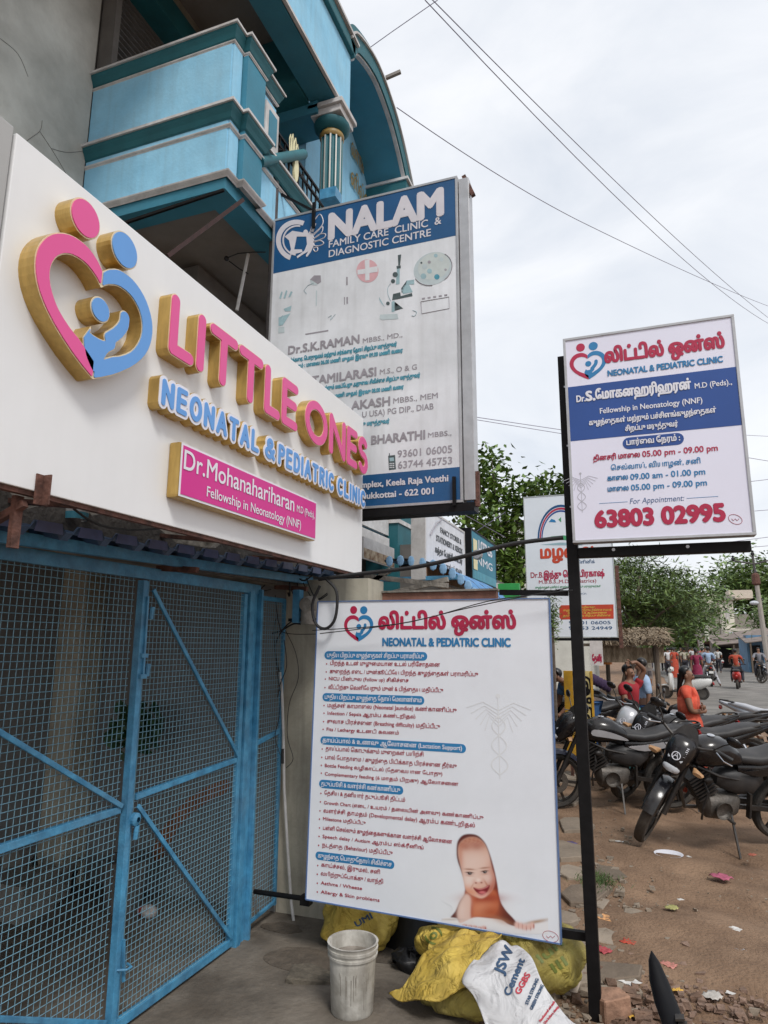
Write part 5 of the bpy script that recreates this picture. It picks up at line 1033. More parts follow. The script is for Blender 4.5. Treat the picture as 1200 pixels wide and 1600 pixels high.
    b(MB().lathe([(.0, 0), (.032, 0), (.034, .012), (0, .018)], (.14, 0, .985), n=14), 'fuel_cap', 'chrome', tk, smooth=True)
    if stripe:
        for s in (1, -1): b(MB().prism(smoothpoly([(.28, .83), (.1, .80), (-.1, .77), (-.08, .80), (.08, .86), (.26, .89)], 3), (0, s*.143, 0), (1, 0, 0), (0, 0, 1), (0, s, 0), .004), 'tank_stripe', stripe, tk)
    b(MB().loft([(-.06, 0, .80, .07, .03), (-.14, 0, .80, .11, .045), (-.30, 0, .785, .125, .05), (-.42, 0, .80, .13, .055), (-.56, 0, .84, .125, .055), (-.70, 0, .865, .11, .045), (-.80, 0, .875, .08, .025)], 18, 2.8), 'seat', 'seat', smooth=True)
    tp = b(MB().loft([(-.1, 0, .70, .08, .06), (-.3, 0, .70, .12, .075), (-.5, 0, .74, .12, .065), (-.72, 0, .82, .09, .055), (-.95, 0, .90, .05, .025)], 18, 2.6), 'tail_panel', panel, smooth=True)
    for s in (1, -1):
        b(MB().prism(smoothpoly([(-.12, .70), (-.3, .655), (-.55, .70), (-.7, .76), (-.5, .75), (-.3, .72)], 3), (0, s*.121, 0), (1, 0, 0), (0, 0, 1), (0, s, 0), .006), 'side_flash', stripe or panel, tp)
        b(MB().tube([(-.62, s*.09, .86), (-.8, s*.1, .92), (-.93, s*.06, .93), (-.95, 0, .93)], .011, 8), 'grab_rail', 'dkmetal', smooth=True)
        b(MB().tube([(-.60, s*.12, .33), (-.46, s*.11, .70)], .014, 8), 'shock_absorber', 'dkmetal', smooth=True)
        b(MB().tube([(-.60+.013*0, s*.12, .40), (-.49, s*.112, .62)], .027, 10), 'shock_spring', 'chrome' if s > 0 else 'dkmetal', smooth=True)
        b(MB().bar((-.63, s*.075, .30), (-.12, s*.07, .36), .025, .04), 'swingarm', 'dkmetal')
        b(MB().tube([(.02, s*.1, .29), (.0, s*.22, .28)], .014, 8), 'footpeg', 'tyre')
    b(MB().loft([(-.93, 0, .82, .04, .03), (-.95, 0, .82, .05, .035), (-.965, 0, .82, .03, .02)], 10), 'tail_lamp', 'redlens', smooth=True)
    b(MB().prism([(-.06, .0), (.06, .0), (.05, .3), (-.05, .3)], (-.97, 0, .45), (0, 1, 0), (.25, 0, 1), (1, 0, 0), .008), 'rear_mudguard', 'tyre')
    b(MB().prism([(-.09, .0), (.09, .0), (.09, .1), (-.09, .1)], (-.975, 0, .58), (0, 1, 0), (.2, 0, 1), (-1, 0, 0), .004), 'number_plate', 'plate')
    # frame, engine, exhaust
    b(MB().tube([(.38, 0, .86), (.26, 0, .6), (.17, 0, .33)], .022, 8).tube([(.36, 0, .82), (-.1, 0, .70), (-.5, 0, .72)], .024, 8).tube([(-.12, 0, .7), (-.14, 0, .36)], .02, 8), 'frame', 'dkmetal', smooth=True)
    en = b(MB().loft([(.2, 0, .37, .06, .06), (.16, 0, .36, .11, .11), (.0, 0, .35, .125, .12), (-.12, 0, .37, .1, .1), (-.16, 0, .38, .06, .06)], 14, 3), 'engine', 'engine', smooth=True)
    for k in range(8): b(MB().obox((.17+.018*k, 0, .47+.028*k), (.085, 0, -.05), (0, .085, 0), (.003, 0, .006)), 'cooling_fin', 'dkmetal', en)
    for s in (1, -1): b(MB().lathe([(0, .02), (.06, .018), (.075, .0), (.078, -.02)], (.06, s*.14, .36), 'y', 20) if s < 0 else MB().lathe([(0, -.02), (.06, -.018), (.075, 0), (.078, .02)], (.06, .14, .36), 'y', 20), 'crankcase_cover', 'engine', en, smooth=True)
    b(MB().tube([(.24, -.07, .58), (.33, -.1, .45), (.26, -.13, .27), (.0, -.15, .24), (-.25, -.16, .26)], .018, 8), 'exhaust_pipe', 'engine', smooth=True); b(MB().tube([(-.22, -.165, .26), (-.3, -.17, .28), (-.75, -.19, .40), (-.8, -.19, .415)], [.025, .045, .05, .03], 12), 'silencer', 'dkmetal', smooth=True)
    b(MB().bar((-.05, .1, .30), (-.02, .30, .01), .016), 'side_stand', 'dkmetal')
    b(MB().tube([(.28, .16, .30), (.30, .2, .42), (.26, .2, .56), (.24, .1, .60)], .01, 6).tube([(.28, -.16, .30), (.30, -.2, .42), (.26, -.2, .56), (.24, -.1, .60)], .01, 6), 'crash_guard', 'dkmetal')
    b(MB().tube([(.42, .1, .96), (.5, .16, .88), (.42, .12, .78), (.3, .05, .72)], .005, 5).tube([(.42, -.1, .96), (.52, -.14, .9), (.45, -.1, .8), (.35, -.04, .7)], .005, 5), 'brake_hose', 'cable_')
    b(MB().loft([(.08, 0, .6, .05, .05), (.02, 0, .6, .095, .09), (-.12, 0, .58, .115, .12), (-.26, 0, .56, .11, .1), (-.36, 0, .6, .07, .06)], 16, 3), 'side_cover', 'seat', smooth=True)
    b(MB().bar((-.2, .12, .5), (-.2, .13, .28), .02, .05).tube([(.3, .07, .74), (.1, .1, .66), (-.1, .1, .62)], .012, 6), 'chassis_tube', 'dkmetal')
    b(MB().ball((.2, .1, .62), .045, .02, .03, 10, 6), 'horn', 'dkmetal', smooth=True)
    return t
M['cable_'] = M['cable']
E_ = 'black motorcycle'
def put(t, fx, fy, rx, ry, lean=R(-9)):
    d = math.atan2(fy-ry, fx-rx); t.location = ((fx+rx)/2, (fy+ry)/2, 0.0); t.rotation_euler = (lean, 0, d); return t
b1 = motorcycle('dusty black motorcycle with round white sticker on its cowl, nearest and facing the camera', steer=R(46), stripe=None)
put(b1, .02, 6.98, 1.11, 7.58, R(-15))
def sticker(t, txt=True):
    cw = [c for c in t.children if c.name.startswith('headlamp_cowl')][0]
    mb = MB(); c = Vector((.625, .0, .905)); u = Vector((0, 1, 0)); v = Vector((-.55, 0, .83)).normalized(); n = u.cross(v)
    mb.tube([c+u*.034*math.cos(a)+v*.034*math.sin(a)+n*.012 for a in np.linspace(0, 6.283, 21)], .004, 5)
    mb.tube([c+u*(-.02)-v*.022+n*.012, c+v*.03+n*.012, c+u*.02-v*.022+n*.012], .0035, 5).tube([c-u*.012+n*.012, c+u*.012+n*.012], .003, 5)
    for k in range(6): mb.tube([c+u*(.05)+v*(.02+.016*k)+n*.002, c+u*(.068)+v*(.024+.016*k)-n*.004], .004, 4)
    LAST_ST(mb).build('round_sticker', M['awhite'], cw, local=True)
sticker(b1)
b2 = motorcycle('black motorcycle with white side flash parked side on, front wheel behind the post', stripe='silver'); put(b2, -.95, 8.05, .23, 8.50, R(-9))
repl(b2, 'front_mudguard', mat('dusty dark blue paint', (.012, .016, .04), .3, .3, 8, grime=.3)); rx_ = [c for c in b2.children if c.name.startswith('headlamp_cowl')][0]; MB().loft([(.36, -.1, .86, .03, .02), (.46, -.13, .85, .02, .035), (.54, -.115, .83, .015, .02)], 10).build('red_decal_fairing', M['redlens'], rx_, local=True, smooth=True)
b3 = dup(b1, (0, 0, 0), 0, 'black motorcycle with pale headlamp rim, behind the side-on one'); put(b3, -.38, 9.3, .75, 9.75, R(-9)); 
repl(b3, 'headlamp_cowl', M['silver']); 
b4 = dup(b2, (0, 0, 0), 0, 'black motorcycle tail on with white number plate beyond the woman in orange'); put(b4, .05, 10.35, 1.25, 10.2, R(8))
b5 = dup(b2, (0, 0, 0), 0, 'silver and black motorcycle cut by the right edge of the photo'); put(b5, 2.55, 11.3, 1.35, 11.9, R(-8)); repl(b5, 'tail_panel', M['silver']); repl(b5, 'seat', M['silver'])
b6 = dup(b1, (0, 0, 0), 0, 'dusty black motorcycle parked in the shade of the thatched stall'); put(b6, -1.5, 11.2, -.55, 11.7, R(-9))
b7 = dup(b1, (0, 0, 0), 0, 'black motorcycle with black seat tail, second row right of the headlamp bike'); put(b7, -.1, 8.75, .95, 9.0, R(-9))
b8 = dup(b2, (0, 0, 0), 0, 'dark motorcycle standing under the thatched stall behind the blue shirted man'); put(b8, -1.3, 13.2, -.2, 13.6, R(-9))

# ---- scooters
def scooter(label, body='plate', cat='scooter'):
    t = thing('scooter', label, cat); b = lambda mb, n, m, p=None, **k: mb.build(n, M[m] if isinstance(m, str) else m, p or t, local=True, **k)
    for cx in (.58, -.55):
        wo = b(MB().lathe([(0, -.04), (.15, -.04), (.15, .04), (0, .04)], (cx, 0, .22), 'y', 20), 'wheel', 'engine'); b(MB().lathe([(.14, -.045), (.2, -.05), (.22, 0), (.2, .05), (.14, .045)], (cx, 0, .22), 'y', 28), 'tyre', 'tyre', wo, smooth=True)
    b(MB().loft([(-.88, 0, .62, .06, .05), (-.8, 0, .60, .13, .13), (-.55, 0, .55, .17, .2), (-.3, 0, .5, .16, .2), (-.12, 0, .42, .14, .16)], 18), 'body_panel', body, smooth=True)
    b(MB().box(-.15, .36, -.15, .15, .24, .3), 'floorboard', 'tyre', bevel=.01)
    b(MB().loft([(.33, 0, .55, .15, .28), (.4, 0, .58, .17, .32), (.46, 0, .55, .12, .3)], 16), 'front_apron', body, smooth=True)
    b(MB().loft([(.28, 0, .98, .08, .06), (.36, 0, .98, .14, .09), (.44, 0, .95, .08, .07)], 14), 'handlebar_cover', body, smooth=True); b(MB().ball((.45, 0, .95), .025, .06, .045), 'headlamp', 'lens', smooth=True)
    b(MB().tube([(.32, -.34, 1.0), (.36, 0, .98), (.32, .34, 1.0)], .016, 8), 'handlebar', 'tyre'); b(MB().loft([(-.85, 0, .76, .08, .03), (-.7, 0, .78, .14, .05), (-.4, 0, .76, .15, .05), (-.05, 0, .72, .12, .05), (.0, 0, .70, .06, .03)], 16), 'seat', 'seat', smooth=True)
    b(MB().loft([(.42, 0, .38, .05, .04), (.55, 0, .46, .07, .03), (.72, 0, .44, .06, .03), (.78, 0, .36, .04, .02)], 12), 'front_mudguard', body, smooth=True)
    for s in (1, -1): b(MB().tube([(.34, s*.2, 1.0), (.36, s*.26, 1.16)], .006, 5), 'mirror_stalk', 'dkmetal'); b(MB().ball((.36, s*.27, 1.19), .015, .06, .04, 10, 6), 'mirror', 'bblack')
    b(MB().loft([(-.9, 0, .55, .06, .04), (-.93, 0, .54, .07, .05), (-.95, 0, .53, .03, .03)], 10), 'tail_lamp', 'redlens'); b(MB().tube([(.56, .0, .22), (.38, 0, .9)], .02, 8), 'fork', 'dkmetal')
    return t
s1 = scooter('white scooter with black seat standing beside the stall pole', 'plate'); put(s1, .75, 25.6, 2.0, 25.3, R(-6))
M['redpaint'] = mat('red scooter paint', (.35, .02, .015), .3, .1, 8)
s2 = scooter('red scooter ridden away from the camera on the road', 'redpaint'); put(s2, 4.0, 33.4, 3.75, 32.0, 0)

# ================================================================== people
M['skin'] = mat('brown skin', (.2, .1, .06), .55, .08, 6); M['hair'] = mat('black hair', (.008, .007, .007), .4, .3, 40, stretch=(1, 1, .1))
def fab(n, c, **k): return mat('cloth '+n, c, .85, .15, 9, .25, 40, **k)
def skin_mesh(name, joints, edges, m, parent, sub=2):
    """one continuous surface grown round a skeleton; joints: name -> (x, y, z, radius)"""
    names = list(joints); me = bpy.data.meshes.new('s'); me.from_pydata([joints[k][:3] for k in names], [(names.index(a), names.index(b)) for a, b in edges], [])
    ob = bpy.data.objects.new('s', me); COL.objects.link(ob); md = ob.modifiers.new('s', 'SKIN'); sk_ = me.skin_vertices[0].data
    for i, k in enumerate(names): r = joints[k][3]; sk_[i].radius = r if isinstance(r, tuple) else (r, r)
    sk_[0].use_root = True; sd = ob.modifiers.new('d', 'SUBSURF'); sd.levels = sub
    dg = bpy.context.evaluated_depsgraph_get(); out = bpy.data.meshes.new_from_object(ob.evaluated_get(dg)); bpy.data.objects.remove(ob); bpy.data.meshes.remove(me)
    out.materials.clear(); out.materials.append(m); out.polygons.foreach_set('use_smooth', [True]*len(out.polygons)); out.name = name
    o = bpy.data.objects.new(name, out); COL.objects.link(o); o.parent = parent; return o
def person(label, loc, rz, H=1.62, pose='stand', top=None, bottom=None, skirt=False, hair='short', sleeve=.45, sub=2, fem=False, cat='person', near=False, lean=0., extra=None):
    """faces +X before rotation"""
    t = thing('person', label, cat, loc, rz); k = H/1.65; sw = .165 if fem else .19
    J = {'pelvis': (0, 0, .93, (.125, .1)), 'waist': (0, 0, 1.08, (.115, .09)), 'chest': (.0, 0, 1.27, (.15, .1)), 'neckb': (0, 0, 1.4, (.075, .06)), 'neck': (.01, 0, 1.46, .05), 'jaw': (.022, 0, 1.515, (.055, .05)), 'head': (.014, 0, 1.585, (.076, .088)), 'crown': (-.012, 0, 1.64, (.062, .07)), 'nose': (.103, 0, 1.543, .013)}
    for s, n in ((1, 'l'), (-1, 'r')):
        J.update({'sh'+n: (0, s*sw, 1.365, .055), 'el'+n: (-.02, s*(sw+.04), 1.09, .042), 'wr'+n: (.04, s*(sw+.04), .86, .028), 'ha'+n: (.06, s*(sw+.035), .79, (.035, .02)), 'hi'+n: (0, s*.085, .88, .088), 'kn'+n: (.015, s*.09, .48, .06), 'an'+n: (0, s*.09, .08, .038), 'to'+n: (.14, s*.1, .03, (.035, .025))})
    if pose == 'walk': J['knl'] = (.13, .09, .5, .06); J['anl'] = (.2, .09, .09, .038); J['tol'] = (.33, .1, .05, .03); J['knr'] = (-.02, -.09, .49, .06); J['anr'] = (-.2, -.09, .12, .038); J['tor'] = (-.08, -.09, .03, .03); J['wrl'] = (-.1, .2, .9, .028); J['hal'] = (-.12, .2, .83, .03); J['wrr'] = (.18, -.2, .93, .028); J['har'] = (.22, -.2, .87, .03)
    if pose == 'folded':
        for s, n in ((1, 'l'), (-1, 'r')): J['el'+n] = (.06, s*.215, 1.10, .042); J['wr'+n] = (.2, -s*.02, 1.13+s*.03, .03); J['ha'+n] = (.19, -s*.11, 1.13+s*.03, (.035, .02))
    if pose == 'ride':
        for s, n in ((1, 'l'), (-1, 'r')): J['kn'+n] = (.38, s*.2, .72, .062); J['hi'+n] = (0, s*.1, .86, .09); J['an'+n] = (.18, s*.22, .33, .038); J['to'+n] = (.3, s*.23, .28, .03); J['el'+n] = (.22, s*.27, 1.15, .04); J['wr'+n] = (.48, s*.27, 1.08, .028); J['ha'+n] = (.55, s*.27, 1.06, .03)
    if pose == 'astride':
        for s, n in ((1, 'l'), (-1, 'r')): J['kn'+n] = (.16, s*.24, .5, .062); J['hi'+n] = (0, s*.1, .84, .09); J['an'+n] = (-.05, s*.38, .09, .038); J['to'+n] = (.1, s*.4, .03, .03); J['el'+n] = (.16, s*.26, 1.12, .04); J['wr'+n] = (.42, s*.25, 1.04, .028); J['ha'+n] = (.5, s*.25, 1.03, .03)
    if pose == 'armup': J['ell'] = (.12, .24, 1.62, .042); J['wrl'] = (.1, .06, 1.74, .028); J['hal'] = (.06, -.02, 1.72, (.035, .02)); J['elr'] = (.1, -.22, 1.1, .042); J['wrr'] = (.3, -.15, 1.0, .028); J['har'] = (.36, -.12, .98, .03)
    if pose == 'bend':
        for n in ('waist', 'chest', 'neckb', 'neck', 'jaw', 'head', 'crown', 'nose', 'shl', 'shr', 'ell', 'elr', 'wrl', 'wrr', 'hal', 'har'):
            x, y, z, r = J[n]; a = R(52) if n != 'waist' else R(25); dz = z-.93; J[n] = (x*math.cos(a)+dz*math.sin(a), y, .93+dz*math.cos(a)-x*math.sin(a), r)
        for s, n in ((1, 'l'), (-1, 'r')): x, y, z, r = J['sh'+n]; J['el'+n] = (x+.06, y, z-.27, .04); J['wr'+n] = (x+.2, y*.8, z-.42, .028); J['ha'+n] = (x+.25, y*.8, z-.46, .03)
    for kk, v in (extra or {}).items(): J[kk] = v
    if lean:
        for n in J:
            x, y, z, r = J[n]
            if z > .93: a = lean; dz = z-.93; J[n] = (x*math.cos(a)+dz*math.sin(a), y, .93+dz*math.cos(a)-x*math.sin(a), r)
    J = {n: (v[0]*k, v[1]*k, v[2]*k, tuple(q*k for q in v[3]) if isinstance(v[3], tuple) else v[3]*k) for n, v in J.items()}
    E = [('pelvis', 'waist'), ('waist', 'chest'), ('chest', 'neckb'), ('neckb', 'neck'), ('neck', 'jaw'), ('jaw', 'head'), ('head', 'crown')]
    for n in 'lr': E += [('neckb', 'sh'+n), ('sh'+n, 'el'+n), ('el'+n, 'wr'+n), ('wr'+n, 'ha'+n), ('pelvis', 'hi'+n), ('hi'+n, 'kn'+n), ('kn'+n, 'an'+n), ('an'+n, 'to'+n)]
    if near: E.append(('head', 'nose')); 
    else: J.pop('nose')
    body = skin_mesh('body', J, E, M['skin'], t, sub)
    if near:   # fingers, ears and eyes joined into the body mesh
        mb = MB()
        for n in 'lr':
            h = Vector(J['ha'+n][:3]); w_ = Vector(J['wr'+n][:3]); d = (h-w_).normalized(); sd = d.cross(Vector((0, 0, 1))).normalized() if abs(d.z) < .9 else Vector((1, 0, 0)); up_ = sd.cross(d)
            for i, ln in enumerate((.062, .072, .068, .052)):
                b0 = h+d*.02+up_*(.027-.018*i); mb.tube([b0, b0+d*ln*.5, b0+d*ln*.8-sd*.012], [.0095, .0085, .006], 6)
            mb.tube([h+up_*.02, h+up_*.05+d*.02, h+up_*.058+d*.045], [.011, .009, .007], 6)
        c = Vector(J['head'][:3])
        for s in (1, -1): mb.ball((c.x-.005, c.y+s*.078*k, c.z-.02), .02, .008, .03, 8, 5)
        me = body.data; n0 = len(me.vertices); bm = bmesh.new(); bm.from_mesh(me); vv = [bm.verts.new(v) for v in mb.v]; bm.verts.ensure_lookup_table()
        for f in mb.f: bm.faces.new([vv[i] for i in f])
        bm.to_mesh(me); bm.free(); me.polygons.foreach_set('use_smooth', [True]*len(me.polygons))
        for s in (1, -1): MB().ball((c.x+.074*k, c.y+s*.03*k, c.z+.0), .008, .014, .007, 8, 5).build('eye', M['hair'], t, local=True)
        MB().loft([(c.x+.078*k, c.y, c.z-.062*k, .022, .007), (c.x+.088*k, c.y, c.z-.062*k, .012, .003)], 8).build('mouth', mat('lips', (.25, .06, .05), .5), t, local=True)
    def cl(name, ns, grow, m, cut=None):
        JJ = {}
        for n in ns:
            v = J[n]; r = v[3] if isinstance(v[3], tuple) else (v[3], v[3]); JJ[n] = (v[0], v[1], v[2], (r[0]+grow*k, r[1]+grow*k))
        if cut:
            for n, (a, b_, f_) in cut.items(): A, B_ = Vector(J[a][:3]), Vector(J[b_][:3]); q = A.lerp(B_, f_); r = (J[a][3] if not isinstance(J[a][3], tuple) else J[a][3][0])*.95+grow*k; JJ[n] = (*q, (r, r))
        EE = [e for e in E if e[0] in JJ and e[1] in JJ]
        if cut: EE += [(a, n) for n, (a, b_, f_) in cut.items()]
        return skin_mesh(name, JJ, EE, m, t, sub)
    if top: cl('shirt' if not fem else 'blouse', ['pelvis', 'waist', 'chest', 'neckb', 'shl', 'shr'], .016, top, {'sl': ('shl', 'ell', sleeve), 'sr': ('shr', 'elr', sleeve)})
    if skirt:
        mb = MB(); vs = []; n_ = 28; zs = [1.06, .95, .8, .5, .2, .05]; rr = [.15, .185, .2, .2, .22, .235]
        for i, (z, r) in enumerate(zip(zs, rr)):
            for q in range(n_): a = 2*math.pi*q/n_; f_ = 1+.06*i/5*math.sin(a*7+i*.3); vs.append(((r*f_*math.cos(a)*.85)*k, r*f_*math.sin(a)*k, z*k))
        mb.add(vs, [(i*n_+q, i*n_+(q+1) % n_, (i+1)*n_+(q+1) % n_, (i+1)*n_+q) for i in range(len(zs)-1) for q in range(n_)]+[tuple(range(n_))]); mb.build('skirt', bottom or top, t, smooth=True, local=True)
    elif bottom: cl('trousers', ['pelvis', 'hil', 'hir', 'knl', 'knr', 'anl', 'anr'], .018, bottom)
    c = Vector(J['head'][:3])+Vector((-.012*k, 0, .022*k)); cr = Vector(J['crown'][:3]); c2 = c.lerp(cr, .4)
    if hair:
        hm = MB().ball(tuple(c2+Vector((-.012*k, 0, .006*k))), .088*k, .085*k, .084*k, 20, 14); hm.v = [(min(v[0], c.x+(.005+.9*max(0, v[2]-c.z-.025*k))*1.0) if v[2] < c.z+.075*k else v[0], v[1], v[2]) for v in hm.v]; hm.build('hair', M['hair'], t, local=True, smooth=True)
    if hair == 'plait': nb = Vector(J['neckb'][:3]); MB().tube([c+Vector((-.06, 0, -.02)), nb+Vector((-.085, .01, .06)), nb+Vector((-.11, .02, -.08)), nb+Vector((-.1, .02, -.26))], [.05, .03, .024, .012], 10).build('plait', M['hair'], t, local=True, smooth=True)
    if hair == 'bun': MB().ball(tuple(c+Vector((-.1, 0, -.03))), .045).build('hair_bun', M['hair'], t, local=True, smooth=True)
    return t
blueS = fab('faded blue', (.1, .2, .38)); blueD = fab('denim blue', (.03, .09, .22)); redS = fab('deep red', (.28, .012, .02)); orS = fab('orange red', (.62, .07, .035), col2=(.7, .13, .07)); marS = fab('maroon', (.22, .015, .06), col2=(.3, .03, .08)); whS = fab('white', (.55, .55, .55)); grS = fab('grey', (.18, .18, .2)); lbS = fab('pale blue', (.3, .4, .55)); tqS = fab('turquoise print', (.06, .3, .32), col2=(.2, .5, .5)); rust_ = fab('rust red', (.4, .06, .03)); dkS = fab('dark', (.03, .03, .04)); crS = fab('cream', (.55, .5, .4))
a_ = onY(1080, 1150, 9.35)
w1 = person('woman in orange red saree with folded arms and long plait, standing behind the parked motorcycles', (a_.x, 9.35, 0), R(-12), 1.46, 'folded', orS, orS, True, 'plait', .5, fem=True, near=True)
MB().loft([(-.115, -.0, 1.02, .1, .12), (-.06, -.0, 1.03, .155, .14), (.05, 0, 1.03, .165, .13), (.115, 0, 1.05, .12, .11)], 18).build('saree_drape', orS, w1, local=True, smooth=True)
a_ = onY(985, 1100, 10.2)
person('man in red shirt with one arm raised to his head beside the thatched stall', (a_.x, 10.2, -.05), R(-35), 1.5, 'armup', redS, tqS, True, 'short', .5, near=True)
a_ = onY(932, 1100, 10.9)
person('man in faded blue shirt bending over under the thatched stall', (a_.x-.1, 10.9, 0), R(-150), 1.62, 'bend', blueS, blueD, False, 'short', .7, near=True)
a_ = onY(1005, 1100, 11.2)
person('man in open pale blue shirt behind the man in red', (a_.x, 11.2, 0), R(200), 1.52, 'stand', lbS, blueD, False, 'short', .9, near=True)
a_ = onZ(1092, 1082); person('woman in maroon saree walking away along the road edge', (a_.x, a_.y, 0), R(95), 1.62, 'walk', marS, marS, True, 'bun', .5, fem=True)
a_ = onZ(1062, 1060); person('woman in rust red dress walking away beyond the white scooter', (a_.x-.2, a_.y, 0), R(95), 1.62, 'stand', rust_, rust_, True, 'bun', .5, fem=True, sub=1)
a_ = onZ(1112, 1073); b9 = dup(b2, (0, 0, 0), 0, 'black motorcycle on the road ridden by the man in pale blue shirt'); put(b9, a_.x-.02, a_.y+1.25, a_.x, a_.y, 0)
person('rider in pale blue shirt and light trousers with feet down on the road', (a_.x-.01, a_.y+.35, 0), R(90), 1.68, 'astride', lbS, fab('light grey', (.4, .4, .42)), False, 'short', .9)
person('rider in rust shirt on the red scooter', (3.86, 32.7, .0), R(80), 1.6, 'ride', rust_, dkS, False, 'short', .5, sub=1)
a_ = onZ(1192, 1068); b10 = dup(b1, (0, 0, 0), 0, 'motorcycle coming towards the camera at the right edge of the road'); put(b10, a_.x, a_.y, a_.x+.1, a_.y+1.25, 0); person('rider in grey shirt on the oncoming motorcycle at the right edge', (a_.x+.06, a_.y+.8, 0), R(-95), 1.65, 'ride', grS, dkS, False, 'short', .9, sub=1)
cr_ = [(1050, 1042, grS, 'loose grey shirt'), (1058, 1046, dkS, 'dark shirt beside the rust red dress'), (1066, 1048, crS, 'cream top'), (1076, 1044, rust_, 'reddish shirt'), (1084, 1046, whS, 'white shirt beside the maroon saree'), (1100, 1046, orS, 'orange top'), (1104, 1050, dkS, 'black top close to the pale blue rider'), (1018, 1045, whS, 'white shirt'), (1028, 1047, grS, 'grey shirt'), (1038, 1050, rust_, 'rust coloured top'), (1046, 1052, dkS, 'black shirt'), (1053, 1043, crS, 'cream shirt'), (1070, 1040, whS, 'white shirt and dark trousers'), (1080, 1040, dkS, 'dark top'), (1088, 1042, marS, 'maroon top'), (1098, 1042, grS, 'dark grey shirt'), (1106, 1038, whS, 'white shirt far off')]
crp = person('distant walker in %s on the crowded street' % cr_[0][3], (0, 0, 0), R(90), 1.6, 'walk', cr_[0][2], dkS, False, 'short', .6, sub=1, )
for i, (px, py, m_, lab) in enumerate(cr_):
    a_ = onZ(px, py); y_ = min(a_.y, 62); a_ = onZ(px, py) if a_.y <= 62 else CP+ray(px, 1008+1050*1.75/62*.96)*0+Vector((onY(px, py, 62).x, 62, -1.75))
    o = crp if i == 0 else dup(crp, (0, 0, 0), 0, 'distant walker in %s on the crowded street' % lab)
    o.location = (a_.x, a_.y, 0); o.rotation_euler = (0, 0, R(90 if i % 2 else -90)); o['group'] = 'people far down the street'
    if i: repl(o, 'shirt', m_)
for i, (px, py) in enumerate(((1045, 1046), (1095, 1047), (1104, 1048), (1120, 1045), (1150, 1044), (1163, 1046), (1185, 1048))):
    a_ = onZ(px, py); y_ = min(a_.y, 60); f_ = y_/a_.y
    o = dup(s1 if i % 2 else b2, (0, 0, 0), 0, ['distant parked motorcycle in front of the crowd', 'distant scooter left of the road crowd', 'distant motorcycle in the middle of the street', 'distant scooter behind the red scooter rider', 'distant motorcycle parked before the right hand shops', 'distant white scooter parked before the right hand shops', 'distant motorcycle under the utility pole'][i], 'two wheelers far down the street'); put(o, a_.x*f_, y_+.6, a_.x*f_+.3, y_-.6, 0)
# black tapering mudguard tip near the camera
cr2 = [(1046, 1058, whS, 'white shirt near the stall pole'), (1052, 1055, dkS, 'black shirt beside the white shirted one'), (1072, 1056, crS, 'cream shirt between the two saree women'), (1100, 1058, grS, 'grey shirt left of the blue shirted rider'), (1124, 1052, whS, 'white shirt beyond the riders')]
for px, py, m_, lab in cr2:
    a_ = onZ(px, py); o = dup(crp, (a_.x, a_.y, 0), R(90), 'walker in %s' % lab); o['group'] = 'people far down the street'; repl(o, 'shirt', m_)
t = thing('black_mudguard', 'black tapering mudguard tip rising close to the camera at the bottom edge', 'mudguard', (.28, 2.3, 0))
Pm = [(1017, 1486), (1013, 1500), (1014, 1530), (1022, 1565), (1036, 1605), (1060, 1670)]; Pr = [(1019, 1486), (1031, 1504), (1044, 1532), (1058, 1566), (1072, 1605), (1100, 1670)]
mb = MB(); vs = []; nm = 14
for (a, b_), yy in zip(zip(Pm, Pr), (2.5, 2.48, 2.45, 2.40, 2.33, 2.2)):
    L_, R_ = onY(*a, yy), onY(*b_, yy); mid = (L_+R_)/2; hw = (R_-L_)/2
    for q in range(nm): an = 2*math.pi*q/nm; vs.append(mid+hw*math.cos(an)+Vector((0, .035*math.sin(an), 0))*min(1, hw.length/.03))
mb.add(vs, [(i*nm+j, i*nm+(j+1) % nm, (i+1)*nm+(j+1) % nm, (i+1)*nm+j) for i in range(5) for j in range(nm)]+[tuple(range(nm)), tuple(range(5*nm, 6*nm))]); mb.build('mudguard_shell', mat('black rubber', (.004, .004, .005), .5, .2, 9, spec=.2), t, smooth=True)
for k in range(7): q = onY(1062+k*5, 1590+k*11, 2.33-.012*k); MB().obox(tuple(q), (.012, 0, .002), (0, .015, 0), (0, 0, .003)).build('rib', M['dkmetal'], t)
# ================================================================== thatched stall and its clutter
M['thatch'] = mat('dry palm thatch', (.2, .14, .085), .95, .3, 14, .8, 60, col2=(.42, .33, .23), stretch=(1, 1, .3))
M['wood'] = mat('weathered pole wood', (.13, .1, .075), .9, .3, 9, .4, 40, stretch=(3, 3, .5), grime=.4)
st_ = thing('thatched_stall', 'roadside stall with dry palm thatch roof on crooked wooden poles', 'stall', (-.3, 13.5, 0))
YS = 12.4
c0, c1, c2 = onY(935, 1000, YS), onY(1046, 1000, YS), onY(946, 984, YS+2)
rx0, rx1, rz0, rz1 = c0.x-.1, c1.x, 1.80, 1.90
mb = MB().add([(rx0, YS-.1, rz0), (rx1, YS-.1, rz0+.02), (rx1-.1, YS+1.6, rz1+.15), (rx0, YS+1.6, rz1+.15), (rx0, YS-.1, rz0-.05), (rx1, YS-.1, rz0-.04), (rx1-.1, YS+1.6, rz1+.08), (rx0, YS+1.6, rz1+.08)], [(0, 1, 2, 3), (7, 6, 5, 4), (0, 4, 5, 1), (1, 5, 6, 2), (3, 2, 6, 7), (0, 3, 7, 4)])
mb.build('roof_mat', M['thatch'], st_)
mb = MB(); rs = np.random.RandomState(4)
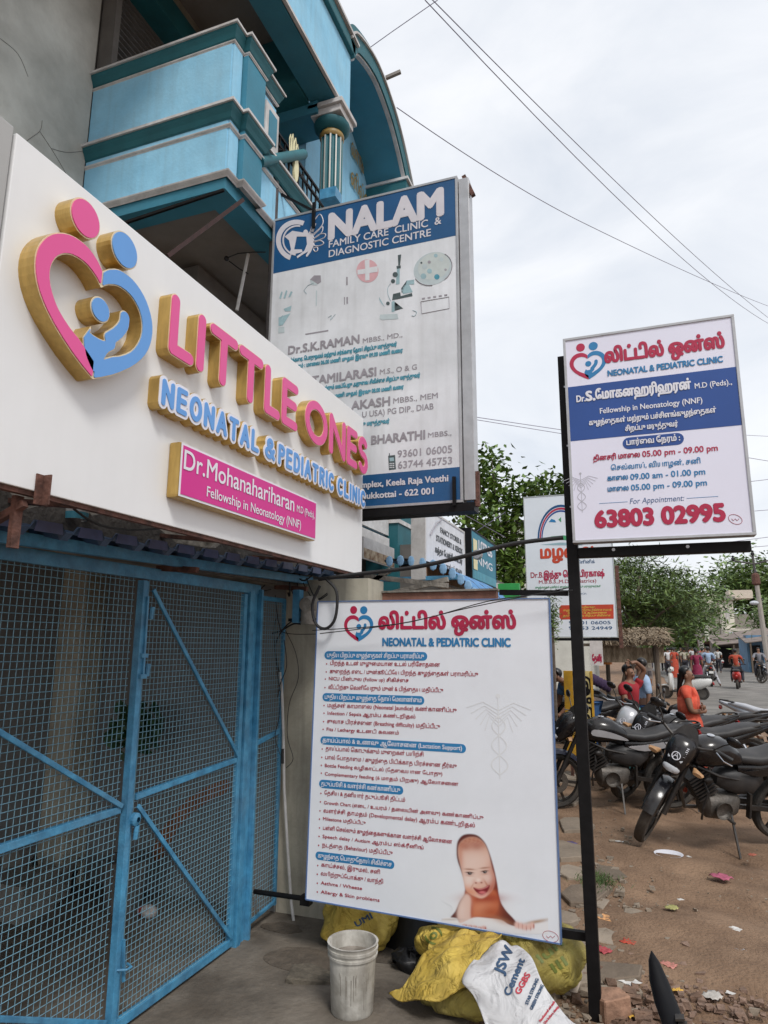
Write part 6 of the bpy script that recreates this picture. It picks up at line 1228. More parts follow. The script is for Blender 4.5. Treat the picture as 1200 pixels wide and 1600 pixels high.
for k in range(1500):
    u, v = rs.rand(), rs.rand()**1.3; x = rx0+(rx1-rx0)*u; y = YS-.15+1.7*v; z = rz0+.03+(rz1+.13-rz0)*v+.05*rs.rand(); l_ = rs.uniform(.1, .32); a = rs.normal(0, .5); d = Vector((math.sin(a)*.7, -math.cos(a), -.18+rs.normal(0, .16)))*l_; s_ = Vector((.012, 0, .004))
    p = Vector((x, y, z)); mb.add([p-s_, p+s_, p+d+s_*.3, p+d-s_*.3], [(0, 1, 2, 3)])
mb.build('thatch_straw', M['thatch'], st_, kind='stuff')
for a, b_, r_ in ((onY(1024, 1008, YS), onY(1029, 1112, YS), .045), (onY(948, 1000, YS+1.4), onY(950, 1120, YS+1.4), .04), (onY(905, 1000, YS+.4), onY(903, 1110, YS+.4), .04), (onY(978, 1005, YS+1.5), onY(978, 1110, YS+1.5), .035)): MB().tube([a, a.lerp(b_, .5)+Vector((.02, 0, 0)), Vector((b_.x, b_.y, -.02))], r_, 8).build('pole', M['wood'], st_, smooth=True)
MB().bar(onY(900, 1008, YS), onY(1045, 1004, YS), .05).bar(onY(905, 1000, YS+1.4), onY(1020, 998, YS+1.4), .04).build('roof_rail', M['wood'], st_)
MB().prism([(0, 0), (1, 0), (1, .28), (.7, .24), (.3, .3), (0, .26)], (rx0+.05, YS+.02, rz0-.33), (rx1-rx0-.15, 0, 0), (0, 0, 1), (0, 1, 0), .03).build('hanging_mat', M['thatch'], st_)
def board(lab, px0, py0, px1, py1, y, m_, cat='board', name='stall_board', lean=0.):
    a, b_ = onY(px0, py0, y), onY(px1, py1, y); o = thing(name, lab, cat, (a.x, y, b_.z)); MB().box(a.x, b_.x, y, y+.03, b_.z, a.z).build('board_panel', m_, o); return o, a, b_
o, a, b_ = board('brown menu board of small pictures at the back of the thatched stall', 992, 1018, 1021, 1072, YS+1.5, mat('menu board', (.3, .26, .24), .7, .2, 8))
for i in range(3):
    for j in range(4):
        x = a.x+(b_.x-a.x)*(.12+.3*i); z = a.z-(a.z-b_.z)*(.1+.23*j); MB().box(x, x+(b_.x-a.x)*.22, YS+1.492, YS+1.499, z-(a.z-b_.z)*.14, z).build('picture', mat('picture %d' % ((i*4+j) % 4), [(.16, .07, .05), (.4, .36, .3), (.1, .09, .1), (.3, .15, .08)][(i*4+j) % 4], .6, .4, 30), o)
o, a, b_ = board('blue cloth and yellow bill hung at the back of the stall', 964, 1012, 983, 1034, YS+1.45, fab('indigo', (.05, .07, .3), col2=(.12, .16, .4)), 'poster'); MB().box(a.x, b_.x, YS+1.43, YS+1.44, b_.z, b_.z+.1).build('yellow_strip', mat('yellow bill', (.6, .42, .06), .6, .2, 30), o)
o, a, b_ = board('slanting white notice with red print beside the yellow board', 921, 1000, 943, 1040, 11.8, mat('paper notice', (.6, .55, .52), .7, .1, 9), 'notice'); text3('தேனீர்', (a.x+.03, 11.8, b_.z+.07), (1, 0, 0), V, (0, -1, 0), (b_.x-a.x)*.75, .08, M['pred'], o, bold=.06)
o = thing('hanging_bags', 'bundle of dark purple cloth bags heaped beside the stall pole', 'bag', (-.8, 11.6, 1)); q = onY(940, 1062, 11.6)
for k in range(5): MB().ball((q.x+.05*k-.12, 11.6+.05*k, q.z-.03*k), .06, .06, .09, 10, 7).build('cloth_bag', fab('dark purple', (.04, .02, .06)), o, smooth=True)
o = thing('orange_jar', 'orange jar with pale lid on the stall shelf', 'jar', (-.6, 12.5, 1.4)); q = onY(947, 1038, 12.6); MB().lathe([(0, 0), (.1, 0), (.11, .2), (.08, .24)], tuple(q), n=16).build('jar_body', mat('orange plastic', (.6, .2, .02), .4), o, smooth=True); MB().lathe([(.085, .24), (.09, .32), (0, .34)], tuple(q), n=16).build('jar_lid', M['plate'], o)
# yellow and black hand painted board
YP = 9.9
a, b_ = onY(880, 1048, YP), onY(932, 1178, YP)
t = thing('yellow_roadside_board', 'yellow roadside board with black hand painted Tamil letters behind the black post', 'sign', (a.x, YP, 0)); yel = mat('yellow road paint', (.62, .33, .01), .6, .15, 6, .1, 30, grime=.5); yel2 = mat('cream yellow road paint', (.62, .5, .2), .6, .2, 4, grime=.5)
bl = onZ(892, 1178); MB().box(a.x, a.x+.12, YP, YP+.05, .28, a.z).build('edge_plank', yel, t, bevel=.004); MB().box(a.x+.125, b_.x-.03, YP+.01, YP+.05, .28, a.z).build('board_face', yel2, t); MB().box(b_.x-.028, b_.x, YP, YP+.06, .2, a.z).build('edge_plank', yel, t)
for x in (a.x+.06, b_.x-.02): MB().box(x-.02, x+.02, YP+.02, YP+.06, -.02, .28).build('leg', M['rust'], t)
for i, (s, z) in enumerate((('இ', .78), ('ஃ', .62), ('நி', .42), ('ல', .2))):
    hh = (a.z-.28); text3(s, (a.x+.2, YP+.01, .28+hh*z), (1, 0, 0), V, (0, -1, 0), (b_.x-a.x)*.42, hh*.11, M['black'], t, bold=.06)
# ================================================================== far side: buildings, low shops, poles
YF = 75.
q0, q1 = onY(1125, 938, YF), onY(1192, 1018, YF)
t = thing('far_building', 'pale two storey building with painted wall across the far street', 'building', (q0.x, YF, 0)); pw = mat('pale weathered wall', (.62, .58, .5), .9, .15, .6, grime=.4)
zb = q0.z; xm = (q0.x+q1.x)/2
MB().box(q0.x, q1.x-2.2, YF, YF+10, 0, zb).build('upper_block', pw, t); MB().box(q0.x+.1, q1.x+1.5, YF-1.2, YF+6, 0, zb*.55).build('lower_block', pw, t); MB().box(q0.x-1.3, q0.x-.05, YF+2, YF+10, 0, zb+.8).build('side_block', pw, t)
MB().box(q0.x-.2, q1.x-2, YF-.3, YF+10.2, zb+.01, zb+.35).build('roof_slab', M['soffit'], t); MB().box(q0.x+1.2, q0.x+3.4, YF+3, YF+6, zb+.36, zb+1.2).build('stair_tower', mat('tan wall', (.55, .48, .4), .9), t)
for k in range(3): MB().box(q0.x+.6+k*1.2, q0.x+1.3+k*1.2, YF-1.28, YF-1.21, zb*.32, zb*.47).build('window', M['dark'], t)
text3('VIJAY', (q0.x+.6, YF-.01, zb*.66), (1, 0, 0), V, (0, -1, 0), 2.2, .9, mat('faded wall lettering', (.2, .25, .4), .8, .3, 3), t, eps=.03) if False else None
for k in range(2): MB().box(q0.x+.4, q1.x-2.6+k*2, YF-.03-1.22*k, YF-.011-1.22*k, zb*(.66-.32*k), zb*(.86-.36*k)).build('painted_wall_advert', mat('painted wall advert %d' % k, [(.42, .42, .45), (.4, .45, .55)][k], .8, .35, 1.4, col2=[(.6, .56, .5), (.6, .6, .58)][k]), t)
MB().box(q1.x-1.9, q1.x+6, YF+4, YF+12, 0, zb*.8).build('rear_block', M['soffit'], t)
# row of low shops right
shp = [((1118, 992), (1172, 1028), 62, 'low tin roofed shop with dark front on the far right of the street', (.12, .1, .09)), ((1168, 985), (1215, 1030), 52, 'blue sided low shop with sloping tin roof at the right edge', (.1, .2, .32)), ((1095, 990), (1122, 1016), 75, 'small brown roofed shop in front of the far trees', (.2, .1, .08))]
for i, (a_, b_, y, lab, c_) in enumerate(shp):
    A_, B_ = onY(*a_, y), onY(*b_, y); t = thing('low_shop', lab, 'shop', (A_.x, y, 0)); w_ = B_.x-A_.x
    MB().box(A_.x, B_.x, y+1, y+5, 0, A_.z-.3).build('wall', mat('shop wall %d' % i, c_, .85, .2, 1.5, grime=.4), t)
    MB().add([(A_.x-.3, y-.8, A_.z-.8), (B_.x+.3, y-.8, A_.z-.5), (B_.x+.3, y+5, A_.z+.3), (A_.x-.3, y+5, A_.z), (A_.x-.3, y-.8, A_.z-.86), (B_.x+.3, y-.8, A_.z-.56), (B_.x+.3, y+5, A_.z+.24), (A_.x-.3, y+5, A_.z-.06)], [(0, 1, 2, 3), (4, 7, 6, 5), (0, 4, 5, 1), (1, 5, 6, 2), (2, 6, 7, 3), (3, 7, 4, 0)]).build('roof', mat('tin roof', (.2, .16, .14), .8, .3, 2, grime=.4), t)
    MB().box(A_.x+w_*.1, A_.x+w_*.5, y+.95, y+1-.01, 0, A_.z*.65).build('opening', M['black'], t); MB().box(A_.x+w_*.58, A_.x+w_*.9, y+.93, y+.99, .6, A_.z*.6).build('shop_board', mat('shop board %d' % i, [(.4, .35, .3), (.1, .25, .4), (.5, .48, .4)][i], .7, .3, 2), t)
    for k in range(3): MB().bar((A_.x+w_*k/2, y-.7, 0), (A_.x+w_*k/2, y-.7, A_.z-.8), .1).build('roof_post', M['wood'], t)
# utility poles
def upole(lab, base, top, y, r=.11, arms=True):
    A_, B_ = onY(*top, y), onY(*base, y); t = thing('utility_pole', lab, 'utility pole', (B_.x, y, 0)); cm = mat('pole concrete', (.34, .31, .28), .9, .1, 3, grime=.3)
    dz = Vector((B_.x-A_.x, 0, B_.z-A_.z)).normalized(); bt = A_+dz*((A_.z)/-dz.z) if dz.z else B_; mid = A_.lerp(bt, .16)
    MB().tube([bt, mid], [r*1.4, r], 8).build('concrete_shaft', cm, t, smooth=True)
    if arms:
        MB().tube([mid, A_], .06, 6).tube([A_.lerp(mid, .45), A_+Vector((-1.0, 0, -.25))], .05, 6).tube([A_.lerp(mid, .45), A_+Vector((1.0, 0, -.25))], .05, 6).build('iron_bracket', M['pipe'], t)
        for q in (A_, A_+Vector((-1.0, 0, -.25)), A_+Vector((1.0, 0, -.25))): MB().lathe([(0, 0), (.08, 0), (.1, .12), (.05, .2), (.08, .26), (0, .3)], tuple(q), n=10).build('insulator', M['cable'], t)
        MB().lathe([(.1, 0), (.22, .1), (.2, .6), (.1, .7)], tuple(mid-Vector((0, 0, .6))), n=10).build('clamp_band', M['rust'], t)
    return t
lp = upole('concrete utility pole with three insulators leaning at the right edge', (1197, 1015), (1176, 868), 42)
q = onY(1179, 942, 42); MB().tube([q+Vector((.3, 0, .2)), q], .04, 6).build('lamp_arm', M['pipe'], lp); MB().ball(tuple(q), .25, .18, .12).build('lamp_head', M['lens'], lp)
upole('plain grey utility pole beneath the far trees in mid street', (1096, 1010), (1087, 968), 60, .16, False)
o, a, b_ = board('pale hanging shop banner before the far trees', 1100, 976, 1108, 998, 60, mat('banner cloth', (.6, .6, .5), .7), 'banner')
# street walls closing the far end
t = thing('far_wall', 'long low pale compound wall closing the street beneath the trees', 'wall', (0, 90, 0)); MB().box(-12, 9, 96, 96.4, 0, 2.2).build('wall_body', mat('dusty wall', (.3, .26, .22), .9, .2, .5, grime=.5), t); MB().box(-12.1, 9.1, 95.9, 96.5, 2.201, 2.35).build('coping', M['soffit'], t)
# small white building beyond the big leaved tree and shed on the left row
t = thing('pale_roof_building', 'pale cream building corner seen between the big leaved tree and the childrens clinic sign', 'building', (-4, 24, 0)); q = onY(775, 822, 24); MB().box(q.x, q.x+3, 24, 30, 0, q.z).build('wall', mat('pale cream wall', (.55, .55, .5), .85, .08, 1, grime=.2), t); MB().box(q.x-.1, q.x+3.1, 23.9, 30, q.z+.001, q.z+.15).build('parapet', M['soffit'], t)
t = thing('shop_row', 'dim shop row with shutters left of the thatched stall', 'building', (-3, 13, 0))
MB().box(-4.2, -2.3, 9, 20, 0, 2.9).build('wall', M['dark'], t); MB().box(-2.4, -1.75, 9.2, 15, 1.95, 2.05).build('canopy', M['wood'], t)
for k in range(5): MB().box(-2.299, -2.28, 9.3+k*2.1, 11.1+k*2.1, .1, 1.9).build('shutter', M['teal2'] if k % 2 else M['pipe'], t)
for k in range(4): MB().box(-2.3, -1.85, 9.3+2*k, 10.8+2*k, .0, .14+.05*k).build('step', M['rough'], t)
# ================================================================== trees
def leafcol(n, a, b_): return mat(n, a, .55, .2, 2.6, col2=b_, lo=.35, hi=.68, detail=3)
M['bark'] = mat('bark', (.11, .085, .065), .95, .3, 8, .6, 30)
def add_leaves(mb, centers, n, size, spread, rs, aspect=.45, droop=.2, flat=1.):
    C_ = np.array(centers)[rs.randint(0, len(centers), n)]+rs.normal(size=(n, 3))*np.array(spread)
    for c in C_:
        d = rs.normal(size=3); d[2] = d[2]*.5*flat-droop; d /= np.linalg.norm(d); s_ = np.cross(d, rs.normal(size=3)*.4+np.array([0, 0, 1.])); s_ /= np.linalg.norm(s_)+1e-9; l_ = size*rs.uniform(.6, 1.3); a_ = l_*aspect*.5
        nrm = np.cross(d, s_)*l_*.08
        mb.add([c, c+d*l_*.45+s_*a_+nrm, c+d*l_, c+d*l_*.45-s_*a_+nrm], [(0, 1, 2, 3)])
def tree(name, label, base, top, m_, limbs, n, size, spread, seed, aspect=.45, droop=.2, trunk=.15):
    t = thing(name, label, 'tree', base); rs = np.random.RandomState(seed); B_ = Vector(base); T_ = Vector(top)
    MB().tube([B_-Vector((0, 0, .1)), B_.lerp(T_, .35)+Vector((.1, .1, 0)), B_.lerp(T_, .7), T_], [trunk, trunk*.8, trunk*.5, trunk*.2], 9).build('trunk', M['bark'], t, smooth=True)
    cs = []
    for L_ in limbs:
        L_ = Vector(L_); st0 = B_.lerp(T_, rs.uniform(.4, .75)); mid = st0.lerp(L_, .5)+Vector((0, 0, rs.uniform(-.1, .3)))
        MB().tube([st0, mid, L_], [trunk*.35, trunk*.22, trunk*.08], 6).build('limb', M['bark'], t, smooth=True)
        for q in np.linspace(.45, 1.05, 7): cs.append(tuple(mid.lerp(L_, q)))
    mb = MB(); add_leaves(mb, cs, n, size, spread, rs, aspect, droop); mb.build('crown', m_, t, kind='stuff'); return t, cs
lf1 = leafcol('broad green leaves', (.035, .09, .01), (.17, .27, .04)); lf2 = leafcol('feathery dark leaves', (.035, .075, .015), (.15, .22, .05)); lf3 = leafcol('mid green leaves', (.05, .11, .02), (.17, .25, .06))
YT = 15.5
lm = [onY(*p, YT+dy) for p, dy in (((768, 716), 0), ((750, 740), .4), ((735, 790), -.5), ((790, 785), .3), ((820, 765), .2), ((850, 760), .6), ((878, 762), .4), ((790, 830), .8), ((810, 860), .2), ((800, 890), .5), ((760, 820), -.3), ((770, 870), .4), ((830, 820), .8), ((870, 800), .6), ((722, 765), .3), ((900, 790), 1))]
tb = onY(800, 900, YT+1.2)
T1, cs1 = tree('broad_leaved_tree', 'dark tree with large rounded leaves between the tall sign and black post', (tb.x-.2, YT+1.2, 0), tuple(onY(800, 800, YT+.8)), lf1, [tuple(p) for p in lm], 4600, .17, (.26, .4, .2), 11, .62, .3, .14)
# nearest big leaves, singly
lb = MB().add([(0, 0, 0), (.035, .06, .008), (.045, .12, .01), (0, .2, -.02), (-.045, .12, .01), (-.035, .06, .008), (0, .1, -.006)], [(0, 1, 6), (1, 2, 6), (2, 3, 6), (3, 4, 6), (4, 5, 6), (5, 0, 6)]).build('leaf', lf1, T1, local=True)
rs = np.random.RandomState(2); first = True; inv = _inv[T1.name]
for k in range(240):
    q = Vector(lm[[0, 0, 1, 1, 3, 4, 5, 6, 14][rs.randint(9)]])+Vector(rs.normal(size=3)*np.array([.2, .25, .15])); o = lb if first else lb.copy()
    if not first: COL.objects.link(o)
    first = False; o.location = inv @ q; o.rotation_euler = tuple(rs.uniform(-1.2, 1.2, 2))+(rs.uniform(0, 6.28),); o.scale = (1, 1, 1) if rs.rand() < .5 else (.8, .8, .8)
def crown_pts(pxs, y, dy, rs): return [tuple(onY(a, b_, y+rs.uniform(-dy, dy))) for a, b_ in pxs]
rs = np.random.RandomState(8)
p2_ = [(965, 875), (985, 880), (1010, 900), (1040, 890), (1070, 905), (1085, 925), (960, 920), (985, 940), (1010, 950), (1035, 935), (1060, 955), (960, 965), (990, 975), (1025, 975), (1090, 955), (1040, 970), (950, 900), (1005, 865), (1050, 910)]
tree('feathery_tree', 'wide feathery tree over the street behind the thatched stall', tuple(onZ(1000, 1060)*0+Vector((-.6, 27, 0))), tuple(onY(1000, 900, 27)), lf2, crown_pts(p2_, 27, 2.2, rs), 8500, .36, (.5, .7, .11), 5, .15, .03, .2)
p3_ = [(985, 920), (1030, 920), (1075, 935), (1095, 940), (960, 950), (1010, 960), (1060, 970), (1090, 970), (1035, 990), (1070, 990)]
tree('street_tree', 'mid green tree farther down closing the view over the crowd', (2.6, 48, 0), tuple(onY(1070, 925, 48)), lf3, crown_pts(p3_, 48, 3, rs), 4500, .42, (1.1, 1.5, .5), 6, .35, .1, .25)
p4_ = [(1135, 905), (1150, 890), (1170, 885), (1190, 895), (1200, 915), (1140, 930), (1160, 915), (1185, 925), (1215, 900), (1130, 950)]
tree('street_tree', 'broad green tree behind the far pale building at the right', (14, 88, 0), tuple(onY(1165, 915, 88)), lf3, crown_pts(p4_, 88, 3, rs), 6000, .62, (1.9, 2.2, 1.0), 7, .5, .1, .4)
p5_ = [(1205, 955), (1215, 965), (1212, 985)]
tree('street_tree', 'dark green small tree beside the leaning utility pole', (12.5, 66, 0), tuple(onY(1198, 955, 66)), lf2, crown_pts(p5_, 66, 2, rs), 2500, .5, (.9, 1.2, .8), 9, .4, .1, .25)
p6_ = [(1090, 985), (1075, 1000), (1105, 990), (1050, 1000), (1120, 985), (1030, 1000), (1010, 1000)]
tree('street_tree', 'bright green far tree low behind the street crowd', (4, 92, 0), tuple(onY(1080, 960, 92)), leafcol('fresh green leaves', (.06, .12, .02), (.16, .24, .05)), crown_pts(p6_, 92, 3, rs), 6000, .6, (2.2, 2, 1.6), 12, .5, .1, .3)
p7_ = [(835, 1000), (865, 960), (868, 990), (862, 950)]
o = thing('shrub', 'dark shrub peeping out beside the right edge of the services board', 'shrub', (-1, 8.6, 0)); mb = MB(); q = onY(862, 960, 8.2); add_leaves(mb, [tuple(q), tuple(q+Vector((0, 0, .1))), tuple(q-Vector((0, 0, .1)))], 500, .07, (.04, .05, .12), rs, .2, .5); mb.build('foliage', lf2, o, kind='stuff'); MB().tube([q-Vector((0, 0, 1.2)), q], .02, 6).build('stem', M['bark'], o)
# ================================================================== overhead wires
ww = mat('grey overhead wire', (.22, .2, .28), .6)
def wire(pts, r, lab, grp=None, nseg=14, sag=0.):
    P_ = [onY(x, y, d) for x, y, d in pts]; out = []
    for A_, B_ in zip(P_, P_[1:]):
        for k in range(nseg): f_ = k/nseg; q = A_.lerp(B_, f_); q.z -= sag*4*f_*(1-f_); out.append(q)
    out.append(P_[-1]); o = MB().tube(out, r, 5).build('overhead_wire', ww); return tag(o, lab, 'wire', grp)
wire([(668, -8, 7), (1205, 500, 26)], .007, 'upper of the two long overhead wires crossing the sky to the right edge', sag=.25)
wire([(664, 0, 7), (1205, 508, 26)], .007, 'lower of the two long overhead wires crossing the sky to the right edge', sag=.5)
wire([(684, 0, 7), (612, 50, 7), (545, 98, 7), (440, 160, 6.6)], .0055, 'overhead wire running from the sky top to the upper balcony', nseg=3)
wire([(620, 168, 9), (905, 345, 15), (1205, 480, 30)], .008, 'thin overhead wire starting at the arch and crossing low to the right', sag=.1)
wire([(745, 652, 20), (880, 672, 24), (1010, 672, 28), (1205, 682, 40)], .012, 'thin wire across mid sky level with the doctor board', 'level wires across the sky'); wire([(745, 656, 20), (880, 678, 24)], .011, 'thin wire just under the mid sky wire', 'level wires across the sky')
for i, (a_, b_) in enumerate((((1150, 712), (1210, 722)), ((1150, 755), (1210, 748)), ((1160, 800), (1210, 796)), ((1020, 862), (1210, 838)), ((1020, 868), (1210, 852)))): wire([(*a_, 30), (*b_, 34)], .013, 'far overhead wire near the right edge, %s' % ['highest, above the doctor board foot', 'second from top', 'level with the phone number', 'just above the tree tops', 'lowest, touching the tree tops'][i])
wire([(612, 770, 9), (700, 790, 10), (790, 840, 12)], .006, 'thin wire sloping across the broad leaved tree'); wire([(700, 860, 9), (790, 800, 9)], .005, 'thin stay wire in front of the broad leaved tree')
# ================================================================== pavement slabs, rubble, litter
sm = [mat('stone slab %d' % k, c, .9, .15, 4, .4, 24, grime=.3) for k, c in enumerate([(.17, .13, .095), (.23, .185, .14), (.14, .11, .08), (.27, .22, .17)])]
pv = setting('pavement')
def stone(cx, cy, w_, h_, ht, rot, m_, parent, tilt=0., rs=random, name='paving_stone', n=7):
    pts = []
    for k in range(n): a = 2*math.pi*k/n+rs.uniform(-.38, .38); r = 1/max(abs(math.cos(a)), abs(math.sin(a)))**.7*rs.uniform(.7, 1.15); x, y = w_/2*r*math.cos(a), h_/2*r*math.sin(a); pts.append((cx+x*math.cos(rot)-y*math.sin(rot), cy+x*math.sin(rot)+y*math.cos(rot)))
    tz = rs.uniform(-.02, .02) if tilt == 0 else tilt
    v_ = [(x, y, -.04) for x, y in pts]+[(cx+(x-cx)*.95, cy+(y-cy)*.95, ht+tz*(x-cx)/max(w_, .1)+rs.uniform(-.004, .004)) for x, y in pts]; k = len(pts)
    return MB().add(v_, [tuple(range(k))[::-1], tuple(range(k, 2*k))]+[(i, (i+1) % k, k+(i+1) % k, k+i) for i in range(k)]).build(name, m_, parent, bevel=.006, bseg=1)
R2 = random.Random(21)
for px, py, w_, h_, ht in ((890, 1332, .4, .5, .08), (905, 1395, .42, .5, .07), (900, 1365, .3, .36, .05), (893, 1290, .34, .6, .08), (945, 1365, .26, .3, .05), (885, 1440, .26, .3, .1), (900, 1470, .25, .25, .08), (948, 1466, .36, .3, .04), (962, 1488, .2, .14, .03), (930, 1410, .2, .3, .03), (895, 1250, .34, .6, .06), (880, 1215, .34, .7, .06), (900, 1225, .3, .6, .04), (950, 1520, .36, .22, .05), (905, 1520, .3, .3, .06), (980, 1545, .16, .1, .03), (955, 1545, .2, .12, .03), (985, 1425, .16, .2, .015), (995, 1440, .14, .14, .012), (962, 1440, .14, .16, .015), (870, 1180, .5, .8, .05)):
    q = onZ(px, py); stone(q.x+R2.uniform(-.05, .04), q.y, w_*R2.uniform(.75, 1.15), h_*R2.uniform(.8, 1.2), ht*.35, R2.uniform(-.4, .4), R2.choice(sm), pv, rs=R2)
t = tag(stone(*onZ(954, 1585)[:2], .2, .16, .09, .2, mat('broken brick', (.3, .17, .11), .9, .25, 14, .5, 30, grime=.3), None, rs=R2, name='broken_brick', n=6), 'broken pale brick lying at the foot of the black post', 'brick')
q = onZ(893, 1540); o = MB().prism(smoothpoly([(-.05, -.13), (.04, -.12), (.055, 0), (.02, .14), (-.04, .12), (-.06, 0)], 3), (q.x, q.y, .06), (1, .1, .1), (.2, .5, .85), (.1, -.6, .4), .04).build('stone_chip', mat('pale pink stone', (.5, .42, .35), .9, .15, 8, .3, 20), None, bevel=.006); tag(o, 'pale pointed stone leaning beside the right yellow sack', 'stone')
def rubble(n, fx, fy, smin, smax, m_, name, label, cat, seed, dens=None):
    rs = np.random.RandomState(seed); mb = MB()
    for k in range(n):
        x, y = fx(rs), fy(rs); s_ = smin*(smax/smin)**(rs.rand()**2.2); vs = []
        for sx in (-1, 1):
            for sy in (-1, 1):
                for sz in (-.4, .7): vs.append((x+s_*sx*rs.uniform(.3, 1)*.6, y+s_*sy*rs.uniform(.3, 1)*.6, s_*sz*rs.uniform(.3, .9)*.7))
        mb.add(vs, [(0, 1, 3, 2), (4, 6, 7, 5), (0, 4, 5, 1), (2, 3, 7, 6), (1, 5, 7, 3), (0, 2, 6, 4)])
    return tag(mb.build(name, m_, None, kind='stuff'), label, cat)
rubble(1000, lambda r: -.32+abs(r.normal())*.3-.22, lambda r: 3.2+abs(r.normal())*1.9, .007, .06, sm[1], 'rubble', 'broken stones and rubble along the pavement edge', 'rubble', 1)
rubble(260, lambda r: -.1+r.normal()*.12, lambda r: 3.85+r.normal()*.25, .012, .085, mat('brown earth clod', (.15, .09, .06), .95, .3, 16, .6, 40), 'rubble', 'brown earth clods and broken brick around the post foot', 'rubble', 7)
rubble(620, lambda r: .36+r.normal()*.3, lambda r: 4.15+r.normal()*.3, .006, .06, mat('red brown rubble', (.2, .13, .095), .95, .3, 20, .4, 40), 'rubble', 'reddish rubble and clods right of the black post', 'rubble', 2)
rubble(3800, lambda r: r.uniform(-.5, 6), lambda r: r.uniform(3, 16), .003, .014, sm[2], 'gravel', 'small grit scattered over the brown dirt', 'gravel', 3)
rubble(260, lambda r: -1.9+abs(r.normal())*.35, lambda r: 3.9+r.normal()*.18, .004, .025, sm[0], 'gravel', 'grit and dry mud chips along the concrete apron edge', 'gravel', 4)
rubble(500, lambda r: 1.15+r.normal()*.22, lambda r: 5.9+r.normal()*.3, .004, .02, sm[3], 'gravel', 'pale gravel patch at the right edge of the dirt', 'gravel', 5)
# litter, each piece a thing
def scrap(px, py, s_, c_, lab, kind='flat', name='litter_scrap', cat='litter'):
    q = onZ(px, py, .01); s_ *= .8; rs = random.Random(int(px*7+py)); m_ = mat('litter %d %d' % (px, py), c_, .6, .18, 30, .2, 50)
    mb = MB(); nx_, ny_ = 7, 6; ht = .012 if kind == 'flat' else .05; vs = []
    ph = rs.uniform(0, 6)
    for j in range(ny_):
        for i in range(nx_): u = i/(nx_-1)-.5; v = j/(ny_-1)-.5; vs.append((u*s_*(1+.12*math.sin(j*.9+ph)), v*s_*.75*(1+.15*math.cos(i*.8+ph)), .006+ht*.45*abs(math.sin(i*1.3+j*.9+ph))*(s_/.1)*.6+.003))
    mb.add(vs, [(j*nx_+i, j*nx_+i+1, (j+1)*nx_+i+1, (j+1)*nx_+i) for j in range(ny_-1) for i in range(nx_-1)])
    o = mb.build(name, m_, None, local=True, smooth=kind != 'flat'); o.location = (q.x, q.y, .0); o.rotation_euler = (0, 0, rs.uniform(0, 3)); sd = o.modifiers.new('s', 'SOLIDIFY'); sd.thickness = .0015; return tag(o, lab, cat)
q = onZ(1045, 1338); t = thing('paper_plate', 'white paper plate lying on the dirt in front of the nearest motorcycle', 'plate', (q.x, q.y, .008)); MB().lathe([(0, 0), (.085, 0), (.115, .014), (.118, .014), (.088, -.004), (0, -.004)], n=30).build('plate_dish', M['awhite'], t, local=True, smooth=True)
for a in ((994, 1425-1335+1425-88, .0, 0, ''),): pass
W1, RD, YLW, BLU = (.6, .58, .55), (.45, .06, .03), (.6, .35, .05), (.08, .06, .16)
for px, py, s_, c_, lab, kd in ((890, 1320, .16, BLU, 'dark blue and white crumpled packet near the services board right edge', 'c'), (993, 1346, .1, YLW, 'flattened yellow wrapper on the dirt left of the paper plate', 'flat'), (1128, 1372, .18, (.4, .1, .16), 'red and white crumpled snack packet on the open dirt', 'c'), (1050, 1419, .11, (.35, .33, .12), 'green and yellow wrapper standing on the dirt', 'c'), (1063, 1405, .05, W1, 'tiny white scrap beside the green wrapper', 'flat'), (947, 1434, .13, (.6, .3, .12), 'orange and white strip lying by the post', 'flat'), (1036, 1469, .12, (.42, .4, .34), 'square grey paper on the dirt', 'flat'), (1149, 1451, .09, W1, 'white scrap with grey print at right on the dirt', 'flat'), (983, 1473, .11, RD, 'crumpled bright red packet on the broken slab', 'c'), (996, 1479, .06, W1, 'small white scrap touching the bright red packet', 'flat'), (943, 1485, .11, (.4, .06, .07), 'red patterned packet tucked against the post', 'c'), (1075, 1499, .09, W1, 'white torn paper above the rubble heap, left one', 'flat'), (1103, 1497, .09, W1, 'white torn paper above the rubble heap, right one', 'flat'), (1045, 1508, .1, (.5, .2, .16), 'red and white torn packet on the rubble heap', 'c'), (1160, 1489, .09, (.5, .5, .52), 'pale grey packet right of the rubble heap', 'c'), (980, 1531, .15, W1, 'large white torn sheet right of the post foot', 'flat'), (1056, 1546, .07, YLW, 'bright yellow crumpled scrap near the mudguard', 'c'), (1114, 1557, .12, (.45, .42, .38), 'dusty white wrapper in the clods at lower right', 'c'), (1141, 1551, .05, W1, 'small round white scrap at lower right', 'flat'), (982, 1586, .08, YLW, 'yellow scrap beside the broken brick', 'c'), (970, 1575, .1, (.5, .5, .48), 'grey plastic shreds beside the broken brick', 'c'), (1076, 1338, .05, W1, 'tiny scrap right of the paper plate', 'flat'), (966, 1314, .06, W1, 'small white scrap left of the front wheel, left one', 'flat'), (975, 1315, .06, W1, 'small white scrap left of the front wheel, right one', 'flat'), (1175, 1336, .09, (.4, .12, .08), 'reddish scrap in the pale gravel patch', 'c'), (880, 1365, .1, (.5, .46, .4), 'pale flat wrapper on the slabs below the board edge', 'flat'), (985, 1500, .05, W1, 'tiny white scrap between post and mudguard', 'flat')):
    scrap(px, py, s_, c_, lab, kd)
